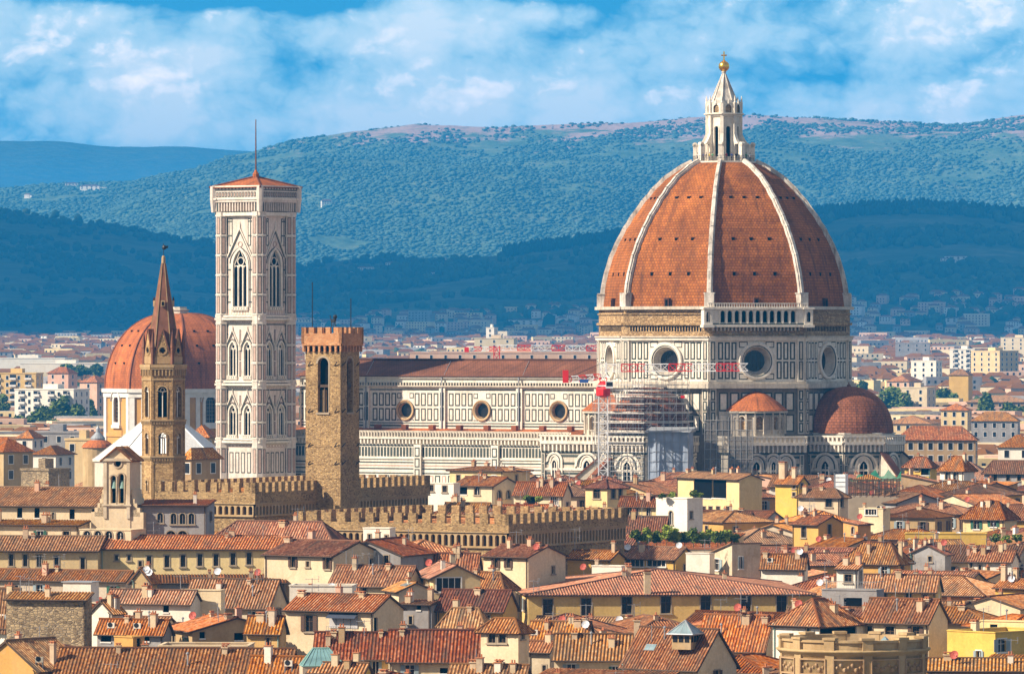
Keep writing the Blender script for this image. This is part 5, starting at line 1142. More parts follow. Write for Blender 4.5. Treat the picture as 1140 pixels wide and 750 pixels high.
# ------------------------------------------------------------------ hexagonal bell tower with a pointed spire
def build_hex_tower():
    Y0 = 985.0; s = Y0 / F; c = P(182, 375, Y0); R = 3.42
    root = thing('spire_tower', 'slender six-sided brown stone bell tower with gables and a pointed red spire', 'bell tower', (c.x, Y0, 0))
    z = lambda y: zp(y, Y0)
    sh = MB(); W = R; ap = R * cos(rad(30))
    for k in range(6):
        n = azv(60 * k); u = Vector((-n.y, n.x, 0)); fr = FR(n * ap - u * W / 2, u, n)
        hs = [(W / 2 - .75, W / 2 + .75, z(464), z(430), 'arch'), (W / 2 - .62, W / 2 + .62, z(505), z(481.5), 'arch'), (W / 2 - .4, W / 2 + .4, z(546), z(534), 'arch')]
        wall(sh, fr, 0, W, 0, z(407), hs, 0, 0.6)
        for h in hs:
            if (h[3] > z(450)) or (h[3] > z(520) and k not in (0, 3)): pane(sh, fr, h, -0.6, 3)
            ring(sh, fr, outline(h)[1:], 0.2, 0, 0.12, 1, False)
            sh.tube(fr.p(W / 2, h[2], -.3), fr.p(W / 2, h[3] - .9, -.3), 0.1, 6, 2)
            ring(sh, fr, [(W / 2 + .25 * cos(t * pi / 6), h[3] - .55 + .25 * sin(t * pi / 6)) for t in range(12)], .1, -.4, -.2, 2)
            for sg in (-1, 1): sh.tube(fr.p(W / 2, h[3] - .9, -.3), fr.p(W / 2 + sg * (h[1] - h[0]) / 2, h[3] - .7, -.3), .09, 4, 2)
        for y in (468, 508.5):
            corbels(sh, fr, -.05, W + .05, z(y + 4), z(y), 0.28, 8, 1); sh.fbox(fr, -.12, W + .12, z(y), z(y - 1.5), 0, .34, 1)
        corbels(sh, fr, -.05, W + .05, z(418), z(409), 0.34, 6, 1); sh.fbox(fr, -.15, W + .15, z(409), z(405.5), 0, .42, 1); sh.fbox(fr, -.02, W + .02, z(423), z(421), 0, .15, 1)
        sh.fbox(fr, 0, 0.28, 0, z(407), 0, .1, 0); sh.fbox(fr, W - .28, W, 0, z(407), 0, .1, 0)
    sh.cap((0, 0, 0), R, z(405.5), 6, 0, 30)
    sh.build('shaft', [M['badia'], WALLS['tan'], M['wtrim'], M['dark']], root)
    sp = MB(); sp.lathe((0, 0, 0), [(R * .92, z(405.5)), (R * .92, z(397)), (R * .8, z(392))], 6, 1, 30, 390)
    sp.lathe((0, 0, 0), [(R * .8, z(396)), (R * .56, z(362)), (R * .09, z(293)), (0.16, z(288))], 6, 0, 30, 390)
    for k in range(6):
        n = azv(30 + 60 * k); sp.tube(n * R * .8 + Z * z(396), n * R * .1 + Z * z(293), .13, 4, 1, .06)
    sp.lathe((0, 0, 0), [(0.34, z(293)), (0.28, z(286)), (0.16, z(284.5))], 8, 1)
    for k in range(6):
        n = azv(60 * k); u = Vector((-n.y, n.x, 0)); a = n * ap * .95
        b = [a - u * 1.35 + Z * z(397), a + u * 1.35 + Z * z(397), a + Z * z(366)]
        sp.face(b, 2); sp.obox(a - u * 1.4 + Z * z(404.5) - n * .4, u * 2.8, n * .42, Z * (z(397) - z(404.5)), 1)
        back = n * R * .25 + Z * z(366)
        sp.face([b[0], b[2], back + Z * 0, a * .3 - u * .9 + Z * z(397)], 0); sp.face([b[2], b[1], a * .3 + u * .9 + Z * z(397), back], 0)
        for q in (0, 1): sp.tube(b[q], b[2], .13, 4, 0)
        fr = FR(a, u, n); ring(sp, fr, [(.55 * cos(t * pi / 8), z(390) + .55 * sin(t * pi / 8)) for t in range(16)], .22, 0, .1, 1)
        for dx, dz in ((.2, 0), (-.2, 0), (0, .22), (0, -.22)): sp.face([fr.p(dx + .24 * cos(t * pi / 5), z(390) + dz + .24 * sin(t * pi / 5), .03 + abs(dz) * .02) for t in range(10)], 3)
        n2 = azv(30 + 60 * k); sp.lathe(n2 * R * .93, [(0.33, z(406)), (0.33, z(388)), (.42, z(387)), (0, z(366))], 6, 0); 
        if k % 2 == 0: sp.obox(n * R * .38 - u * .32 + Z * z(341), u * .64, n * .5, Z * .95, 1); sp.obox(n * R * .38 - u * .18 + Z * z(340), u * .36, n * .53, Z * .6, 3); sp.face([n * (R * .38 + .5) - u * .42 + Z * (z(341) + .95), n * (R * .38 + .5) + u * .42 + Z * (z(341) + .95), n * (R * .38 + .5) + Z * (z(341) + 1.7)], 0)
    sp.build('spire', [plain('spire_brick', (0.20, 0.085, 0.05), .9, 0, .35, .8), WALLS['tan'], M['badia'], M['dark']], root)
    v = MB(); v.tube((0, 0, z(286)), (0, 0, z(271)), .05, 5); v.ball((.12, 0, z(275.5)), .38, 8, 0, 1.1); v.obox((.2, -.04, z(277)), (.55, 0, .15), (0, .08, 0), (0, 0, .4)); v.build('weather_vane', M['black'], root)
build_hex_tower()

# ------------------------------------------------------------------ domed chapel with ochre drum
def build_chapel():
    Y0 = 1650.0; s = Y0 / F; c = P(200, 375, Y0); A0 = 6.6; R = 83 * s
    root = thing('domed_chapel', 'red tiled dome on an ochre drum with white pilasters beside the marble bell tower', 'chapel', (c.x, Y0, 0))
    z = lambda y: zp(y, Y0 - 12)
    d = MB(); z0, z1 = z(433), zp(349, Y0); n = 18
    pr = [(R * (0.10 + 0.90 * cos(pi / 2 * (i / n) * .985) ** .92), z0 + (z1 - z0) * sin(pi / 2 * i / n)) for i in range(n + 1)]
    d.lathe((0, 0, 0), pr, 8, 0, A0, A0 + 360); d.cap((0, 0, 0), pr[-1][0], z1, 8, 0, A0)
    for k in range(8):
        nn = azv(A0 + 45 * k)
        for (r0, h0), (r1, h1) in zip(pr[:-1], pr[1:]): d.tube(nn * r0 + Z * h0, nn * r1 + Z * h1, .28, 5, 0)
    rs = random.Random(3)
    for k in (6, 7, 0):
        nn = azv(A0 + 22.5 + 45 * k); u = Vector((-nn.y, nn.x, 0))
        for i in (4, 7, 10):
            for sg in (-.4, .35): p = nn * pr[i][0] * .924 + u * sg * pr[i][0] * .38 + Z * pr[i][1]; d.obox(p - u * .3 - nn * .5 - Z * .2, u * .6, nn * .75, Z * .5, 1)
    d.build('dome', [M['domet3'], M['dark']], root)
    l = MB(); l.lathe((0, 0, 0), [(2.6, z1 - .3), (2.3, z1 + .7), (2.6, z1 + .8), (2.6, z1 + 1.1), (2.0, z1 + 1.2), (1.9, z1 + 1.8)], 8, 0, A0, A0 + 360); l.cap((0, 0, 0), 1.9, z1 + 1.8, 8, 0, A0); l.build('lantern_base', M['marb2'], root)
    w = MB(); W = 2 * R * sin(rad(22.5)); ap = R * cos(rad(22.5)); wins = []
    for k in range(8):
        nn = azv(A0 + 22.5 + 45 * k); u = Vector((-nn.y, nn.x, 0)); fr = FR(nn * ap - u * W / 2, u, nn)
        h = (W / 2 - 1.55, W / 2 + 1.55, z(470), z(441), 'arch'); wall(w, fr, 0, W, 0, z0, [h], 0, .6); wins.append((fr, h))
        w.fbox(fr, -.3, W + .3, z0 - .9, z0 + .1, 0, .9, 1); w.fbox(fr, -.2, W + .2, z0 - 2.2, z0 - .9, 0, .5, 1); 
        for a in (0, W - 1.5): w.fbox(fr, a, a + 1.5, 0, z0 - 2.2, 0, .4, 1)
        for a in (3.4, W - 4.6): w.fbox(fr, a, a + 1.2, 0, z0 - 2.2, 0, .3, 1) if k != 6 else None
        w.fbox(fr, 0, W, z(486), z(482), 0, .3, 0)
    w.build('drum', [plaster('chapel_ochre', (0.62, 0.36, 0.10)), M['wtrim']], root)
    for fr, h in wins[5:8] + wins[:2]:
        m = MB(); ring(m, fr, outline(h), .75, 0, .45, 0); m.fbox(fr, h[0] - 1.0, h[1] + 1.0, h[2] - 1.6, h[2] - .75, 0, .7, 0)
        for q in range(8):
            t0, t1 = pi * q / 8, pi * (q + 1) / 8; cc = (h[0] + h[1]) / 2; r = 2.9; zz = h[3] - 1.4
            m.obox(fr.p(cc + r * cos(t0), zz + r * sin(t0), 0), fr.p(cc + r * cos(t1), zz + r * sin(t1), 0) - fr.p(cc + r * cos(t0), zz + r * sin(t0), 0), fr.n * .8, Z * .35, 0)
        o = m.build('window', M['wtrim'], root); g = MB(); pane(g, fr, h, -.5)
        for q in range(1, 4): g.fbox(fr, h[0] + (h[1] - h[0]) * q / 4 - .05, h[0] + (h[1] - h[0]) * q / 4 + .05, h[2], h[3] - .8, -.5, -.42, 1)
        for q in range(1, 7): g.fbox(fr, h[0], h[1], h[2] + (h[3] - h[2]) * q / 7 - .05, h[2] + (h[3] - h[2]) * q / 7 + .05, -.5, -.42, 1)
        g.build('pane', [M['glass'], M['trim']], o)
build_chapel()

# octagonal baptistery with its white pyramid roof
def build_baptistery():
    Y0 = 1420.0; s = Y0 / F; c = P(181, 375, Y0); R = 78 * s
    root = thing('baptistery', 'octagonal building with a white stone pyramid roof behind the spired brown tower', 'baptistery', (c.x, Y0, 0))
    w = MB(); w.lathe((0, 0, 0), [(R * .97, 0), (R * .97, zp(512, Y0))], 8, 0, 8, 368); w.lathe((0, 0, 0), [(R * .97, zp(514, Y0)), (R * 1.0, zp(513, Y0)), (R, zp(510, Y0))], 8, 1, 8, 368); w.build('wall', [M['marb2'], M['marb']], root)
    r = MB(); r.lathe((0, 0, 0), [(R, zp(512, Y0)), (.9, zp(455, Y0))], 8, 0, 8, 368)
    for k in range(8): n = azv(8 + 45 * k); r.tube(n * R + Z * (zp(512, Y0) + .1), n * .9 + Z * (zp(455, Y0) + .1), .16, 4, 0)
    r.lathe((0, 0, 0), [(.9, zp(455, Y0)), (.9, zp(449, Y0)), (0, zp(445, Y0))], 8, 0); r.build('roof', M['roofwhite'], root)
build_baptistery()
# ------------------------------------------------------------------ houses of the old town
LT = [(500, 905), (560, 885), (600, 858), (640, 825), (660, 805), (700, 755), (740, 695), (790, 650)]
RT = [(500, 1230), (540, 1190), (560, 1130), (600, 1030), (640, 930), (660, 880), (700, 775), (740, 695), (790, 650)]
def lin(t, x):
    if x <= t[0][0]: return t[0][1]
    for (a, b), (c, d) in zip(t[:-1], t[1:]):
        if x <= c: return b + (d - b) * (x - a) / (c - a)
    return t[-1][1]
def Yof(y, x):
    k = min(1.0, max(0.0, (x - 560) / 140.0)); return lin(LT, y) * (1 - k) + lin(RT, y) * k
HOUSES = {}; FOOT = []; PROT = []
rh = random.Random(11)
SHCOL = {'b': 'brown', 'g': 'gshut', 'y': 'bshut'}
def add_window(parent, fr, h, kind):
    """opening surround > pane, shutters"""
    m = MB(); k = kind[0]; w = h[1] - h[0]
    tm = M['trim'] if kind in ('w', 's', 'sb', 'a') else M['wtrim']
    if k == 'o':
        m.fbox(fr, h[0] - .05, h[1] + .05, h[2] - .18, h[2], -.2, .12)
    else:
        o = outline(h); ring(m, fr, o, 0.16, -0.02, 0.07); m.fbox(fr, h[0] - .26, h[1] + .26, h[2] - .22, h[2] - .05, 0, .2)
    win = m.build('window', tm, parent)
    g = MB(); pane(g, fr, h, -.22, 0)
    if k != 'o':
        c = (h[0] + h[1]) / 2; g.fbox(fr, c - .04, c + .04, h[2], h[3] - (.3 if h[4] != 'rect' else 0), -.22, -.16, 1)
        if k == 'b':
            for q in (.25, .75): g.fbox(fr, h[0] + w * q - .05, h[0] + w * q + .05, h[2], h[3], -.22, -.14, 1)
        elif h[4] == 'rect' and w > .8: g.fbox(fr, h[0], h[1], h[2] + (h[3] - h[2]) * .62 - .03, h[2] + (h[3] - h[2]) * .62 + .03, -.22, -.17, 1)
    g.build('pane', [M['dark'] if k in 'od' else M['glass'], M['wood'] if kind in ('w', 'sb') else M['wtrim']], win)
    if k == 's':
        sm = M[SHCOL[kind[1]]]
        for sg in (-1, 1):
            s = MB(); e = h[0] if sg < 0 else h[1]; a, b = (e - w * .52, e - .03) if sg < 0 else (e + .03, e + w * .52)
            s.fbox(fr, a, b, h[2], h[3], .075, .12)
            for q in range(8): zz = h[2] + (h[3] - h[2]) * (q + .3) / 8; s.fbox(fr, a + .07, b - .07, zz, zz + (h[3] - h[2]) * .05, .12, .14)
            s.build('shutter', sm, win)
    return win

def house(key, label, xl, xc, xr, ye, yr, roof='g', wc='cream', th=20, Y=None, D=None, wins=(), chim=(), tile='tile_o', short=None, over=0.55, cat='house', autow=0, name='house', group=None, xyz=None):
    if xyz is None:
        th = th + 8 if 8 <= th < 33 else th
        for w_ in wins: PROT.append((w_[0] - w_[2] / 2 - 1, w_[0] + w_[2] / 2 + 1, w_[1] + w_[3] / 2, key))
        Y = Y or Yof(ye, (xl + xr) / 2); s = Y / F; t = rad(th)
        W = max(2.0, (xc - xl) * s / cos(t)); sl = 0.33
        if xr - xc > 2: D = (xr - xc) * s / sin(t)
        elif D is None: D = min(16, max(7, 2 * (ye - yr) * s / sl)) if roof in 'ghp' else 9.0
        c0 = P(xc, 375, Y); ze = zp(ye, Y + .3)
        yrd = D / 2 * cos(t) + W / 2 * sin(t) * (0.5 if roof in 'ghe' else 0)
        zr = max(ze + .4, zp(yr, Y + yrd)) if roof not in 'f' else ze
        if roof in 's': zr = max(ze + .4, zp(yr, Y + D * cos(t)))
        if roof in 'hp' and False: pass
    else:
        c0, t, W, D, ze, zr = xyz; Y = c0.y; s = Y / F
    root = thing(name, label, cat, (c0.x, Y, 0), -t, group)
    HOUSES[key] = dict(root=root, W=W, D=D, ze=ze, zr=zr, t=t, c=Vector((c0.x, Y, 0)), s=s, roof=roof, short=short or label, xl=xl, xc=xc, xr=xr)
    cc = Vector((c0.x, Y, 0)) + Matrix.Rotation(-t, 3, 'Z') @ Vector((-W / 2, D / 2, 0)); FOOT.append((cc.x, cc.y, W / 2, D / 2, -t))
    FA = FR((-W, 0, 0), (1, 0, 0), (0, -1, 0)); FB = FR((0, 0, 0), (0, 1, 0), (1, 0, 0)); FC = FR((0, D, 0), (-1, 0, 0), (0, 1, 0)); FD = FR((-W, D, 0), (0, -1, 0), (-1, 0, 0))
    ha, hb = [], []
    for (px, py, w, hgt, kind) in wins:
        if px < xc: u = W * (px - xl) / (xc - xl); f = 'a'; Yp = Y + (W - u) * sin(t); ww = w * s / cos(t)
        else: u = D * (px - xc) / max(1, xr - xc); f = 'b'; Yp = Y + u * cos(t); ww = w * s / max(.25, sin(t))
        zc_ = zp(py, Yp); hh = hgt * Yp / F; shape = 'arch' if kind[0] == 'a' else 'rect'
        L = W if f == 'a' else D; u = min(max(u, ww / 2 + .1), L - ww / 2 - .1)
        if u - ww / 2 < 0.02: continue
        z1 = min(zc_ + hh / 2, ze - .12)
        (ha if f == 'a' else hb).append((u - ww / 2, u + ww / 2, z1 - hh, z1, shape, kind))
    if xyz is None and not hb and D > 6 and roof != 'f' and key not in ('block', 'blank'):
        rr_ = random.Random(key + 'w')
        for q_ in range(max(1, int(D / 4.5))):
            if rr_.random() < .7: u_ = D * (q_ + .5) / max(1, int(D / 4.5)); w_ = rr_.uniform(.35, .5); z1 = ze - rr_.uniform(.5, 1.4); hb.append((u_ - w_, u_ + w_, z1 - rr_.uniform(1.0, 1.7), z1, 'rect', rr_.choice(['w', 'sb', 'sg', 'o', 'w'])))
    if xyz is None and not ha and W > 6 and roof != 'f' and key not in ('block', 'blank'):
        rr_ = random.Random(key + 'v')
        for q_ in range(int(W / 3.6)):
            if rr_.random() < .8: u_ = W * (q_ + .5) / int(W / 3.6); z1 = ze - .9; ha.append((u_ - .48, u_ + .48, z1 - 1.6, z1, 'rect', rr_.choice(['w', 'sb', 'sg', 'sy', 'w'])))
    if autow:
        for L, lst in ((W, ha), (D, hb)):
            n = int(L / 3.4)
            for i in range(n):
                for st in range(autow):
                    if rh.random() < .18: continue
                    u = L * (i + .5) / n; z1 = ze - .9 - st * 3.6; k = rh.choice(['w', 'w', 'sb', 'sg', 'sy']) if i == 0 or st == 0 else 'w'
                    lst.append((u - .5, u + .5, z1 - 1.7, z1, 'rect', k))
    wl = MB()
    ztop = ze
    for f, L, hs in ((FA, W, ha), (FB, D, hb), (FC, W, []), (FD, D, [])): wall(wl, f, 0, L, 0, ztop, hs, 0, .24)
    rp = []; o = over; v = .3
    r_ = lambda *p: Vector(p)
    if roof == 'g':
        k = (zr - ze) / (D / 2)
        for x in (0, -W): wl.face([r_(x, 0, ze), r_(x, D, ze), r_(x, D / 2, zr)] if x == 0 else [r_(x, D, ze), r_(x, 0, ze), r_(x, D / 2, zr)])
        rp = [[r_(-W - v, -o, ze - o * k), r_(v, -o, ze - o * k), r_(v, D / 2, zr), r_(-W - v, D / 2, zr)], [r_(v, D + o, ze - o * k), r_(-W - v, D + o, ze - o * k), r_(-W - v, D / 2, zr), r_(v, D / 2, zr)]]
        caps = [(r_(-W - v, D / 2, zr), r_(v, D / 2, zr))]; zf = lambda x, y: ze + k * (D / 2 - abs(y - D / 2))
    elif roof == 'e':
        k = (zr - ze) / (W / 2)
        for y in (0, D): wl.face([r_(-W, y, ze), r_(0, y, ze), r_(-W / 2, y, zr)] if y == 0 else [r_(0, y, ze), r_(-W, y, ze), r_(-W / 2, y, zr)])
        rp = [[r_(o, -v, ze - o * k), r_(o, D + v, ze - o * k), r_(-W / 2, D + v, zr), r_(-W / 2, -v, zr)], [r_(-W - o, D + v, ze - o * k), r_(-W - o, -v, ze - o * k), r_(-W / 2, -v, zr), r_(-W / 2, D + v, zr)]]
        caps = [(r_(-W / 2, -v, zr), r_(-W / 2, D + v, zr))]; zf = lambda x, y: ze + k * (W / 2 - abs(x + W / 2))
    elif roof in 'hp':
        m_ = min(W, D) / 2; k = (zr - ze) / m_; z0 = ze - o * k
        a, b, c, d = r_(-W - o, -o, z0), r_(o, -o, z0), r_(o, D + o, z0), r_(-W - o, D + o, z0)
        if W >= D: A, B = r_(-W + m_, D / 2, zr), r_(-m_, D / 2, zr); rp = [[a, b, B, A], [b, c, B], [c, d, A, B], [d, a, A]]
        else: A, B = r_(-W / 2, m_, zr), r_(-W / 2, D - m_, zr); rp = [[a, b, A], [b, c, B, A], [c, d, B], [d, a, A, B]]
        caps = [(a, A), (b, B if W >= D else A), (A, B), (c, B), (d, A if W >= D else B)]
        zf = lambda x, y: ze + k * min(-x, x + W, y, D - y, m_)
    elif roof == 's':
        k = (zr - ze) / D
        wl.face([r_(0, 0, ze), r_(0, D, ze), r_(0, D, zr)]); wl.face([r_(-W, D, ze), r_(-W, 0, ze), r_(-W, D, zr)]); wl.face([r_(0, D, ze), r_(-W, D, ze), r_(-W, D, zr), r_(0, D, zr)])
        rp = [[r_(-W - v, -o, ze - o * k), r_(v, -o, ze - o * k), r_(v, D + .1, zr), r_(-W - v, D + .1, zr)]]; caps = []; zf = lambda x, y: ze + k * y
    elif roof == 'S':                                                    # single slope falling to the right-hand wall
        k = (zr - ze) / W
        wl.face([r_(-W, 0, ze), r_(0, 0, ze), r_(-W, 0, zr)]); wl.face([r_(0, D, ze), r_(-W, D, ze), r_(-W, D, zr)]); wl.face([r_(-W, D, ze), r_(-W, 0, ze), r_(-W, 0, zr), r_(-W, D, zr)])
        rp = [[r_(o, -v, ze - o * k), r_(o, D + v, ze - o * k), r_(-W - .1, D + v, zr), r_(-W - .1, -v, zr)]]; caps = []; zf = lambda x, y: ze - k * x
    elif roof == 'L':                                                    # single slope rising to the right
        k = (zr - ze) / W
        wl.face([r_(-W, 0, ze), r_(0, 0, ze), r_(0, 0, zr)]); wl.face([r_(0, D, ze), r_(-W, D, ze), r_(0, D, zr)]); wl.face([r_(0, 0, ze), r_(0, D, ze), r_(0, D, zr), r_(0, 0, zr)])
        rp = [[r_(-W - o, D + v, ze - o * k), r_(-W - o, -v, ze - o * k), r_(.1, -v, zr), r_(.1, D + v, zr)]]; caps = []; zf = lambda x, y: ze + k * (x + W)
    else:
        caps = []; zf = lambda x, y: ze - .7
        wl.face([r_(-W, 0, ze - .7), r_(0, 0, ze - .7), r_(0, D, ze - .7), r_(-W, D, ze - .7)], 1)
        for f, L in ((FA, W), (FB, D), (FC, W), (FD, D)): wl.fbox(f, 0, L, ze - .02, ze + .12, -.32, .1, 0); wl.face([f.p(0, ze - .7, -.25), f.p(0, ze, -.25), f.p(L, ze, -.25), f.p(L, ze - .7, -.25)])
    HOUSES[key]['zf'] = zf
    wl.build('wall', [WALLS[wc] if isinstance(wc, str) else wc, M['trim']], root)
    if rp:
        rb = MB()
        for q in rp: roof_plane(rb, q, 0, True, ms=1)
        for a, b in caps: ridge_cap(rb, a, b, .17, 0)
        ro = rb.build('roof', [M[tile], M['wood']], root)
    else: ro = root
    for fr, hs in ((FA, ha), (FB, hb)):
        for h in hs: add_window(root, fr, h, h[5])
    if not key.startswith('blank') and roof in 'ghse' and ze > 9:
        dp = MB(); rr_ = random.Random(key)
        xs_ = [-.25] if rr_.random() < .6 else [-W + .3, -.25]
        for x_ in xs_[:1]: dp.tube((x_, -.12, 0), (x_, -.12, ze - .3), .07, 5); dp.tube((x_, -.12, ze - .3), (x_, -over * .7, ze - .12), .07, 5)
        dp.build('drainpipe', M['copper'] if rr_.random() < .3 else M['wood'], root)
        g_ = MB(); g_.tube((-W - .2, -over - .06, ze - over * (zr - ze) / max(1.0, (D / 2 if roof in 'gh' else D)) - .02), (.2, -over - .06, ze - over * (zr - ze) / max(1.0, (D / 2 if roof in 'gh' else D)) - .02), .08, 5)
        if roof != 'e': g_.build('gutter', M['wood'], root)
        extra = []
        for q_ in range(rr_.choice([1, 1, 2, 3])):
            u_ = -W * rr_.uniform(.12, .88); y_ = D * rr_.uniform(.2, .75); z0_ = zf(u_, y_); hh_ = rr_.uniform(.7, 1.5); w_ = rr_.uniform(.45, .8); cm = MB()
            cm.box(u_ - w_ / 2, u_ + w_ / 2, y_ - w_ / 2, y_ + w_ / 2, z0_ - .5, z0_ + hh_, 0); cm.box(u_ - w_ / 2 - .08, u_ + w_ / 2 + .08, y_ - w_ / 2 - .08, y_ + w_ / 2 + .08, z0_ + hh_, z0_ + hh_ + .1, 1)
            for s_ in (-.25, .25): cm.tube((u_ + s_ * w_, y_, z0_ + hh_ + .1), (u_ + s_ * w_, y_, z0_ + hh_ + .45), .1, 6, 1)
            cm.build('chimney', [M['chim'] if rr_.random() < .6 else WALLS[rr_.choice(['white', 'tan', 'dirty', 'pink'])], M['clay']], ro)
        if rr_.random() < .45 and roof in 'gh':                          # flue pipe with a cowl
            u_ = -W * rr_.uniform(.2, .8); y_ = D * rr_.uniform(.15, .4); z0_ = zf(u_, y_); fl = MB(); fl.tube((u_, y_, z0_ - .2), (u_, y_, z0_ + 1.3), .09, 6); fl.lathe((u_, y_, z0_ + 1.3), [(.2, 0), (.2, .12), (0, .3)], 8); fl.build('flue', M['steel'], ro)
    for (px, py, w) in chim:
        yl = D * .42; xw = px - yl * sin(t) / s; u = -(xc - xw) / max(1e-6, (xc - xl)) * W
        u = min(-.5, max(-W + .5, u)); z0 = zf(u, yl); z1 = zp(py, Y - u * sin(t) + yl * cos(t)); z1 = min(max(z1, z0 + .7), z0 + 3.2); ww = w * s
        cm = MB(); cm.box(u - ww / 2, u + ww / 2, yl - ww * .4, yl + ww * .4, z0 - .6, z1 - .3, 0); cm.box(u - ww / 2 - .1, u + ww / 2 + .1, yl - ww * .4 - .1, yl + ww * .4 + .1, z1 - .3, z1 - .18, 0)
        for q in (-.3, .3): cm.box(u + q * ww - .09, u + q * ww + .09, yl - ww * .35, yl + ww * .35, z1 - .18, z1, 1)
        cm.box(u - ww / 2 - .05, u + ww / 2 + .05, yl - ww * .45, yl + ww * .45, z1, z1 + .1, 1)
        cm.build('chimney', [M['chim'], M['clay']], ro)
    return root

H = house
# left: church with bell gable, long yellow range, stone block and the roofs between
H('church', 'long cream church building with a dark red roof left of the bell gable', -30, 112, 114, 562.5, 543, 'g', 'cream', 8, 880, 15, [(19.7, 570.5, 6, 11, 'o'), (39.5, 570.5, 6, 11, 'o'), (58, 574, 3, 8, 'a'), (79.5, 572, 6, 11, 'o'), (105, 572, 6, 11, 'o')], tile='tile_r', short='church with the dark red roof')
H('cloister', 'low cream range with a narrow tiled lean-to roof under the church windows', -30, 88, 90, 584, 579, 's', 'cream', 8, 866, 4.5, tile='tile_o', short='cream range under the church')
H('terrace', 'cream terrace with four half-round arches below the bell gable', 87, 146, 160, 590, 590, 'f', 'cream', 14, 856, None, [(95.5, 599, 8, 17, 'a'), (108, 599, 8, 17, 'a'), (120.5, 599, 8, 17, 'a'), (133.5, 599, 8, 17, 'a')], short='arched cream terrace')
H('loggiahouse', 'grey house with a shaded arched loggia beside the bell gable', 154, 230, 236, 562, 556, 's', 'grey', 6, 868, 9, [(178, 576, 6, 11, 'a'), (193, 577, 6, 12, 'a'), (203, 577, 6, 12, 'a'), (213, 577, 6, 12, 'a'), (190, 595, 11, 9, 'a'), (203, 595, 11, 9, 'a')], tile='tile_d', short='grey arched loggia house')
H('yl1', 'long yellow house with five dark windows under a red roof at far left', -30, 109, 111, 612, 597, 'g', 'pale', 4, 850, 13, [(11.8, 623, 4.6, 13, 'w'), (27.6, 623.5, 4.6, 13, 'w'), (43, 624, 4.6, 13, 'w'), (62.6, 625, 4.6, 13, 'w'), (92, 627, 4.6, 13, 'w')], [(33, 594, 4)], 'tile_r', 'long five-window yellow house')
H('yl2', 'long yellow house with nine windows stretching right beside the five-window one', 110, 318, 319, 610.5, 596.5, 'g', 'pale', 6, 850, 13, [(128.5, 620.5, 3.6, 6, 'w'), (142.5, 620.5, 3.6, 6, 'w'), (155, 627, 3.6, 6, 'w'), (165, 625, 5.2, 13, 'w'), (185, 624.5, 5.2, 13, 'w'), (203, 624, 5.2, 13, 'w'), (222, 623, 5.2, 13, 'w'), (240, 623, 5.2, 13, 'w'), (259, 622, 5.2, 13, 'w'), (277, 621.5, 5.2, 13, 'w')], [(250, 594, 3)], 'tile_o', 'nine-window yellow house')
H('strip', 'low house with a dark red roof in front of the long yellow houses', -30, 140, 152, 645, 635, 'g', 'dirty', 15, 832, None, [], [(60, 630, 4)], 'tile_d', 'low dark red roof')
H('gablet', 'small tan house with a steep tiled gable left of the dark loft roofs', 146, 166, 174, 645, 632, 'e', 'tan', 20, 826, None, [(165, 652, 4, 7, 'w')], [], 'tile_o', 'small tan gabled house')
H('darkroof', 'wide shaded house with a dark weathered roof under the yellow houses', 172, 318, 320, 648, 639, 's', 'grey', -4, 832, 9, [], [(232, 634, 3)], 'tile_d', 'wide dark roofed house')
H('striped', 'house with a broad pale striped roof and plain cream gable wall', 203, 300, 318, 673, 645, 'g', 'dirty', 12, 800, None, [], [(276, 656, 4)], 'tile_p', 'house with the broad striped roof')
H('blank', 'tall blank cream wall house in front of the broad striped roof', 198, 246, 250, 657, 652, 'f', 'cream', 8, 792, 4, short='blank cream house')
H('pinkroof', 'long white house with a salmon striped roof and small grey opening', 116, 212, 222, 669, 657, 'g', 'white', 14, 790, None, [(184, 676, 7, 10, 'o'), (151, 684, 9, 6, 'o')], [(166, 652, 3)], 'tile_p', 'white house with the salmon roof')
H('whitegable', 'small white gabled house beside the rubble stone block', 101, 124, 136, 680, 668, 'e', 'white', 40, 770, None, [], [], 'tile_p', 'small white gabled house')
H('block', 'big rubble stone block with a blank wall and strip of tiles on top', 5, 96, 101, 666, 659, 's', 'stone', 8, 760, 9, [], [], 'tile_o', 'big rubble stone block')
H('leftroofs', 'house with an orange striped roof cut by the left frame edge', -40, 18, 24, 684, 655, 'g', 'white', 20, 775, None, [(2, 684, 5, 9, 'sy')], [], 'tile_o', 'orange roof at the left edge')
H('stonegab', 'house with a long ridged orange roof and rough stone end wall', 182, 214, 312, 702, 686, 'g', 'tan', 70, 745, None, [(265, 708, 10, 8, 'o'), (225, 706, 6, 7, 'o')], [(232, 681, 5), (294, 690, 9)], 'tile_p', 'ridged orange roof with stone end')
H('lowshop', 'low dark house with clustered air vents behind the ochre shed', 106, 182, 190, 702, 690, 'g', 'grey', 15, 745, None, [(116, 707, 12, 12, 'o'), (160, 708, 12, 10, 'o')], [(140, 698, 5)], 'tile_o', 'low dark house')
H('shed', 'small ochre flat roofed shed with a dark door on the red roof', 126, 148, 160, 709, 709, 'f', 'ochre', 30, 722, None, [(154, 716, 4, 12, 'o')], [], short='ochre flat shed')
H('parapet', 'house with a long cream parapet wall and chimney pots behind it', 176, 276, 280, 719, 714, 'f', 'cream', 3, 728, 6, [], [(250, 716, 8)], short='long cream parapet house')
H('bigroof', 'house with a very large red brown roof filling the lower left corner', 58, 320, 330, 752, 722, 'g', 'dirty', 6, 690, 22, [], [(128, 716, 5), (248, 718, 6)], 'tile_r', 'very large red brown roof')
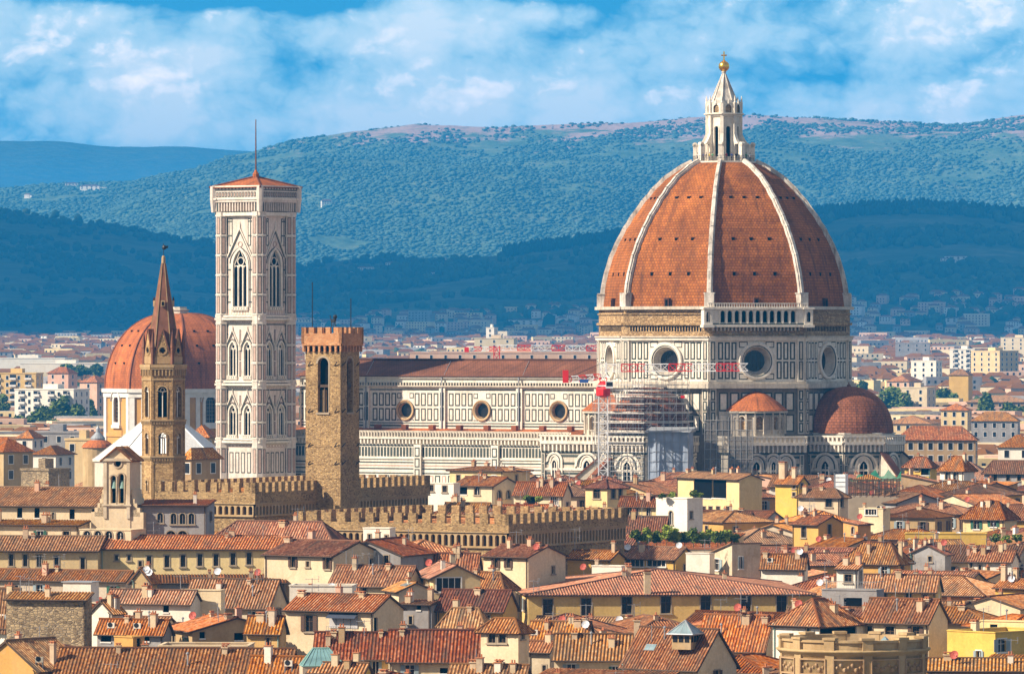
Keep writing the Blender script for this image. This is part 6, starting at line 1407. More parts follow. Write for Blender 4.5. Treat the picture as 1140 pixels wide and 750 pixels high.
H('corner', 'ochre gable house with orange tiles in the bottom left corner', -30, 41, 88, 744, 712, 'e', 'ochre', 35, 692, None, [], [(66, 714, 6)], 'tile_o', 'ochre corner gable house')
# centre left
H('orangeroof', 'house with a wide orange roof under the crenellated palace wing', 226, 372, 392, 606, 581, 'h', 'pale', 14, 852, None, [(266, 612, 5, 9, 'w')], [(313, 600, 7)], 'tile_o', 'wide orange hipped roof')
H('cream', 'tall cream house with three tall windows and a shaded grey side wall', 292, 371, 425, 618, 602, 'g', 'cream', 28, 830, None, [(325, 624.5, 5, 13, 'sb'), (342, 627.5, 3.6, 6, 'w'), (364.5, 625.5, 5, 14, 'sb')], [(313, 601, 8)], 'tile_r', 'tall cream house')
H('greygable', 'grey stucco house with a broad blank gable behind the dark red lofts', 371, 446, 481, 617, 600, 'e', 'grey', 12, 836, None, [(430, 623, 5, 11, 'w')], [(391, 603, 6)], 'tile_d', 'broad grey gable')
H('whitebox', 'small white box house against the arched palace wing', 404, 434, 440, 588, 587, 'f', 'white', 14, 868, None, [(411, 597, 3, 5, 'w'), (430, 598, 3, 5, 'w')], [], short='white box house')
H('lofts', 'cream house with dark red loft roofs and many thin aerials', 366, 452, 470, 650, 630, 'g', 'cream', 14, 812, None, [(405, 656, 5, 8, 'w')], [(432, 630, 5)], 'tile_r', 'dark red loft roofs')
H('darkred', 'house with a dark red roof under the battlements right of the grey gable', 470, 530, 536, 636, 616, 'g', 'pale', 10, 845, None, [], [(510, 617, 4)], 'tile_r', 'dark red roof under the battlements')
H('yellowtop', 'yellow attic house with one wide window and a ridged orange roof', 461.5, 482.5, 535, 642, 628, 'g', 'pale', 80, 808, None, [(464.5, 643, 3, 8, 'w'), (476, 646, 3.4, 8, 'w'), (499.5, 650, 27, 15, 'b')], [], 'tile_p', 'yellow attic house')
H('skylit', 'small cream house with a glass skylight strip in its striped roof', 428, 444, 483, 657, 647.5, 'g', 'cream', 72, 795, None, [], [(455, 664, 5)], 'tile_p', 'small house with the skylight strip')
H('greywalls', 'grey rendered house with a dark lean-to roof and terracotta pots', 446, 480, 490, 672, 668, 's', 'grey', 12, 782, 6, [(466, 676, 5, 5, 'o'), (457, 690, 4, 9, 'w')], [], 'tile_d', 'grey rendered lean-to')
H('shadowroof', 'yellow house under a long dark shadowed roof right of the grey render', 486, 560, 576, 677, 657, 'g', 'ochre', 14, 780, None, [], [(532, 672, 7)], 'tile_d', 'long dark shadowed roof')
H('curved', 'low cream house with a rounded wall top and orange tiles', 491, 538, 545, 692, 677, 'h', 'cream', 14, 757, None, [], [(523, 680, 5)], 'tile_o', 'rounded cream house')
H('twowin', 'cream house with two windows and grey side left of the big yellow house', 538, 588, 630, 619, 607, 'g', 'cream', 30, 862, None, [(552, 626.6, 4.6, 10, 'sb'), (566, 626.6, 4.6, 10, 'sb'), (616, 634, 3, 8, 'w')], [(600, 604, 5)], 'tile_r', 'two-window cream house')
H('awning', 'cream house with brown shutters, dark awning and a red ridged roof', 316, 416, 448, 679, 662, 'g', 'cream', 18, 752, None, [(343, 693.5, 9, 18, 'sb'), (417.5, 695, 4, 16, 'o')], [(326, 657, 8), (402, 672, 6)], 'tile_p', 'cream house with the awning')
H('terracewall', 'low pale house with a long flat parapet behind the awning roof', 322, 392, 396, 652, 652, 'f', 'white', 5, 775, 7, [], [(345, 650, 4)], short='low pale parapet house')
H('mid1', 'yellow house with grey shutters under a dark red ridged roof', 350, 436, 440, 727, 704, 'g', 'yellow', 7, 712, None, [(418, 744, 7, 16, 'sy')], [(371, 706, 6), (424, 707, 4)], 'tile_r', 'yellow house with grey shutters')
H('mid2', 'cream house with grey blue shutters under a broad red ridged roof', 432, 535, 540, 731, 701.5, 'g', 'cream', 6, 708, None, [(456, 746, 10, 12, 'sy'), (494, 746, 9, 6, 'o')], [(447, 712, 5)], 'tile_r', 'broad red ridged roof')
H('turret', 'narrow cream tower house with a pyramid roof and a double window', 535, 577, 589, 700, 689, 'p', 'cream', 24, 705, None, [(547.5, 708.5, 8.5, 13, 'w'), (559, 708.5, 8.5, 13, 'w'), (582, 706, 3, 9, 'w')], [], 'tile_o', 'cream tower house')
H('leftyellow', 'yellow house with a small dark window below striped roofs', 274, 312, 318, 699, 686, 'g', 'yellow', 12, 738, None, [(298, 714, 4, 9, 'w')], [(290, 693, 9)], 'tile_o', 'small yellow house')
H('bottom1', 'low house with a rusty red roof along the bottom edge left of the glass lantern', 276, 342, 350, 750, 731, 'g', 'yellow', 10, 684, None, [], [], 'tile_r', 'rusty red roof by the glass lantern')
H('bottom2', 'low yellow house with ridged tiles right of the glass pyramid lantern', 344, 405, 412, 746, 738, 'g', 'bright', 12, 672, None, [], [], 'tile_p', 'low yellow house by the glass lantern')
H('bottom3', 'cream house with red roof ends at the bottom centre edge', 500, 584, 590, 752, 740, 'g', 'cream', 8, 672, None, [], [(527, 736, 7), (556, 738, 9)], 'tile_o', 'red roof at the bottom centre')
# right of the palace
H('tower30', 'yellow tower house with a pyramid roof beside the cathedral wall', 652, 676, 698, 542, 534, 'p', 'pale', 42, 1120, None, [(664.5, 549, 7.5, 11, 'w'), (683, 549, 5, 11, 'w'), (691, 549, 4, 11, 'w')], [(660, 535, 3)], 'tile_r', 'yellow tower house')
H('planthouse', 'cream house with a roof terrace full of plants left of the yellow tower', 572, 627, 636, 549, 537, 'g', 'cream', 15, 1110, None, [(617, 557, 8, 9, 'b'), (592, 557, 12, 10, 'o'), (632, 562, 3, 6, 'w')], [(614, 535, 4)], 'tile_r', 'cream house with the planted terrace')
H('dormer', 'cream house with small roof turret and open loggia before the nave', 505, 550, 578, 540, 531, 'g', 'cream', 35, 1115, None, [(515, 546, 10, 8, 'o'), (531, 546, 6, 9, 'a'), (556, 550, 5, 9, 'a'), (566, 550, 5, 9, 'a')], [(540, 528, 4)], 'tile_o', 'cream loggia house')
H('dormer2', 'pale yellow house with a flat brown roof directly below the nave wall', 500, 560, 590, 524, 520, 'h', 'pale', 30, 1170, None, [], [(570, 524, 6)], 'tile_r', 'pale yellow house below the nave')
H('behindwall', 'cream house with white walls behind the end of the dark battlements', 470, 505, 512, 538, 534, 'f', 'white', 20, 1080, None, [(480, 543, 5, 7, 'w'), (495, 544, 5, 7, 'w')], [], short='white walled house')
H('redroofs', 'house with orange roof and white gable just above the arched palace', 492, 540, 550, 568, 560, 'g', 'white', 16, 985, None, [(500, 569, 8, 5, 'w')], [], 'tile_o', 'orange roof behind the battlements')
H('penthouse', 'modern cream house with a wide dark glazed wall under a tiled roof', 757, 823, 849, 533, 527, 'g', 'pale', 62, 1160, None, [(785, 543.5, 20, 21, 'o'), (802, 543.5, 15, 21, 'o'), (793, 566, 4, 5, 'w'), (801, 566, 4, 5, 'w'), (812, 566, 4, 5, 'w'), (786, 566, 4, 5, 'w')], [(770, 525, 5)], 'tile_o', 'glazed penthouse')
H('whitetower', 'white tower house with one arched window and planted roof terrace', 731, 765, 783, 555, 555, 'f', 'white', 32, 1060, None, [(747.3, 576, 4, 15, 'a'), (769.8, 573, 3, 8, 'w')], [], short='white tower house')
H('archhouse', 'ochre house with three arched windows beside the white tower', 690, 731, 736, 561, 553, 'g', 'pale', 12, 1085, None, [(701, 569, 4, 12, 'a'), (708.5, 569, 4, 12, 'a'), (722, 569, 4, 11, 'a')], [(715, 552, 4)], 'tile_d', 'ochre house with arched windows')
H('darkbelow', 'house with a dark red roof below the arched ochre house', 698, 740, 745, 590, 575, 'g', 'cream', 10, 1035, None, [], [], 'tile_d', 'dark red roof by the white tower')
H('veranda', 'ochre house with a glazed turquoise veranda under its red roof', 686, 752, 775, 621, 609, 'g', 'ochre', 24, 965, None, [(707, 626, 20, 8, 'b'), (731, 626, 20, 8, 'b'), (763, 634, 3, 12, 'w')], [(699, 606, 3)], 'tile_r', 'ochre house with the veranda')
H('whitelow', 'low white house with a blank wall right of the veranda house', 764, 790, 796, 616, 613, 'f', 'white', 20, 950, None, [], [], short='low white house')
H('slant', 'grey white house with a slanting red roof and shuttered window', 791, 815, 847, 618, 604, 'L', 'dirty', 70, 950, None, [(800, 628, 5, 12, 'sy'), (825, 626, 3.2, 13, 'sy')], [], 'tile_o', 'house with the slanting roof')
H('smallochre', 'small ochre house with a tiled gable in front of the dark battlements', 632, 680, 696, 621, 613, 'g', 'ochre', 20, 900, None, [], [(688, 602, 4)], 'tile_o', 'small ochre house')
H('gables', 'cluster house with a tan stone gable wall under the battlements', 641, 674, 695, 612, 602, 'e', 'tan', 25, 925, None, [], [(652, 598, 4)], 'tile_d', 'tan gabled cluster house')
H('whiteflat', 'flat white roof house before the veranda house', 659, 692, 697, 630, 630, 'f', 'white', 10, 890, None, [], [(652, 621, 4)], short='flat white roof house')
H('bigyellow', 'long yellow palazzo with six stone framed windows and a broad orange roof', 565, 588, 905, 661.5, 637, 'h', 'yellow', 86, 846, None, [(610, 676, 11, 19, 'w'), (652.6, 675, 11, 19, 'w'), (698, 673.5, 11, 19, 'w'), (741.6, 672.7, 11, 19, 'w'), (786, 671, 11, 19, 'w'), (831, 670, 11, 19, 'w'), (871, 669, 11, 19, 'w')], [(704, 627, 8), (778, 628, 6), (790, 629, 9), (834, 627, 8)], 'tile_o', 'long yellow palazzo')
H('wedge', 'orange hipped house wedged between the two-window house and the palazzo', 512, 560, 574, 652, 637, 'h', 'cream', 25, 832, None, [(548, 660, 4, 7, 'w')], [(530, 634, 4)], 'tile_o', 'wedged orange house')
H('front1', 'low cream house with an orange roof in front of the yellow palazzo', 588, 652, 662, 711, 692, 'g', 'cream', 12, 775, None, [], [(644, 688, 8), (652, 686, 6)], 'tile_o', 'low orange roof before the palazzo')
H('front2', 'cream house with turquoise shutters under a wide striped roof', 617, 712, 718, 731, 706, 'g', 'cream', 6, 716, None, [(636, 746, 9, 14, 'sy'), (685, 746, 7, 9, 'sg')], [(640, 702, 6), (712, 688, 7)], 'tile_p', 'house with turquoise shutters')
H('front3', 'house with a wide red ridged roof, roof window and grey gable wall', 694, 777, 822, 741, 700, 'g', 'cream', 30, 700, None, [(704, 747, 12, 6, 'o'), (745, 748, 12, 5, 'sg')], [(769, 724, 4)], 'tile_r', 'red ridged roof with the glass cupola')
H('front4', 'cream house with an orange ridged roof right of the glass cupola', 778, 851, 870, 719, 685, 'g', 'cream', 16, 760, None, [(831, 726, 6, 10, 'sb'), (849, 727, 6, 10, 'sb')], [(832, 682, 10), (853, 692, 7)], 'tile_o', 'orange ridged roof by the glass cupola')
H('front5', 'small cream house in deep shade left of the wide striped roof', 588, 612, 620, 722, 714, 'g', 'dirty', 20, 735, None, [(606, 744, 4, 8, 'w')], [], 'tile_r', 'small shaded house')
# right side
H('lantern71', 'white roof room with a striped roof above a grey railed terrace', 932, 955, 962, 632, 626, 's', 'white', 18, 850, None, [(944.5, 643.5, 8, 9, 'w'), (958.5, 642, 2.5, 14, 'w')], [], 'tile_p', 'white roof room')
H('terr71', 'pale house with a wide roof terrace under the white roof room', 916, 976, 986, 657, 657, 'f', 'grey', 12, 842, None, [(950, 671, 20, 12, 'o')], [], short='pale terrace house')
H('bigyellow2', 'ochre palazzo with an orange roof right of the white roof room', 962, 1042, 1050, 655, 640, 'g', 'yellow', 8, 862, None, [(985, 664, 6, 8, 'w'), (1012, 664, 6, 8, 'w'), (1030, 666, 5, 8, 'w')], [(1002, 634, 6)], 'tile_o', 'ochre palazzo')
H('hip72', 'cream house with a red hipped roof and dark loggia behind the round stone tower', 862, 912, 965, 694, 667, 'h', 'white', 38, 745, None, [(900, 702, 4, 10, 'w'), (935, 702, 44, 14, 'o')], [(884, 666, 5), (891, 668, 8)], 'tile_o', 'house with the red hipped roof')
H('shut72', 'cream house with two shuttered windows and a half shaded roof', 962, 1034, 1058, 690, 667, 'g', 'cream', 22, 748, None, [(970, 702, 6, 11, 'w'), (992, 704, 10, 14, 'w'), (1020, 704, 8, 14, 'sb')], [(1034, 676, 5)], 'tile_r', 'house with two shuttered windows')
H('brighttop', 'cream flat roof room above the bright yellow corner house', 1092, 1150, 1156, 692, 692, 'f', 'pale', 20, 748, 6, [(1108, 697, 8, 5, 'o')], short='cream roof room at the right')
H('bright', 'bright yellow house with white shutters in the lower right corner', 1058, 1108, 1180, 704, 698, 'f', 'bright', 45, 735, None, [(1091, 730, 5, 12, 'sy'), (1116, 718, 10, 14, 'sy')], [(1078, 690, 8)], short='bright yellow corner house')
H('corner2', 'low house with a ridged red roof at the bottom right edge', 1034, 1150, 1160, 746, 733, 'g', 'cream', 5, 685, None, [], [(1059, 726, 9)], 'tile_p', 'ridged roof at the bottom right')
H('yellow50', 'yellow house with a square stair turret beside the striped apse wall', 864, 889, 900, 537, 530, 'g', 'bright', 38, 1150, None, [(884, 541, 3, 5, 'w'), (893, 540, 3, 5, 'w'), (884, 550, 3, 4, 'w')], [(873, 514, 8), (885, 520, 5)], 'tile_r', 'yellow turret house')
H('cream51', 'cream house with tall windows and brown roof below the building site', 890, 935, 945, 552, 544, 'h', 'cream', 20, 1110, None, [(923, 559, 7, 10, 'w'), (935, 559, 4, 10, 'w')], [(916, 549, 4)], 'tile_d', 'cream house below the site')
H('wall52', 'orange lit house with a shaded white front and long dark window', 884, 911, 942, 583, 574, 'g', 'ochre', 56, 1035, None, [(896, 592, 5, 12, 'w'), (924, 589, 4, 15, 'w')], [(869, 572, 4)], 'tile_r', 'orange lit house')
H('orange53', 'orange house with one arched window right of the dark alley', 940, 955, 970, 583, 580, 'S', 'orange', 55, 1030, None, [(950, 590, 3, 8, 'a')], [], 'tile_o', 'small orange house')
H('arch54', 'white tower house with a two arched loggia and stone side wall', 1048, 1073, 1086, 521, 508, 'h', 'white', 32, 1230, None, [(1056, 528, 5, 11, 'a'), (1064.5, 528, 5, 11, 'a')], [], 'tile_r', 'white tower with the two arches')
H('lean54', 'long tan house with a low sloping roof left of the white arched tower', 1003, 1048, 1052, 537, 528, 'S', 'tan', 12, 1220, None, [], [], 'tile_p', 'tan sloping house')
H('green56', 'pale yellow house with two green shuttered windows and a broad brown roof', 1074, 1118, 1134, 575, 558, 'h', 'pale', 24, 1095, None, [(1088.5, 584, 6, 9, 'sg'), (1106.6, 581.5, 6, 9, 'sg')], [(1100, 560, 3)], 'tile_r', 'house with green shutters')
H('long57', 'long low yellow house with a flat wall top behind white dishes', 1008, 1098, 1102, 594, 594, 'f', 'bright', 6, 1040, 8, [], [(1040, 590, 5)], short='long low yellow house')
H('dark60', 'large dark house with a shaded brown roof at the right edge', 1098, 1190, 1195, 524, 513, 'h', 'grey', 10, 1260, None, [(1110, 531, 4, 8, 'w'), (1124, 531, 4, 8, 'w'), (1136, 531, 4, 8, 'w')], [], 'tile_d', 'large dark house')
H('yellow61', 'yellow house with a recessed balcony under a red roof near the apse', 1008, 1036, 1044, 518, 509, 'h', 'bright', 18, 1265, None, [(1034.5, 521, 10, 10, 'o'), (1021, 521, 3, 5, 'w')], [], 'tile_r', 'yellow balcony house')
H('cream62', 'cream house with a flat roof room and air unit in front of the site', 957, 983, 992, 566, 562, 'f', 'cream', 20, 1085, None, [(970, 567, 12, 6, 'b')], [(944, 560, 3)], short='cream flat roof room')
H('r63', 'house with an orange and brown hipped roof right of the white roof room', 940, 1000, 1016, 624, 604, 'h', 'ochre', 20, 940, None, [(1005, 633, 4, 7, 'w')], [(1008, 601, 4)], 'tile_o', 'orange brown hipped roof')
H('r64', 'house with long orange roof above a white wall and three vents', 848, 896, 900, 628, 617, 'g', 'white', 10, 935, None, [(858, 631, 4, 5, 'w'), (866, 631, 4, 5, 'w'), (880, 631, 5, 5, 'w')], [(846, 620, 5)], 'tile_o', 'long orange roof with the white wall')
H('r65', 'white house with a plain orange roof right of the grey gable', 1080, 1126, 1136, 623, 613, 'g', 'white', 14, 955, None, [(1076, 626, 3, 8, 'w'), (1092, 632, 3, 6, 'w')], [(1060, 608, 4)], 'tile_o', 'white house with the plain orange roof')
H('r66', 'grey gabled house with a dark red roof among the eastern roofs', 1014, 1052, 1060, 616, 606, 'e', 'grey', 20, 965, None, [(1000, 620, 3, 6, 'w'), (1036, 622, 4, 6, 'w')], [], 'tile_r', 'grey gabled house')
H('r67', 'yellow house with twin tall chimneys at the right edge', 1110, 1142, 1160, 653, 645, 'g', 'bright', 30, 880, None, [], [(1116, 628, 6), (1133, 632, 5)], 'tile_r', 'yellow house with twin chimneys')

# bell gable of the church
def bell_gable():
    Y0 = 868.0; s = Y0 / F; th = 14; c = P(145, 375, Y0); z = lambda y: zp(y, Y0)
    W = 30 * s / cos(rad(th)); D = 9 * s / sin(rad(th)); root = thing('bell_gable', 'tall cream bell gable with round hole, two arches and a tiled top', 'bell gable', (c.x, Y0, 0), rad(-th))
    f = FR((-W, 0, 0), (1, 0, 0), (0, -1, 0)); mb = MB(); zt = z(510)
    hs = [(W * .36 - .42, W * .36 + .42, z(560), z(529), 'arch'), (W * .66 - .42, W * .66 + .42, z(560), z(527), 'arch'), (W * .52 - .55, W * .52 + .55, z(519.5), z(511.2), 'round')]
    wall(mb, f, 0, W, z(577), zt, hs[:2] + [hs[2]], 0, 1.0); wall(mb, f, 0, W, 0, z(577), [], 0, 0)
    for fr, L in ((FR((0, 0, 0), (0, 1, 0), (1, 0, 0)), D), (FR((0, D, 0), (-1, 0, 0), (0, 1, 0)), W), (FR((-W, D, 0), (0, -1, 0), (-1, 0, 0)), D)): wall(mb, fr, 0, L, 0, zt, [], 0, 0)
    for y in (0, D): mb.face([(-W, y, zt), (0, y, zt), (-W / 2, y, z(497.5))] if y == 0 else [(0, y, zt), (-W, y, zt), (-W / 2, y, z(497.5))])
    for h in hs: pane(mb, f, h, -.95, 1); ring(mb, f, outline(h)[(1 if h[4] == 'arch' else 0):], .2, 0, .12, 2, h[4] == 'round')
    for s0 in (0, W - .5): mb.fbox(f, s0, s0 + .5, z(577), zt, 0, .18, 2)
    mb.fbox(f, -.3, W + .3, zt - .4, zt, 0, .35, 2); mb.fbox(f, -.2, W + .2, z(563), z(561), 0, .3, 2)
    for sg in (-1, 1):                                          # sweeping shoulders
        for i in range(6):
            t0 = i / 6; a = (-W if sg < 0 else 0); mb.box(a + sg * (0.0), a + sg * (2.3 * t0 ** 1.7 + .25), 0.1, D - .1, z(547 + 30 * t0) - 1.0 if i < 5 else 0, z(545 + 30 * t0), 0)
    mb.build('wall', [WALLS['cream'], M['dark'], WALLS['dirty']], root)
    rb = MB(); k = (z(497.5) - zt) / (W / 2); o = .5; zr = z(497.2)
    roof_plane(rb, [(o, -.4, zt - o * k), (o, D + .3, zt - o * k), (-W / 2, D + .3, zr), (-W / 2, -.4, zr)]); roof_plane(rb, [(-W - o, D + .3, zt - o * k), (-W - o, -.4, zt - o * k), (-W / 2, -.4, zr), (-W / 2, D + .3, zr)])
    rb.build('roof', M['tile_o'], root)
    for h in hs[:2]:
        b = MB(); u = -W + (h[0] + h[1]) / 2; b.lathe((u, .45, z(538)), [(.42, -.7), (.34, -.4), (.26, .1), (.14, .3), (0, .34)], 10); b.tube((u - .4, .45, z(535)), (u + .4, .45, z(535)), .05, 4); b.build('bell', M['copper'], root)
    cm = MB(); cm.tube((-W / 2, D / 2, zr), (-W / 2, D / 2, zr + 2.6), .05, 4); cm.build('cross', M['black'], root)
bell_gable()

# round stone balustraded tower top at the lower right
def rotunda():
    Y0 = 640.0; s = Y0 / F; c = P(950, 375, Y0); R = 82 * s; z = lambda y: zp(y, Y0 - 4)
    root = thing('round_tower', 'round tan stone tower top with carved panels and a heavy parapet', 'tower', (c.x, Y0, 0)); n = 48
    w = MB(); w.lathe((0, 0, 0), [(R * .97, 0), (R * .97, z(729)), (R * 1.0, z(728)), (R * 1.03, z(725)), (R * 1.05, z(724)), (R * 1.05, z(722.5)), (R * 1.0, z(721.5))], n); w.build('wall', [WALLS['tan']], root, True)
    p = MB(); p.lathe((0, 0, 0), [(R * .98, z(722)), (R * .98, z(714)), (R * 1.01, z(713.5)), (R * 1.01, z(711)), (R * .91, z(711)), (R * .91, z(716)), (R * .91, z(722))], n)
    for k in range(12):
        nn = azv(-82 + 30 * k); u = Vector((-nn.y, nn.x, 0)); p.obox(nn * R * .9 - u * .55 + Z * z(722.5), u * 1.1, nn * (R * .12), Z * (z(710.5) - z(722.5))); p.obox(nn * R * .89 - u * .7 + Z * z(710.6), u * 1.4, nn * (R * .145), Z * .25)
        p.obox(nn * R * .93 - u * .5, u, nn * R * .07, Z * z(724))
    p.build('parapet', WALLS['tan'], root)
    f = MB(); f.cap((0, 0, 0), R * .95, z(720), n); f.build('floor', M['trim'], root)
    k = MB()
    for q in range(24):
        nn = azv(-82 + 15 * q + 7.5); u = Vector((-nn.y, nn.x, 0)); a = nn * R * .968; fr = FR(a - u * 1.1, u, nn)
        if q % 2: continue
    for q in range(12):
        nn = azv(-67 + 30 * q); u = Vector((-nn.y, nn.x, 0)); fr = FR(nn * R * .955, u, nn)
        pts = [(-1.5, z(748)), (1.5, z(748)), (1.5, z(733)), (-1.5, z(733))]; ring(k, fr, pts, .15, -.1, .3)
        for a in range(7): k.ball(fr.p(-1.2 + a * .4, z(741) + .28 * sin(a * 2.1), .12), .17 + .05 * (a % 3), 6)
    k.build('carved_panel', WALLS['tan'], root)
    g = MB(); g.lathe((3.2, -2, z(720)), [(1.2, 0), (0.0, 1.1)], 4, 0, 20, 380); g.build('skylight', M['bglass'], root)
rotunda()

# ------------------------------------------------------------------ the roofs that fill the town between them
def overlap(a, b, k=0.92):
    def axes(f): return [Vector((cos(f[4]), sin(f[4]))), Vector((-sin(f[4]), cos(f[4])))]
    d = Vector((b[0] - a[0], b[1] - a[1]))
    if d.length > sqrt(a[2] ** 2 + a[3] ** 2) + sqrt(b[2] ** 2 + b[3] ** 2): return False
    A, B = axes(a), axes(b)
    for ax in A + B:
        ra = a[2] * abs(ax.dot(A[0])) + a[3] * abs(ax.dot(A[1])); rb = b[2] * abs(ax.dot(B[0])) + b[3] * abs(ax.dot(B[1]))
        if abs(d.dot(ax)) > (ra + rb) * k: return False
    return True
FORTS = [(-55.0 + 11.6, 962, 30, 33), (0, 0, 0, 0)]
def fort_hit(x, y):
    for (xc, Y0, th, Wl, Wr) in ((283, 935, 27, 17, 58), (565, 893, 27, 35, 39), (379, 950, 27, 7, 7)):
        c = P(xc, 375, Y0); p = Matrix.Rotation(rad(th), 2) @ Vector((x - c.x, y - c.y))
        if -Wl - 8 < p.x < 8 and -8 < p.y < Wr + 8: return True
    c = P(182, 375, 985)
    return (Vector((x - c.x, y - c.y)).length < 12) or (Vector((x - P(950, 0, 640).x, y - 640)).length < 18) or (Vector((x - P(130, 0, 868).x, y - 868)).length < 9)
FLOOR_SKY = {}
def covered(px, py, Y):                                            # what the hand-placed houses already hide
    for h in HOUSES.values():
        if h['c'].y < Y - 3 and h['xl'] - 1 < px < h['xr'] + 1 and zp(py, h['c'].y) < h['ze']: return True
    return False
WN = {'cream': 'cream', 'white': 'white', 'yellow': 'yellow', 'ochre': 'ochre', 'pale': 'pale yellow', 'grey': 'grey', 'pink': 'pink', 'orange': 'orange', 'tan': 'tan', 'dirty': 'stained'}
TN = {'tile_o': 'orange', 'tile_r': 'red brown', 'tile_p': 'pale striped', 'tile_d': 'dark'}
RN = {'g': 'gabled', 'h': 'hipped', 's': 'lean-to', 'e': 'end-gabled', 'p': 'pyramid', 'f': 'flat'}
rf_ = random.Random(77); LAB = set(); NFILL = 0
def near_label(px, Y):
    best = None
    for k, h in HOUSES.items():
        if k.startswith('fill'): continue
        m = (h['xl'] + h['xr']) / 2
        d = abs(px - m) / 60 + abs(h['c'].y - Y) / 60
        if best is None or d < best[0]: best = (d, k, m, h['c'].y)
    _, k, m, yy = best; h = HOUSES[k]
    hw = (h['xr'] - h['xl']) / 2
    pos = 'just left of' if px < m - hw else 'just right of' if px > m + hw else 'behind' if Y > yy else 'in front of'
    return '%s the %s' % (pos, h['short'])
Yr = 668.0
while Yr < 1262:
    x0, x1 = -30, 1175
    px = x0 + rf_.uniform(-10, 10)
    while px < x1:
        s = Yr / F; Wd = rf_.uniform(9, 17); Dp = rf_.uniform(9, 14); th = rf_.choice([12, 18, 24, 30, 62, 72, 80]); px += Wd / s * .92
        Yy = Yr + rf_.uniform(-5, 5)
        right = px > 830 or (px > 640 and Yy > 950)
        if px > 590 and px < 905 and 855 < Yy < 905: continue
        lo = 11.5 if not right else 14.0
        ytgt = None
        # roof line that belongs at this depth, a little lower than the placed houses
        yy = 500
        while Yof(yy, px) > Yy and yy < 780: yy += 2
        ze = zp(yy + (rf_.uniform(9, 22) if not right else rf_.uniform(0, 14)), Yy); ze = max(9.0, min(ze, 24.0))
        if Yy < 700: ze = min(ze, zp(756, Yy))
        roof = rf_.choice('ggghhhsep'); 
        rise = (min(Wd, Dp) / 2 if roof in 'hpe' else Dp / 2 if roof == 'g' else Dp * .7) * rf_.uniform(.30, .38)
        py = CY + (CZ - ze - rise) / s
        wl_, wr_ = px - Wd / s, px + Dp * sin(rad(th)) / s
        low = max([b for a0, a1, b, k in PROT if a1 > wl_ and a0 < wr_ and HOUSES[k]['c'].y > Yy - 4], default=0)
        if py < low + 2: dz = (low + 2 - py) * s; ze -= dz; py = low + 2
        if ze < 6.5: continue
        if 690 < px < 1000 and py < 527 or py < 490: continue
        if px < 700 and 880 < Yy: 
            if px < 560 or Yy < 960: continue
        c0 = P(px, 375, Yy); cx, cy = (Vector((c0.x, Yy, 0)) + Matrix.Rotation(-rad(th), 3, 'Z') @ Vector((-Wd / 2, Dp / 2, 0))).xy
        if fort_hit(cx, cy): continue
        ft = (cx, cy, Wd / 2, Dp / 2, -rad(th))
        if any(overlap(ft, f) for f in FOOT): continue
        wpx = Wd / s * .5
        if all(covered(px + dx, py + 1, Yy) for dx in (-wpx * 1.6, -wpx, -wpx * .3, wpx * .2)): continue
        wc = rf_.choice(['cream', 'cream', 'white', 'yellow', 'pale', 'pale', 'ochre', 'pink', 'tan', 'grey', 'dirty', 'orange']); tl = rf_.choice(['tile_o', 'tile_o', 'tile_r', 'tile_r', 'tile_p', 'tile_d'])
        lab = '%s house with %s %s roof %s' % (WN[wc], ('a' if roof == 'f' else TN[tl]), RN[roof], near_label(px, Yy))
        if lab in LAB:
            for extra in ('small', 'wide', 'narrow', 'low', 'taller', 'plain', 'deep'):
                if extra + ' ' + lab not in LAB: lab = extra + ' ' + lab; break
        lab = ' '.join(lab.split()[:16])
        if lab in LAB: continue
        LAB.add(lab)
        NFILL += 1
        ch = [(px - Wd / s * rf_.uniform(.2, .7), py - rf_.uniform(0, 5), .9 / s)] if rf_.random() < .65 else []
        house('fill%d' % NFILL, lab, px - Wd * cos(rad(th)) / s, px, px + Dp * sin(rad(th)) / s, 0, 0, roof, wc, th, chim=ch, tile=tl, short=' '.join(lab.split()[:6]), autow=1, xyz=(c0, rad(th), Wd, Dp, ze, ze + rise))
    Yr += 13.5 if Yr < 900 else 17
print('filled', NFILL, 'houses', len(HOUSES))
# ------------------------------------------------------------------ building site at the cathedral: scaffolds, sheets, cranes
def bar_lattice(mb, p0, p1, w, hgt, seg, rc, rb, m_of, up=Z):
    p0, p1 = Vector(p0), Vector(p1); d = (p1 - p0).normalized(); a = d.cross(up if abs(d.dot(up)) < .9 else Vector((1, 0, 0))).normalized(); b = a.cross(d).normalized()
    L = (p1 - p0).length; n = max(2, round(L / seg))
    off = [a * w / 2 + b * hgt / 2, a * -w / 2 + b * hgt / 2, a * -w / 2 - b * hgt / 2, a * w / 2 - b * hgt / 2]
    for i in range(n):
        A, B = p0 + d * (L * i / n), p0 + d * (L * (i + 1) / n); m = m_of(i)
        for j in range(4):
            k = (j + 1) % 4
            mb.tube(A + off[j], B + off[j], rc, 4, m); mb.tube(A + off[j], A + off[k], rb, 4, m)
            mb.tube(A + off[j], B + off[k], rb, 4, m) if i % 2 else mb.tube(A + off[k], B + off[j], rb, 4, m)
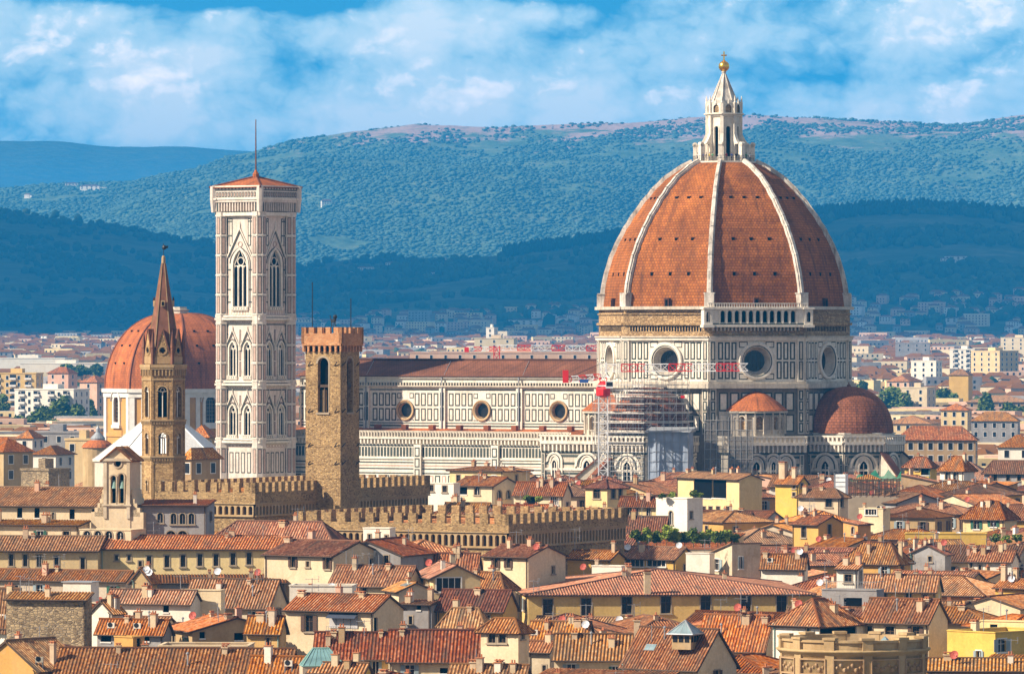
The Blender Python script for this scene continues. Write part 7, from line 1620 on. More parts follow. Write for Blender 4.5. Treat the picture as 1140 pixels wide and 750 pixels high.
def tower_crane():
    Y0 = 1252.0; s = Y0 / F; c = P(671.5, 375, Y0); z = lambda y: zp(y, Y0)
    root = thing('tower_crane', 'white and red lattice tower crane standing before the cathedral apse', 'crane', (c.x, Y0, 0))
    m = MB(); bar_lattice(m, (0, 0, 0), (0, 0, z(441)), 1.9, 1.9, 1.9, .15, .09, lambda i: 0); m.build('mast', M['whitep'], root)
    t = MB(); t.lathe((0, 0, 0), [(1.0, z(442)), (1.5, z(440)), (1.55, z(433)), (1.2, z(428)), (.6, z(424))], 10, 0); t.box(-1.3, 1.3, -1.3, 1.3, z(430), z(428.5), 1); t.build('slewing_ring', [M['redp'], M['whitep']], root)
    cb = MB(); cb.box(.5, 2.0, -2.2, -.8, z(432), z(424), 0); cb.box(.6, 1.9, -2.25, -2.15, z(429.5), z(425), 1); cb.build('cab', [M['whitep'], M['glass']], root)
    hd = MB(); bar_lattice(hd, (0, 0, z(428)), (0, 0, z(403)), 1.3, 1.3, 1.4, .11, .07, lambda i: 1 if i % 3 else 0); hd.build('tower_head', [M['redp'], M['whitep']], root)
    j = MB(); jy = -2.0; x1 = (832 - 671.5) * s
    bar_lattice(j, (.5, 0, z(409.5)), (x1, -3, z(408.5)), 1.3, 1.5, 1.6, .12, .07, lambda i: (1, 1, 0, 0, 0, 1)[i % 6]); j.build('jib', [M['redp'], M['whitep']], root)
    k = MB(); x0 = (628 - 671.5) * s; bar_lattice(k, (-.5, 0, z(419)), (x0, .6, z(422.5)), 1.3, 1.1, 1.5, .12, .07, lambda i: i % 2); k.build('counter_jib', [M['redp'], M['whitep']], root)
    w = MB(); w.box(x0 - .3, x0 + .9, -.4, 1.4, z(426), z(412), 0); w.box(x0 + 3.2, x0 + 5.0, -.7, .9, z(426), z(422), 1); w.build('counterweight', [M['redp'], M['bluep']], root)
    c2 = MB(); 
    c2.tube((0, 0, z(403.5)), (x0 + 1.5, .5, z(419)), .07, 4); c2.tube((0, 0, z(403.5)), (x1 * .55, -1.6, z(408)), .05, 4); c2.tube((x1 * .55, -1.7, z(412)), (x1 * .55, -1.7, z(440)), .04, 4); c2.build('stay_cable', M['black'], root)
    h = MB(); h.box(x1 * .55 - .4, x1 * .55 + .4, -2.0, -1.4, z(443), z(440)); h.build('hook_block', M['redp'], root)
tower_crane()
def far_crane():
    Y0 = 1900.0; s = Y0 / F; c = P(553, 375, Y0); z = lambda y: zp(y, Y0)
    root = thing('tower_crane', 'distant red tower crane with a long striped jib beyond the nave roof', 'crane', (c.x, Y0, 0))
    m = MB(); bar_lattice(m, (0, 0, 0), (0, 0, z(385)), 1.8, 1.8, 2.4, .2, .12, lambda i: 0); m.build('mast', M['redp'], root)
    j = MB(); bar_lattice(j, (0, 0, z(387)), ((668 - 553) * s, -2, z(387.5)), 1.4, 1.6, 2.2, .17, .1, lambda i: 1 if i % 5 < 3 else 0); j.build('jib', [M['redp'], M['whitep']], root)
    k = MB(); bar_lattice(k, (0, 0, z(388)), ((519 - 553) * s, 1, z(388.5)), 1.4, 1.2, 2.2, .15, .1, lambda i: i % 2); k.build('counter_jib', [M['redp'], M['whitep']], root)
    w = MB(); w.box((517 - 553) * s, (522 - 553) * s, -.8, .8, z(392), z(386.5)); w.build('counterweight', M['redp'], root)
far_crane()
def scaffold():
    c = Vector((XC, YC, 0)) + C_SOUTH
    root = thing('scaffold', 'tall steel pole scaffold with planked decks wrapped round the domed apse', 'scaffolding', (c.x, c.y, 0))
    up = MB(); lg = MB(); pk = MB(); R = 12.6; tops = {6: 24, 7: 30, 0: 30}
    z0, zt = 6.0, zp(424, 1265)
    for k in (6, 7, 0):
        n = azv(-8.6 + 22.5 + 45 * k); u = Vector((-n.y, n.x, 0)); W = 2 * R * sin(rad(22.5)); ap = R * cos(rad(22.5)); fr = FR(n * ap - u * W / 2, u, n)
        zk = zp({6: 440, 7: 423, 0: 416}[k], 1265); N = 7
        for i in range(N + 1):
            for d in (0, -1.1): up.tube(fr.p(W * i / N, z0 if k != 7 else z0, d), fr.p(W * i / N, zk + (i * 37 % 5) * .3, d), .055, 4)
        zz = z0
        while zz < zk:
            for d in (0, -1.1): lg.tube(fr.p(0, zz, d), fr.p(W, zz, d), .05, 4)
            lg.tube(fr.p(0, zz + 1.0, 0), fr.p(W, zz + 1.0, 0), .04, 4)
            if zz > zp(500, 1265) and not (k == 6 and zz < zp(482, 1265)): pk.fbox(fr, 0, W, zz + .06, zz + .14, -1.15, .05)
            for i in range(0, N, 2): lg.tube(fr.p(W * i / N, zz, 0), fr.p(W * (i + 1) / N, zz + 2.0, 0), .035, 4)
            zz += 2.0
    up.build('upright', M['steel'], root); lg.build('ledger', M['steel'], root); pk.build('deck', M['plank'], root)
    # stepped decks right over the half dome
    st = MB(); sd = MB()
    for i in range(7):
        r = 9.9 * cos(pi / 2 * i / 7.6) + .9; zz = ZG1 + 1.2 + 9.8 * sin(pi / 2 * i / 7.6)
        for a in range(12):
            t0, t1 = rad(-118 + 14.5 * a), rad(-118 + 14.5 * (a + 1)); p = lambda rr, t: Vector((rr * sin(t), -rr * cos(t), zz))
            st.face([p(r - .9, t0), p(r, t0), p(r, t1), p(r - .9, t1)]); q = [p(r, t0), p(r, t1)]; st.obox(q[0] - Z * .35, q[1] - q[0], Vector((sin(t0), -cos(t0), 0)) * .06, Z * .35)
            sd.tube(q[0] - Z * 1.5, q[0] + Z * 1.2, .045, 4); sd.tube(q[0] + Z * 1.1, q[1] + Z * 1.1, .04, 4)
    st.build('dome_deck', M['plank'], root); sd.build('handrail', M['steel'], root)
scaffold()
def sheeted():
    Y0 = 1256.0; s = Y0 / F; c = P(766, 375, Y0); th = 14; z = lambda y: zp(y, Y0)
    root = thing('sheeted_scaffold', 'box scaffold closed with pale blue grey sheeting beside the crane mast', 'scaffolding', (c.x, Y0, 0), rad(-th))
    W = 44 * s / cos(rad(th)); D = 5.0; sh = MB(); z1 = z(481)
    for f, L in ((FR((-W, 0, 0), (1, 0, 0), (0, -1, 0)), W), (FR((0, 0, 0), (0, 1, 0), (1, 0, 0)), D), (FR((-W, D, 0), (0, -1, 0), (-1, 0, 0)), D)):
        nx, nz = int(L / .8) + 1, 26; rs = random.Random(int(L * 10))
        g = [[f.p(L * i / nx, z1 * j / nz, (.10 * sin(i * 2.3 + j * .4) + .05 * rs.random()) if 0 < i < nx else 0) for i in range(nx + 1)] for j in range(nz + 1)]
        for j in range(nz):
            for i in range(nx): sh.face([g[j][i], g[j][i + 1], g[j + 1][i + 1], g[j + 1][i]])
    sh.build('sheeting', M['tarp'], root)
    fr = MB()
    for i in range(6): a = -W + W * i / 5; fr.tube((a, -.15, 0), (a, -.15, z1 + 1.3), .06, 4)
    for j in range(14): fr.tube((-W, -.17, z1 - j * 2.0), (0, -.17, z1 - j * 2.0), .05, 4); fr.tube((.15, 0, z1 - j * 2.0), (.15, D, z1 - j * 2.0), .05, 4)
    for q in (0, D): fr.tube((.15, q, 0), (.15, q, z1 + 1.2), .06, 4)
    fr.build('pole', M['steel'], root)
    rf = MB(); rf.obox((-W - .6, -.7, z1), (W + 1.2, 0, 0), (0, D + 1.0, .9), (0, 0, .12)); rf.build('cover_roof', M['lead'], root)
    # netting bay to the right
    c = P(838, 375, 1262); root = thing('netted_scaffold', 'scaffold veiled in grey netting against the shaded drum wall', 'scaffolding', (c.x, 1262, 0), rad(-6)); W = 54 * s; z = lambda y: zp(y, 1262)
    n1 = MB(); f = FR((-W, 0, 0), (1, 0, 0), (0, -1, 0)); prof = [(0, 470), (.3, 470), (.3, 458), (.72, 458), (.72, 478), (1, 478)]
    for (a, ya), (b, yb) in zip(prof[:-1], prof[1:]):
        if a == b: continue
        for i in range(4): u0, u1 = W * (a + (b - a) * i / 4), W * (a + (b - a) * (i + 1) / 4); n1.face([f.p(u0, 0, .05 * (i % 2)), f.p(u1, 0, .05 * ((i + 1) % 2)), f.p(u1, z(yb), .05 * ((i + 1) % 2)), f.p(u0, z(ya), .05 * (i % 2))])
    n1.build('netting', M['net'], root); up = MB()
    for i in range(9): a = -W + W * i / 8; up.tube((a, -.1, 0), (a, -.1, z(462 + (i * 5) % 9)), .06, 4); up.tube((a, 1.3, 0), (a, 1.3, z(462 + (i * 5) % 9)), .06, 4)
    up.build('upright', M['steel'], root); lg = MB()
    for j in range(15): lg.tube((-W, -.12, z(468) - j * 2), (0, -.12, z(468) - j * 2), .05, 4); lg.tube((-W, 1.3, z(468) - j * 2), (0, 1.3, z(468) - j * 2), .05, 4)
    lg.build('ledger', M['steel'], root); dk = MB()
    for j in range(15): dk.box(-W, 0, 0, 1.2, z(468) - j * 2, z(468) - j * 2 + .08)
    dk.build('deck', M['plank'], root)
sheeted()
def site():
    Y0 = 1140.0; s = Y0 / F; c = P(1000, 375, Y0); z = lambda y: zp(y, Y0); W = 58 * s
    root = thing('roof_scaffold', 'rooftop building site of brown posts with bright green netting below the apse', 'scaffolding', (c.x, Y0, 0), rad(-8))
    d = MB(); d.box(-W, 0, 0, 8, 0, z(553)); d.build('deck', M['trim'], root)
    p = MB()
    for i in range(9):
        for y in (0, 3.5, 7): a = -W + .3 + (W - .6) * i / 8; p.tube((a, y, z(553)), (a, y, z(533)), .1, 5)
    for zz in (545, 539, 534):
        for y in (0, 7): p.tube((-W, y, z(zz)), (0, y, z(zz)), .08, 4)
    p.build('post', M['wood'], root)
    n = MB(); f = FR((-W, 7.4, 0), (1, 0, 0), (0, -1, 0)); q = 12
    for i in range(q):
        a, b = W * i / q, W * (i + 1) / q; top = lambda k: z(528 + 5 * sin(k * 1.9) + (4 if k < 5 else 0)); n.face([f.p(a, z(536 + (i % 2)), .1), f.p(b, z(536 + ((i + 1) % 2)), .1), f.p(b, top(i + 1), 0), f.p(a, top(i), 0)])
    n.build('green_net', M['gnet'], root)
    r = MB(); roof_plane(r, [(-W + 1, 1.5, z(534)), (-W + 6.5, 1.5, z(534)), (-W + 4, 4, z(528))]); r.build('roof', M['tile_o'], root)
    c = P(941.5, 375, 1128); zz = lambda y: zp(y, 1128); r2 = thing('site_cabin', 'upright white sheeted cabin beside the green netted building site', 'cabin', (c.x, 1128, 0), rad(-15)); w = 13 * 1128 / F
    b = MB(); b.box(-w, 0, 0, 2.2, 0, zz(528)); b.build('sheet', M['whitep'], r2); e = MB()
    for x in (-w, 0): e.tube((x, -.08, 0), (x, -.08, zz(526)), .07, 4)
    for y in (531, 536, 541): e.tube((-w, -.08, zz(y)), (0, -.08, zz(y)), .04, 4)
    e.build('frame', M['steel'], r2)
site()

# ------------------------------------------------------------------ trees and roof gardens
def tree(label, px, ytop, ybase, Y, wpx, mat='leaf', group=None, leafs=900, sz=.9, seed=0, name='tree', cat='tree', zb=None, flat=1.0):
    s = Y / F; c = P(px, 375, Y); zt = zp(ytop, Y); zb = ground_z(Y) if zb is None else zb; R = wpx * s / 2
    zc0 = max(zb + (zt - zb) * .2, zp(ybase, Y)); rs = random.Random(seed + int(px * 7))
    root = thing(name, label, cat, (c.x, Y, zb), 0, group)
    t = MB(); h = zt - zb; t.tube((0, 0, 0), (R * .05, 0, h * .55), max(.06, R * .07), 7, 0, max(.04, R * .04))
    lumps = []
    n = 9
    for i in range(n):
        a = 2 * pi * i / n + rs.random(); rr = R * rs.uniform(.25, .68); zz = zc0 - zb + (zt - zc0) * rs.uniform(.25, .78); lumps.append((Vector((rr * cos(a), rr * sin(a), zz)), R * rs.uniform(.3, .5)))
        t.tube((R * .04, 0, h * rs.uniform(.3, .5)), lumps[-1][0], max(.03, R * .03), 5, 0, .02)
    lumps.append((Vector((0, 0, (zt - zb) - R * .42)), R * .45)); lumps.append((Vector((0, 0, (zc0 + zt) / 2 - zb)), R * .55))
    t.build('trunk', M['bark'], root)
    cr = MB(); vs = (zt - zc0) / (2 * R)
    for i in range(leafs):
        L, r = rs.choice(lumps); d = Vector((rs.gauss(0, 1), rs.gauss(0, 1), rs.gauss(0, 1))).normalized() * r * rs.uniform(.55, 1.08) ; p = L + Vector((d.x, d.y, d.z * min(1.2, max(.6, vs))))
        a = Vector((rs.gauss(0, 1), rs.gauss(0, 1), rs.gauss(0, .6))).normalized(); b = a.orthogonal().normalized(); q = sz * rs.uniform(.5, 1.1)
        cr.face([p - a * q, p - b * q * .6, p + a * q, p + b * q * .6])
    cr.build('crown', M[mat], root)
    return root
TREES = [(995, 429, 462, 2984, 42, 'rounded dark tree beside the dark red apse dome'), (1052, 431, 452, 3111, 28, 'rounded green tree between pale blocks at right'), (1098, 438, 462, 2857, 22, 'narrow green tree before the red roofed palace'),
         (1075, 403, 417, 4191, 26, 'small round tree before the yellow apartment block'), (1122, 447, 466, 2857, 24, 'dark tree right of the narrow green one'), (1032, 440, 455, 3073, 14, 'small bush like tree left of the rounded one'), (1008, 446, 462, 2959, 18, 'low dark tree behind the orange roofs'), (960, 424, 438, 3175, 14, 'small dark tree just right of the drum'),
         (1138, 452, 466, 2844, 20, 'dark tree cut by the right frame edge'),
         (70, 441, 480, 2704, 34, 'tall dark tree right of the white apartment block'), (50, 452, 482, 2677, 30, 'broad dark tree in front of the white apartment block'), (22, 461, 484, 2663, 34, 'low broad tree at the left below the white block'), (86, 450, 478, 2691, 26, 'rounded dark tree left of the ochre drum'), (100, 446, 472, 2760, 20, 'dark tree touching the ochre drum'),
         (4, 440, 470, 2829, 16, 'slim dark tree at the left frame edge'), (75, 404, 418, 3725, 20, 'green tree under the long white roofs'), (92, 406, 420, 3753, 22, 'dark green tree near the long white roofs'), (108, 405, 420, 3781, 14, 'small tree beside the dome below the white roofs'), (58, 466, 486, 2649, 22, 'lower dark tree among the left tree group')]
for i, (px, yt, yb, Y, w, lb) in enumerate(TREES): tree(lb, px, yt, yb, Y, w, 'leaf', 'trees among the distant houses', 1500, 1.25, i)
SHR = [(709, 592, 610), (720, 590, 610), (731, 593, 611), (742, 588, 609), (752, 591, 611), (762, 594, 612), (772, 590, 611), (782, 594, 613), (790, 592, 612), (799, 593, 611), (808, 593, 610), (816, 596, 611)]
gb = thing('roof_garden', 'long planted roof terrace below the white tower house', 'roof garden', (P(762, 375, 985).x, 985, 0)); m_ = MB(); s_ = 985 / F; m_.box(-60 * s_, 60 * s_, -1, 5, 0, zp(611, 985)); m_.build('terrace', WALLS['dirty'], gb); m_ = MB(); m_.box(-60 * s_, 60 * s_, -1.1, -.8, zp(611, 985), zp(609, 985)); m_.build('planter', M['clay'], gb)
SW = ['first', 'second', 'third', 'fourth', 'fifth', 'sixth', 'seventh', 'eighth', 'ninth', 'tenth', 'eleventh', 'twelfth']
for i, (px, a, b) in enumerate(SHR):
    tree('%s leafy shrub from the left on the planted terrace below the white tower' % SW[i], px, a - 3, b - 5, 986 + (i % 3), 17, 'leaf2' if i in (1, 3, 4, 7, 8, 10) else 'leaf', 'shrubs on the planted roof terrace', 520, .36, 40 + i, 'shrub', 'shrub', zp(611, 985))
for i, (px, Y, zt_, yb, lb) in enumerate([(737, 1062, 549, 556, 'small shrub at the left corner of the white tower roof'), (748, 1063, 547, 556, 'green shrub in the middle of the white tower roof'), (772, 1064, 545, 556, 'tall leafy shrub by the pole on the white tower roof'), (779, 1064, 548, 556, 'leafy shrub at the right corner of the white tower roof'),
     (587, 1106, 551, 560, 'dark shrub on the cream house terrace below the nave'), (600, 1105, 552, 561, 'bright green shrub before the cream terrace house'), (1108, 1020, 593, 607, 'light green bush under the yellow wall at right'), (1120, 1018, 595, 607, 'leafy green bush beside the yellow wall end'), (1132, 1019, 594, 606, 'green bush at the right edge under red roofs')]):
    tree(lb, px, zt_, yb - 2, Y, 10 if Y > 1050 else 14, 'leaf2' if i % 2 else 'leaf', 'shrubs on roofs and terraces', 300, .3, 80 + i, 'shrub', 'shrub', zp(yb, Y) - (.2 if i < 4 else 0))

# ------------------------------------------------------------------ roof clutter: aerials, dishes, skylights, air units
def roof_point(key, px, f=.3):
    h = HOUSES[key]; s = h['s']; yl = h['D'] * f; xw = px - yl * sin(h['t']) / s; u = -(h['xc'] - xw) / max(1e-6, h['xc'] - h['xl']) * h['W']; u = min(-.3, max(-h['W'] + .3, u))
    p = h['c'] + Matrix.Rotation(-h['t'], 3, 'Z') @ Vector((u, yl, 0)); return p, h['zf'](u, yl)
def dish_mesh(red):
    bw = MB(); r = .52
    pr = [(0.0, 0.0), (r * .5, .05), (r * .85, .13), (r, .19), (r * .98, .21), (r * .8, .15), (r * .4, .07), (0.0, .03)]
    bw.lathe((0, 0, 0), pr, 14)
    bw.v = [tuple(Matrix.Rotation(rad(68), 3, 'X') @ Vector(p)) for p in bw.v]
    bw.tube((0, 0, -.1), (0, -.45, .25), .02, 4); bw.box(-.06, .06, -.55, -.4, .2, .32); return bw
DISHN = {}
def dish(key, px, py, red=False, r=None, where=''):
    p, zr = roof_point(key, px, .28); h = HOUSES[key]; zc_ = max(zr + .5, zp(py, p.y)); col = 'faded red' if red else 'white'
    kk = (key, red); DISHN[kk] = DISHN.get(kk, 0) + 1; pre = {1: '', 2: 'second ', 3: 'third '}[DISHN[kk]]
    lb = '%s%s satellite dish on the %s' % (pre, col, h['short']); o = thing('satellite_dish', lb, 'satellite dish', (p.x, p.y, zr), rad(-25 if red else -12), 'satellite dishes on the roofs')
    d = dish_mesh(red); d.v = [(a * (r or 1), b * (r or 1) - .1, c * (r or 1) + zc_ - zr) for a, b, c in d.v]; d.build('dish', M['dishr' if red else 'dishw'], o); m = MB(); m.tube((0, 0, -.3), (0, 0, zc_ - zr + .15), .035, 5); m.build('mast', M['grey'], o)
ANT = {}
def aerial(key, px, ytop, f=.4, kind=0, short=False):
    p, zr = roof_point(key, px, f); h = HOUSES[key]; zt = min(max(zr + 2.0, zp(ytop, p.y)), zr + 9)
    ANT[key] = ANT.get(key, 0) + 1; n = ANT[key]
    kindw = ('many barred', 'double decked', 'plain thin')[kind]
    lb = '%s%s television aerial on the %s' % ('' if n == 1 else ('second ', 'third ', 'fourth ', 'fifth ', 'sixth ')[n - 2], kindw, h['short'])
    o = thing('television_aerial', lb, 'aerial', (p.x, p.y, zr), rad(rh.uniform(-50, 50)), 'television aerials on the roofs')
    m = MB(); H_ = zt - zr; m.tube((0, 0, -.3), (0, 0, H_), .045, 5); m.build('mast', M['steel'], o)
    if kind < 2:
        e = MB()
        for lvl in range(1 + kind):
            zz = H_ - .15 - lvl * 1.1; e.tube((-.9, 0, zz), (.9, 0, zz), .03, 4)
            for i in range(9): e.tube((-.85 + i * .21, -.42 + i * .02, zz), (-.85 + i * .21, .42 - i * .02, zz), .018, 4)
            e.tube((.85, 0, zz - .4), (.85, 0, zz + .4), .02, 4); e.tube((.85, -.4, zz + .3), (.85, .4, zz + .3), .02, 4); e.tube((.85, -.4, zz - .3), (.85, .4, zz - .3), .02, 4)
        e.build('antenna_element', M['steel'], o)
for k, px, py, red in [('gablet', 163, 636, 0), ('gablet', 171.6, 637, 0), ('strip', 47, 653, 1), ('whitegable', 110.5, 671, 1), ('stonegab', 194, 691, 1), ('darkroof', 287, 637, 1), ('darkroof', 242, 636, 0), ('terracewall', 369, 659, 0),
                       ('front1', 665, 695, 0), ('bigyellow', 571, 631, 1), ('front4', 823, 676, 1), ('hip72', 892, 683, 1), ('veranda', 763, 607, 0), ('veranda', 692, 611, 0), ('veranda', 700, 609, 0), ('long57', 1045, 599, 0), ('long57', 1068, 601, 0), ('orange53', 965, 575, 1), ('green56', 1080, 556, 1),
                       ('r64', 891, 614, 0), ('wall52', 877, 566, 0), ('r67', 1128, 670, 0), ('r66', 1052, 604, 1), ('corner2', 1066, 729, 1), ('twowin', 600, 632, 1), ('front3', 762, 705, 0), ('yellowtop', 474, 662, 1), ('cream62', 986, 571, 1)]:
    dish(k, px, py, bool(red), None)
for k, px, py, f, kd in [('cream', 340, 598, .5, 2), ('lofts', 384, 618, .5, 0), ('lofts', 397, 622, .4, 1), ('lofts', 410, 616, .45, 0), ('lofts', 421, 622, .4, 2), ('strip', 39, 628, .5, 0), ('strip', 62, 632, .5, 1), ('yl2', 167, 600, .5, 1), ('yl2', 291, 592, .4, 2), ('front1', 660, 672, .3, 0), ('front1', 630, 688, .3, 2), ('bigyellow', 662, 668, .02, 1), ('bigyellow', 714, 677, .02, 1),
                         ('front4', 826, 655, .4, 1), ('front3', 727, 728, .3, 2), ('front3', 770, 718, .2, 2), ('veranda', 723, 610, .3, 2), ('smallochre', 638, 588, .4, 1), ('gables', 688, 586, .3, 0), ('awning', 345, 664, .5, 1), ('mid1', 405, 700, .4, 0), ('mid2', 480, 697, .5, 2), ('stonegab', 240, 686, .4, 0), ('stonegab', 275, 684, .3, 1), ('striped', 285, 650, .4, 1),
                         ('hip72', 880, 660, .4, 0), ('shut72', 1000, 664, .5, 2), ('bigyellow2', 1020, 634, .5, 0), ('r65', 1100, 604, .5, 1), ('r66', 1040, 600, .4, 0), ('r63', 985, 600, .4, 1), ('green56', 1116, 552, .5, 0), ('wall52', 905, 562, .4, 0), ('cream51', 930, 536, .5, 2), ('bright', 1100, 676, .4, 0), ('whitelow', 785, 600, .4, 1), ('twowin', 575, 597, .5, 0), ('darkbelow', 715, 568, .4, 2), ('block', 30, 700 - 58, .5, 0), ('block', 20, 640, .6, 1), ('pinkroof', 200, 648, .5, 0), ('bottom3', 530, 728, .4, 2), ('r64', 865, 606, .5, 0), ('r67', 1135, 634, .5, 1), ('orangeroof', 330, 578, .5, 0), ('church', 60, 536, .5, 2), ('tower30', 676, 526, .5, 2)]:
    aerial(k, px, py, f, kd)
rc_ = random.Random(31)
for k in list(HOUSES):
    if k.startswith('fill'):
        h = HOUSES[k]; m = (h['xl'] + h['xc']) / 2
        if rc_.random() < .42: aerial(k, m + rc_.uniform(-8, 8), 0 + CY + (CZ - h['zr'] - rc_.uniform(1.5, 3.2)) / h['s'], rc_.uniform(.3, .6), rc_.choice([0, 0, 1, 2]))
        if rc_.random() < .22: dish(k, m + rc_.uniform(-8, 8), CY + (CZ - h['ze'] - 1.6) / h['s'], rc_.random() < .4)
def skylight(key, px, f, w, hgt, label, n=1):
    h = HOUSES[key]; s = h['s']; D, W = h['D'], h['W']; yl = D * f; xw = px - yl * sin(h['t']) / s; u = -(h['xc'] - xw) / max(1e-6, h['xc'] - h['xl']) * W; p = h['c'] + Matrix.Rotation(-h['t'], 3, 'Z') @ Vector((u, yl, 0)); z0 = h['zf'](u, yl); k = (h['zf'](u, yl + .5) - z0) / .5
    o = thing('skylight', label, 'skylight', (p.x, p.y, z0), -h['t'], 'roof windows'); fr = MB(); gl = MB(); v = Vector((0, 1, k)).normalized(); nn = Vector((0, -k, 1)).normalized()
    a = Vector((-w / 2, 0, 0)) - v * hgt / 2 + nn * .12
    fr.obox(a - nn * .2, Vector((w, 0, 0)), v * hgt, nn * .26); fr.build('frame', M['grey'], o)
    for i in range(n): gl.obox(a + nn * .062 + Vector((w * i / n + .05, 0, 0)) + v * .06, Vector((w / n - .1, 0, 0)), v * (hgt - .12), nn * .02)
    gl.build('pane', M['bglass'], o)
skylight('front3', 726, .22, 1.5, .95, 'square skylight in the red ridged roof left of the glass cupola', 2)
def skylight_side(key, f0, f1, label):
    h = HOUSES[key]; D = h['D']; W = h['W']; o = thing('skylight', label, 'skylight', h['c'], -h['t'], 'roof windows'); fr = MB(); gl = MB(); x = -W * .25; 
    zz = h['zf'](-W * .5, D * .3); A = Vector((-.2, D * f0, h['zf'](-.2, D * f0) + .2)); B = Vector((-.2, D * f1, h['zf'](-.2, D * f1) + .2)); up = Vector((-W * .42, 0, 0)); up.z = h['zf'](-W * .42 - .2, D * (f0 + f1) / 2) - h['zf'](-.2, D * (f0 + f1) / 2)
    n = (B - A).cross(up).normalized(); n = n if n.z > 0 else -n
    fr.obox(A - n * .15, B - A, up, n * .14); fr.build('frame', M['grey'], o)
    for i in range(4): gl.obox(A + (B - A) * (i / 4 + .02) + up * .05, (B - A) * (.21), up * .9, n * .03)
    gl.build('pane', M['bglass'], o)
skylight_side('skylit', .2, .55, 'row of glass panels set in the striped roof beside the yellow attic')
# glass pyramid lantern, glazed cupola
def glass_lantern():
    Y0 = 676.0; s = Y0 / F; c = P(359, 375, Y0); z = lambda y: zp(y, Y0); o = thing('glass_lantern', 'big teal glass hipped lantern on a roof at the bottom edge', 'roof lantern', (c.x, Y0, 0), rad(8)); W = 24 * s
    b = MB(); b.box(-W, W, -W * .7, W * .7, 0, z(740)); b.build('base', WALLS['dirty'], o); g = MB(); q = [Vector((-W, -W * .7, z(740))), Vector((W, -W * .7, z(740))), Vector((W, W * .7, z(740))), Vector((-W, W * .7, z(740)))]; t = [Vector((-W * .45, -.3, z(721))), Vector((W * .3, -.3, z(721))), Vector((W * .3, .3, z(721))), Vector((-W * .45, .3, z(721)))]
    for i in range(4): g.face([q[i], q[(i + 1) % 4], t[(i + 1) % 4], t[i]])
    g.face(t); g.build('pane', [M['blueglass']], o); f = MB()
    for i in range(4):
        f.tube(q[i], t[i], .07, 5); f.tube(q[i], q[(i + 1) % 4], .08, 5); f.tube(t[i], t[(i + 1) % 4], .08, 5)
        for k in range(1, 7): f.tube(q[i].lerp(q[(i + 1) % 4], k / 7), t[i].lerp(t[(i + 1) % 4], k / 7), .04, 4)
    f.build('glazing_bar', M['copper'], o)
    Y0 = 703; s = Y0 / F; c = P(763, 375, Y0); z = lambda y: zp(y, Y0); o = thing('glass_cupola', 'square glazed cupola with a pale pyramid glass roof on red tiles', 'roof lantern', (c.x, Y0, 0), rad(-25)); W = 11.5 * s; zb = z(722)
    b = MB(); b.box(-W, W, -W, W, zb, z(705.5))
    b.build('base', WALLS['tan'], o); w = MB()
    for fr in (FR((-W, -W, 0), (1, 0, 0), (0, -1, 0)), FR((W, -W, 0), (0, 1, 0), (1, 0, 0))):
        for k in range(3): w.fbox(fr, .15 + k * W * .62, .05 + (k + .9) * W * .62, z(714), z(707), 0, .03)
    w.build('window', M['glass'], o); r = MB(); e = W + .45; q = [Vector((-e, -e, z(705))), Vector((e, -e, z(705))), Vector((e, e, z(705))), Vector((-e, e, z(705)))]; ap = Vector((0, 0, z(690)))
    for i in range(4): r.face([q[i], q[(i + 1) % 4], ap])
    r.build('glass_roof', M['bglass'], o); f = MB()
    for i in range(4):
        f.tube(q[i], ap, .08, 5); f.tube(q[i], q[(i + 1) % 4], .1, 5)
        for k in (1, 2, 3): f.tube(q[i].lerp(q[(i + 1) % 4], k / 4), ap, .03, 4)
    f.build('glazing_bar', M['lead'], o)
glass_lantern()
def ac_unit(key, px, py, label, f=.1):
    p, zr = roof_point(key, px, f); zz = min(zr + .5, max(zr, zp(py, p.y) - .4)); o = thing('air_conditioner', label, 'air conditioner', (p.x, p.y, zz), rad(-10), 'air conditioning units on roofs'); b = MB(); b.box(-.45, .45, -.2, .2, 0, .65); b.build('casing', WALLS['white'], o); f_ = MB(); f_.lathe((0, 0, 0), [(.3, 0), (.3, .03), (.0, .03)], 14); f_.v = [(x - .1, -.2 - z_, y + .4) for x, y, z_ in f_.v]; f_.build('fan', M['black'], o); l = MB(); l.box(-.45, -.35, -.15, .15, zr - zz - .3, 0); l.box(.35, .45, -.15, .15, zr - zz - .3, 0); l.build('bracket', M['grey'], o)
for a in [('bigyellow', 566, 634, 'white air conditioner on the orange hip roof left of the palazzo'), ('bottom1', 321, 733, 'air conditioner beside the teal glass lantern'), ('r64', 858, 628, 'air conditioner on the white wall under the long orange roof'), ('lowshop', 122, 702, 'air conditioner beside the ochre shed'), ('lowshop', 152, 701, 'air conditioner among vents right of the ochre shed'), ('r66', 1001, 612, 'white air conditioner on the grey gabled house'), ('front1', 595, 712, 'air conditioner left of the low orange roof'), ('cream62', 979, 562, 'air conditioner on the cream flat roof room'), ('corner', 62, 716, 'white air unit on the orange tiles at bottom left'), ('corner', 53, 712, 'small white unit higher on the bottom left tiles')]: ac_unit(*a)
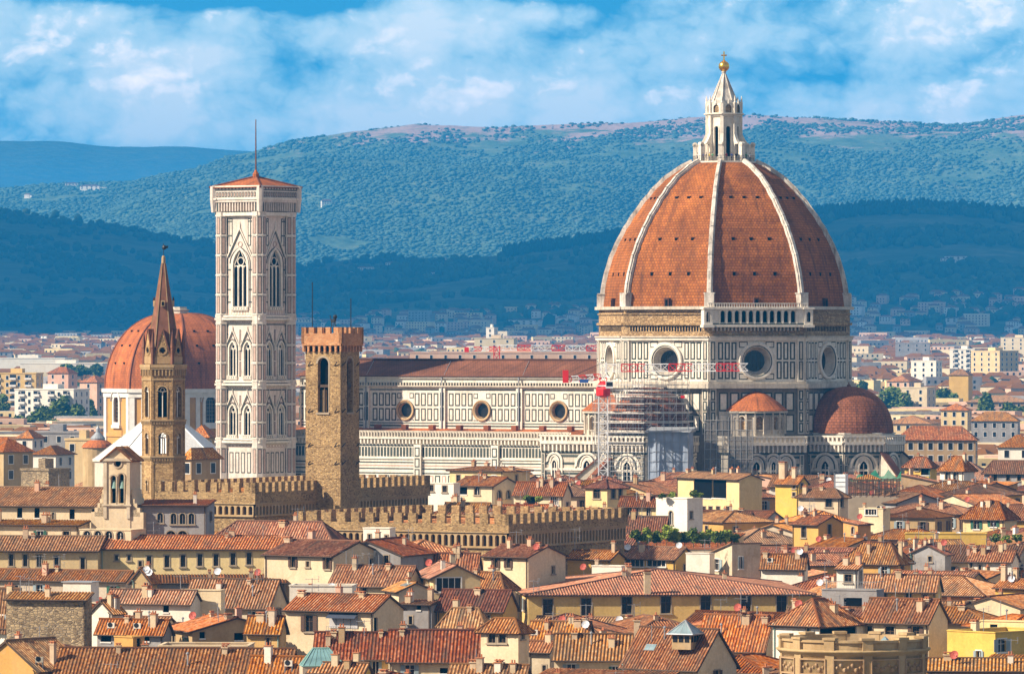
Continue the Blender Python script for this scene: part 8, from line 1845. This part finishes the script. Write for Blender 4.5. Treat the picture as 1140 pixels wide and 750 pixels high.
# awning, tank box, roof railing, orange blind
def bits():
    h = HOUSES['awning']; s = h['s']; o = thing('awning', 'dark navy awning with pale blinds on the cream house with brown shutters', 'awning', h['c'], -h['t']); W = h['W']; u0, u1 = -W * (416 - 366) / 100, -W * (416 - 398.5) / 100; z = lambda y: zp(y, h['c'].y + 1)
    a = MB(); a.obox((u0, -.02, z(683)), (u1 - u0, 0, 0), (0, -1.0, -.55), (0, 0, .06)); a.build('canopy', M['awn'], o); b = MB(); n = 4
    for i in range(n): b.box(u0 + (u1 - u0) * i / n + .05, u0 + (u1 - u0) * (i + 1) / n - .03, -.12, -.04, z(699), z(684))
    b.build('blind', M['blind'], o); c = MB(); c.box(u0 - .1, u1 + .1, -.9, -.1, z(703), z(701.5)); [c.tube((u0 + (u1 - u0) * i / 12, -.85, z(703)), (u0 + (u1 - u0) * i / 12, -.85, z(697)), .025, 4) for i in range(13)]; c.tube((u0, -.85, z(697)), (u1, -.85, z(697)), .03, 4); c.build('balcony', M['grey'], o)
    h = HOUSES['block']; o = thing('water_tank_room', 'small white box room on top of the rubble stone block', 'roof room', h['c'], -h['t']); z = lambda y: zp(y, h['c'].y + 3); b = MB(); b.box(-4.0, -.3, 2.5, 5.5, h['ze'] - .5, z(648)); b.build('wall', WALLS['white'], o); b = MB(); b.box(-4.2, -.1, 2.3, 5.7, z(648), z(647)); b.build('roof', M['lead'], o)
    h = HOUSES['terr71']; o = thing('terrace_railing', 'grey railing round the terrace under the white roof room', 'railing', h['c'], -h['t']); r = MB(); W, D, ze = h['W'], h['D'], h['ze']
    for i in range(28): r.tube((-W * i / 27, -.05, ze), (-W * i / 27, -.05, ze + 1.2), .03, 4)
    for q in (.1, 1.2): r.tube((-W, -.05, ze + q), (0, -.05, ze + q), .05, 4); r.tube((0, 0, ze + q), (0, D, ze + q), .05, 4)
    r.build('bar', M['grey'], o)
    Y0 = 752; c = P(839, 375, Y0); s = Y0 / F; o = thing('roller_blind', 'small bright orange sheet hung on the cream wall right of the glass cupola', 'blind', (c.x, Y0, 0), rad(-16)); b = MB(); b.box(-13 * s, 0, -.1, 0, zp(744, Y0), zp(735.5, Y0)); b.tube((-13.5 * s, -.05, zp(735, Y0)), (.5 * s, -.05, zp(735, Y0)), .06, 5); b.build('sheet', M['orangeb'], o); b = MB(); b.box(-13 * s, -12.6 * s, 0, .5, 0, zp(735, Y0)); b.box(-.4 * s, 0, 0, .5, 0, zp(735, Y0)); b.build('bracket', M['trim'], o)
bits()

# ------------------------------------------------------------------ the newer town beyond the centre
BW = MB(); _f = FR((-.62, 0, -.95), (1, 0, 0), (0, -1, 0)); ring(BW, _f, [(0, 0), (1.24, 0), (1.24, 1.9), (0, 1.9)], .14, -.05, .08, 1); BW.face([_f.p(0, 0, .02), _f.p(1.24, 0, .02), _f.p(1.24, 1.9, .02), _f.p(0, 1.9, .02)], 0)
WMESH = BW.build('window', [M['glass'], M['wtrim']]); WDATA = WMESH.data; bpy.data.objects.remove(WMESH)
FARW = {n: WALLS[n] for n in ('cream', 'white', 'pale', 'ochre', 'pink', 'grey', 'yellow')}
BIGB = []
def block(label, xl, xc, xr, ytop, Y, th, wc, roof='f', rise=2.5, floors=4, group=None, bal=0, base=None, fh=3.4, winrows=True, name='apartment_block', cat='apartment block', tile='tile_o', sp=3.6):
    s = Y / F; t = rad(th); W = (xc - xl) * s / cos(t); D = max(8.0, (xr - xc) * s / sin(t)) if xr > xc else 12.0; c = P(xc, 375, Y); zb = ground_z(Y) - .5; zt = zp(ytop, Y)
    if roof != 'f': zt -= 0
    BIGB.append((c.x - W / 2, Y + D / 2, W)); root = thing(name, label, cat, (c.x, Y, 0), -t, group); w = MB(); FA = FR((-W, 0, 0), (1, 0, 0), (0, -1, 0)); FB = FR((0, 0, 0), (0, 1, 0), (1, 0, 0))
    w.box(-W, 0, 0, D, zb, zt); 
    if roof == 'f': w.box(-W - .2, .2, -.2, D + .2, zt, zt + .5)
    w.build('wall', WALLS[wc], root)
    if roof != 'f':
        r = MB(); o = .6; m_ = min(W, D) / 2; A, B = ((-W + m_, D / 2, zt + rise), (-m_, D / 2, zt + rise)) if W >= D else ((-W / 2, m_, zt + rise), (-W / 2, D - m_, zt + rise)); a, b, c_, d = (-W - o, -o, zt - .2), (o, -o, zt - .2), (o, D + o, zt - .2), (-W - o, D + o, zt - .2)
        for q in ([[a, b, B, A], [b, c_, B], [c_, d, A, B], [d, a, A]] if W >= D else [[a, b, A], [b, c_, B, A], [c_, d, B], [d, a, A, B]]): roof_plane(r, q, 0, False, ms=1)
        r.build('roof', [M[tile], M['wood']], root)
    else:
        r = MB(); r.box(-W * .6, -W * .35, D * .3, D * .7, zt + .5, zt + 2.6); r.build('stair_head', WALLS[wc], root)
    if winrows:
        for f, L, rot in ((FA, W, 0), (FB, D, pi / 2)):
            n = max(1, int(L / sp))
            for i in range(n):
                for j in range(floors):
                    p = f.p(L * (i + .5) / n, zt - 1.9 - j * fh, .0)
                    if p.z < zb + 1.5: continue
                    wo = bpy.data.objects.new('window', WDATA); COL.objects.link(wo); wo.parent = root; wo.location = p; wo.rotation_euler = (0, 0, rot)
    if bal:
        for i in range(bal):
            a = W * (i + .5) / bal
            for j in range(floors): b = MB(); zz = zt - 2.9 - j * fh; b.fbox(FA, a - 1.6, a + 1.6, zz, zz + 1.0, .05, .9); b.fbox(FA, a - 1.6, a + 1.6, zz + 1.0, zz + 2.5, .02, .05, 1); b.build('balcony', [M['wtrim'], M['glass']], root)
    return root
block('white apartment block with stacks of balconies above the dark trees', 14, 82, 97, 434, 2704, 22, 'white', 'f', 0, 6, bal=4, sp=4.2)
block('yellow apartment block with long balconies behind the white one at left', -12, 40, 46, 416, 2952, 12, 'yellow', 'f', 0, 5, bal=3, sp=5)
block('pink apartment block with red roof left of the chapel dome', 88, 108, 122, 425, 2806, 30, 'pink', 'h', 3, 5, sp=5)
block('rosy apartment block behind the white balconied block', 52, 76, 84, 415, 3025, 30, 'pink', 'h', 3, 4, sp=5)
block('long low hall with a white roof at far left', -20, 72, 76, 399, 4300, 4, 'white', 'f', 0, 1, winrows=False, name='warehouse', cat='warehouse')
block('long low white roofed hall nearer the chapel dome', 22, 114, 118, 405, 4000, 4, 'white', 'f', 0, 1, winrows=False, name='warehouse', cat='warehouse')
block('small house with three green arched windows left of the white baptistery roof', 18, 36, 42, 487, 1750, 20, 'white', 'h', 2.2, 1, cat='house', name='house')
block('low dark flat house with a green edged roof below the trees', 28, 88, 94, 482, 1850, 6, 'grey', 'f', 0, 2, cat='house', name='house')
block('white house with black pipes right of the dark block at left', 36, 62, 80, 505, 1480, 24, 'white', 'h', 2.0, 2, cat='house', name='house', tile='tile_r')
block('square rubble tan house beside the church roof at left', 22, 54, 74, 524, 1300, 30, 'stone', 'f', 0, 1, winrows=False, cat='house', name='house')
block('tall dark stone house at the left frame edge above the church roof', -30, 4, 34, 502, 1360, 50, 'tan', 'h', 3, 2, cat='house', name='house', tile='tile_r')
block('tan house with a red roof right of the spired tower', 204, 213, 225, 510, 1150, 40, 'tan', 'h', 2, 2, cat='house', name='house')
block('small ochre chapel front with a pediment left of the marble bell tower', 210, 232, 238, 486, 1560, 14, 'ochre', 'h', 3, 1, cat='chapel', name='chapel')
block('yellow low house behind the pale tent shaped roof at left', 72, 104, 110, 490, 1560, 12, 'pale', 'f', 0, 1, cat='house', name='house')
block('long brick apartment slab with white roof huts beyond the nave', 456, 664, 668, 393, 2900, 3, 'pink', 'f', 0, 3, sp=6.5)
block('pale tower block rising alone beyond the long slab', 541, 550, 553, 365, 4300, 20, 'white', 'f', 0, 5, sp=6)
block('wide pale block at the foot of the tower block', 528, 572, 576, 377, 4250, 6, 'cream', 'f', 0, 2, sp=8)
block('yellow apartment block with balconies at the right', 1083, 1113, 1136, 391, 4000, 42, 'pale', 'f', 0, 7, bal=0, sp=5)
block('white apartment block left of the yellow one at right', 1058, 1085, 1092, 389, 4150, 20, 'white', 'f', 0, 6, bal=2, sp=5)
block('pale grey apartment block before the hills on the right', 1015, 1042, 1050, 402, 3700, 25, 'white', 'f', 0, 4, sp=5)
block('long low dark slab at the hill foot on the right', 997, 1035, 1038, 382, 4900, 5, 'grey', 'f', 0, 2, sp=6)
block('cream palace at the far right under the hills', 1115, 1150, 1156, 376, 5200, 20, 'cream', 'f', 0, 3, sp=6)
block('ochre hall with a broad curved gable among the right hand houses', 1057, 1078, 1084, 417, 3200, 20, 'ochre', 'h', 3, 1, winrows=False, cat='hall', name='hall')
block('grey palace with a row of dark windows and red roof at right', 1082, 1133, 1138, 468, 2318, 10, 'grey', 'h', 3.4, 2, cat='palace', name='palace', sp=3.4)
block('pale villa with four tall windows and terrace at right', 1048, 1077, 1084, 456, 2501, 14, 'pale', 'h', 2.6, 2, cat='villa', name='villa')
block('long orange roofed house behind the dark walled one right of the apse', 986, 1036, 1050, 471, 2379, 14, 'pale', 'h', 3.0, 2, cat='house', name='house', sp=3.2)
block('long orange roofed house with a dark wall right of the apse', 998, 1086, 1090, 489, 1640, 8, 'tan', 'h', 3.6, 2, cat='house', name='house', sp=2.6)
block('tan building with terraces beside the rounded dark tree', 1004, 1032, 1044, 432, 2989, 20, 'cream', 'f', 0, 4, sp=6)
block('pink house with orange roof left of the ochre hall', 988, 1012, 1030, 424, 3100, 20, 'pink', 'h', 3, 3)
block('white house with orange roof in front of the grey palace', 1112, 1150, 1156, 497, 1560, 16, 'white', 'h', 3, 2, cat='house', name='house')
block('long house with a red roof stretching to the right edge behind dark trees', 1077, 1150, 1154, 447, 2928, 4, 'tan', 'h', 3, 1, cat='house', name='house', sp=4)
def glasshouse():
    Y0 = 1500.0; s = Y0 / F; c = P(109, 375, Y0); z = lambda y: zp(y, Y0); o = thing('round_chapel', 'small round roof with red tiles and a pale cone lantern left of the baptistery', 'chapel', (c.x, Y0, 0)); w = MB(); w.lathe((0, 0, 0), [(17 * s, 0), (17 * s, z(497))], 20); w.build('wall', WALLS['tan'], o)
    r = MB(); r.lathe((0, 0, 0), [(18.5 * s, z(498)), (16 * s, z(494)), (11 * s, z(490.5)), (8 * s, z(489.5))], 20); r.build('roof', M['domet3'], o); l = MB(); l.lathe((0, 0, 0), [(8 * s, z(490)), (8 * s, z(488)), (8.6 * s, z(487.7)), (2.4 * s, z(481)), (.5, z(477)), (0, z(473))], 16); l.build('lantern', M['lead'], o)
glasshouse()
r2 = random.Random(5); taken = []
def free(px, Y, w):
    s = Y / F; x = (px - CX) * s
    for (a, b, c) in taken:
        if abs(a - x) < (c + w) * .5 and abs(b - Y) < 20: return False
    taken.append((x, Y, w)); return True
NB = {'cream': 'cream', 'white': 'white', 'pale': 'pale yellow', 'ochre': 'ochre', 'pink': 'pink', 'grey': 'grey', 'yellow': 'yellow'}
proto = {}; NMID = 0
for side, (x0, x1) in (('left', (-20, 245)), ('right', (948, 1165))):
    Y = 1420.0 if side == 'left' else 1290.0
    while Y < 2900:
        px = x0 + r2.uniform(-15, 5)
        while px < x1:
            s = Y / F; w = r2.uniform(10, 19); px += w / s * r2.uniform(.95, 1.25)
            if side == 'right' and Y < 1420 and px < 1010: continue
            if side == 'left' and 108 < px - w / s * .4 < 250 and Y > 1610 and Y < 1700: continue
            if NMID >= (24 if side == 'left' else 52) or not free(px, Y, w): continue
            wc = r2.choice(list(NB)); tl = r2.choice(['tile_o', 'tile_o', 'tile_r', 'tile_p']); hgt = r2.uniform(12, 19.5) if Y > 1600 else r2.uniform(11, 17); flat = r2.random() < .18 and Y > 1800
            NMID += 1
            far = 'just beyond the centre' if Y < 1800 else 'halfway to the hills' if Y < 2400 else 'far towards the hills'
            lb = '%s house with %s roof on the %s side %s' % (NB[wc], 'a flat' if flat else 'an orange' if tl == 'tile_o' else 'a red brown' if tl == 'tile_r' else 'a pale tiled', side, far)
            th = r2.choice([8, 15, 25, 35]); wpx = w / s * cos(rad(th))
            block(lb, px - wpx, px, px + r2.uniform(8, 12) * sin(rad(th)) / s, CY + (CZ - hgt - ground_z(Y)) / s, Y + r2.uniform(-8, 8), th, wc, 'f' if flat else 'h', r2.uniform(2.2, 3.4), 2 if Y < 2000 else 1, lb.split(' on the ')[1].join(['houses on the ', '']), name='house', cat='house', tile=tl, sp=4.6)
        Y += 40 if Y < 2000 else 75
print('mid houses', NMID)

# the far suburbs, one mass of small buildings and trees up to the foot of the hills
def far_town():
    rs = np.random.RandomState(21); mb = MB(); n = 0
    for i in range(12400):
        Y = 2300 + 5350 * rs.rand() ** .9; px = rs.uniform(-150, 1290); s = Y / F
        if i > 7400:
            Y = 1480 + 1750 * rs.rand() ** .75; px = rs.uniform(-110, 112) if rs.rand() < .36 else rs.uniform(960, 1250); s = Y / F
            if any(abs(a - (px - CX) * s) < c * .6 + 6 and -8 < b - Y < 22 for a, b, c in taken + BIGB): continue
        if mnoise.noise(Vector((px / 60, Y / 260, 3.3))) < -.28: continue
        x = (px - CX) * s; big = rs.rand() < .11; w = rs.uniform(8, 16) * (2.4 if big else 1); d = rs.uniform(8, 13); h = rs.uniform(6, 12) * (1.35 if big else 1); th = rs.uniform(-.6, .3)
        if Y < 3000 and not (250 < px < 940): h *= (.6 if i <= 7400 else .9)
        z0 = ground_z(Y) if Y < 7240 else max(ground_z(Y), float(hill_height('front', np.array([x]), np.array([Y]))[0]))
        u = Vector((cos(th), sin(th), 0)); v = Vector((-sin(th), cos(th), 0)); c = Vector((x, Y, z0 - 1)); m = rs.choice([1, 2, 3, 4]) if big else rs.choice([0, 1, 1, 2, 3, 4])
        o = c - u * w / 2 - v * d / 2
        mb.obox(o, u * w, v * d, Z * (h + 1), m); t = o + Z * (h + 1)
        if not big:
            e = .5; a, b, c2, d2 = t - u * e - v * e, t + u * (w + e) - v * e, t + u * (w + e) + v * (d + e), t - u * e + v * (d + e); r1, r2_ = t + v * d / 2 + u * w * .2 + Z * 2.4, t + v * d / 2 + u * w * .8 + Z * 2.4
            mm = 5 if rs.rand() < .8 else 6
            mb.face([a, b, r2_, r1], mm); mb.face([b, c2, r2_], mm); mb.face([c2, d2, r1, r2_], mm); mb.face([d2, a, r1], mm)
        for q in range(int(w / 4)):
            for fl in range(int(h / 3.4)): mb.obox(o + u * (1 + q * 4.0) - v * .05 + Z * (2.6 + fl * 3.3), u * 1.3, v * .1, Z * 1.6, 7)
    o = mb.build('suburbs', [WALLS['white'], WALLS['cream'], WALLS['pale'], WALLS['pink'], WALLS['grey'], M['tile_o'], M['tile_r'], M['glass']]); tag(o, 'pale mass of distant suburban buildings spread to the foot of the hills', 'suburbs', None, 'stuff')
    n = 13000; px = rs.uniform(-150, 1290, n); Y = 2100 + 5700 * rs.rand(n); X = (px - CX) * Y / F; keep = fnoise(X, Y, 120.0, 4.4) > -.05; X, Y = X[keep], Y[keep]; r = rs.uniform(2.2, 5.6, len(X)); z = np.array([ground_z(y) for y in Y]); hz_ = hill_height('front', X, Y); z = np.where(Y > 7240, np.maximum(z, hz_), z)
    tag(blobs('suburb_trees', np.stack([X, Y, z], 1), r, r * 1.15, wood_mat('suburb_leaves', (0.02, 0.045, 0.016), (0.07, 0.10, 0.03)), 14), 'dark green trees scattered between the distant suburban buildings', 'woodland', None, 'stuff')
far_town()
# villas on the hillsides
VL = [(388, 286, 'front', 'pale villa at the ridge end of the nearer hill'), (404, 292, 'front', 'tall white villa near the left end of the nearer ridge'), (412, 294, 'front', 'second white villa at the left end of the nearer ridge'), (434, 295, 'front', 'cream farmhouse just below the nearer ridge'), (484, 309, 'front', 'white tower like farmhouse on the nearer slope'), (410, 334, 'front', 'low white farm on the lower left slope'), (491, 293, 'front', 'small pale house on the ridge crest'),
      (604, 362, 'front', 'cream villa among trees left of the drum'), (614, 357, 'front', 'white villa above the villas left of the drum'), (622, 361, 'front', 'pale villa nearest the drum on the slope'), (632, 358, 'front', 'red roofed villa closest to the drum'), (520, 362, 'front', 'white villa low on the slope beyond the nave'), (580, 364, 'front', 'long white farm under the olive field'),
      (1040, 296, 'front', 'white villa high on the shaded right hill'), (1050, 293, 'front', 'long pale villa high on the right hill'), (1064, 292, 'front', 'white house beside the long pale villa'), (1080, 295, 'front', 'small white house right of the hill villas'), (1020, 356, 'front', 'white house low on the right hill'), (1036, 348, 'front', 'cream villa midway on the right hill'), (1048, 346, 'front', 'white villa midway on the right hill'), (1060, 344, 'front', 'broad white villa above the road on the right hill'), (1072, 343, 'front', 'pale house in the right hill hamlet'), (1066, 361, 'front', 'long low white house under the right hill hamlet'), (1082, 348, 'front', 'white house at the end of the right hill hamlet'), (1128, 366, 'front', 'pale villa near the right edge on the slope'), (970, 350, 'front', 'lone white house right of the drum'), (985, 360, 'front', 'lone square pale house right of the drum'), (1120, 349, 'front', 'small house near the right edge on the hill'),
      (80, 208, 'mountain', 'pale hamlet row on the mountain at far left'), (100, 212, 'mountain', 'long pale hamlet row on the mountain left of the bell tower'), (30, 221, 'mountain', 'white farm low on the mountain at far left'), (364, 230, 'mountain', 'tiny white farm on the sunlit mountain')]
VM = MB(); VM.box(-7, 7, 0, 9, -6, 7, 0); VM.box(7, 12, 1, 8, -6, 4.5, 0)
for q in ([(-7.5, -.5, 6.8), (7.5, -.5, 6.8), (4, 4.5, 9.2), (-4, 4.5, 9.2)], [(7.5, -.5, 6.8), (7.5, 9.5, 6.8), (4, 4.5, 9.2)], [(7.5, 9.5, 6.8), (-7.5, 9.5, 6.8), (-4, 4.5, 9.2), (4, 4.5, 9.2)], [(-7.5, 9.5, 6.8), (-7.5, -.5, 6.8), (-4, 4.5, 9.2)]): VM.face(q, 1)
VM.face([(7, .5, 4.6), (12.4, .5, 4.4), (12.4, 8.4, 4.4), (7, 8.4, 4.6)], 1)
for i in range(4):
    for j in range(2): VM.box(-6 + i * 3.4, -4.8 + i * 3.4, -.06, .02, .6 + j * 3.2, 2.4 + j * 3.2, 2)
vmo = VM.build('villa', [WALLS['white'], M['tile_r'], M['glass']]); vdata = vmo.data; bpy.data.objects.remove(vmo)
for i, (px, py, hn, lb) in enumerate(VL):
    xs, ys, Hh = HILLS[hn]; best = None                             # the point of the slope seen along this direction
    Yv = np.linspace((5050 if hn == 'front' else 7400) * HS, (6190 if hn == 'front' else 9590) * HS, 300); X = (px - CX) * Yv / F; zz = hill_height(hn, X, Yv); vis = CY - (zz - CZ) / Yv * F
    k = int(np.argmax(vis <= py)) if np.any(vis <= py) else len(Yv) - 1
    o = bpy.data.objects.new('villa', vdata); COL.objects.link(o); o.location = (X[k], Yv[k] - 6, zz[k] + 2.5); o.rotation_euler = (0, 0, -.5 + (i * 37 % 10) * .1); sc = HS * .75 * (.55 + (i * 53 % 7) * .07) * (1.5 if hn == 'mountain' else 1); o.scale = (sc * (2.4 if 'row' in lb or 'long' in lb else 1), sc, sc * .8)
    tag(o, lb, 'villa', 'villas on the hillsides')
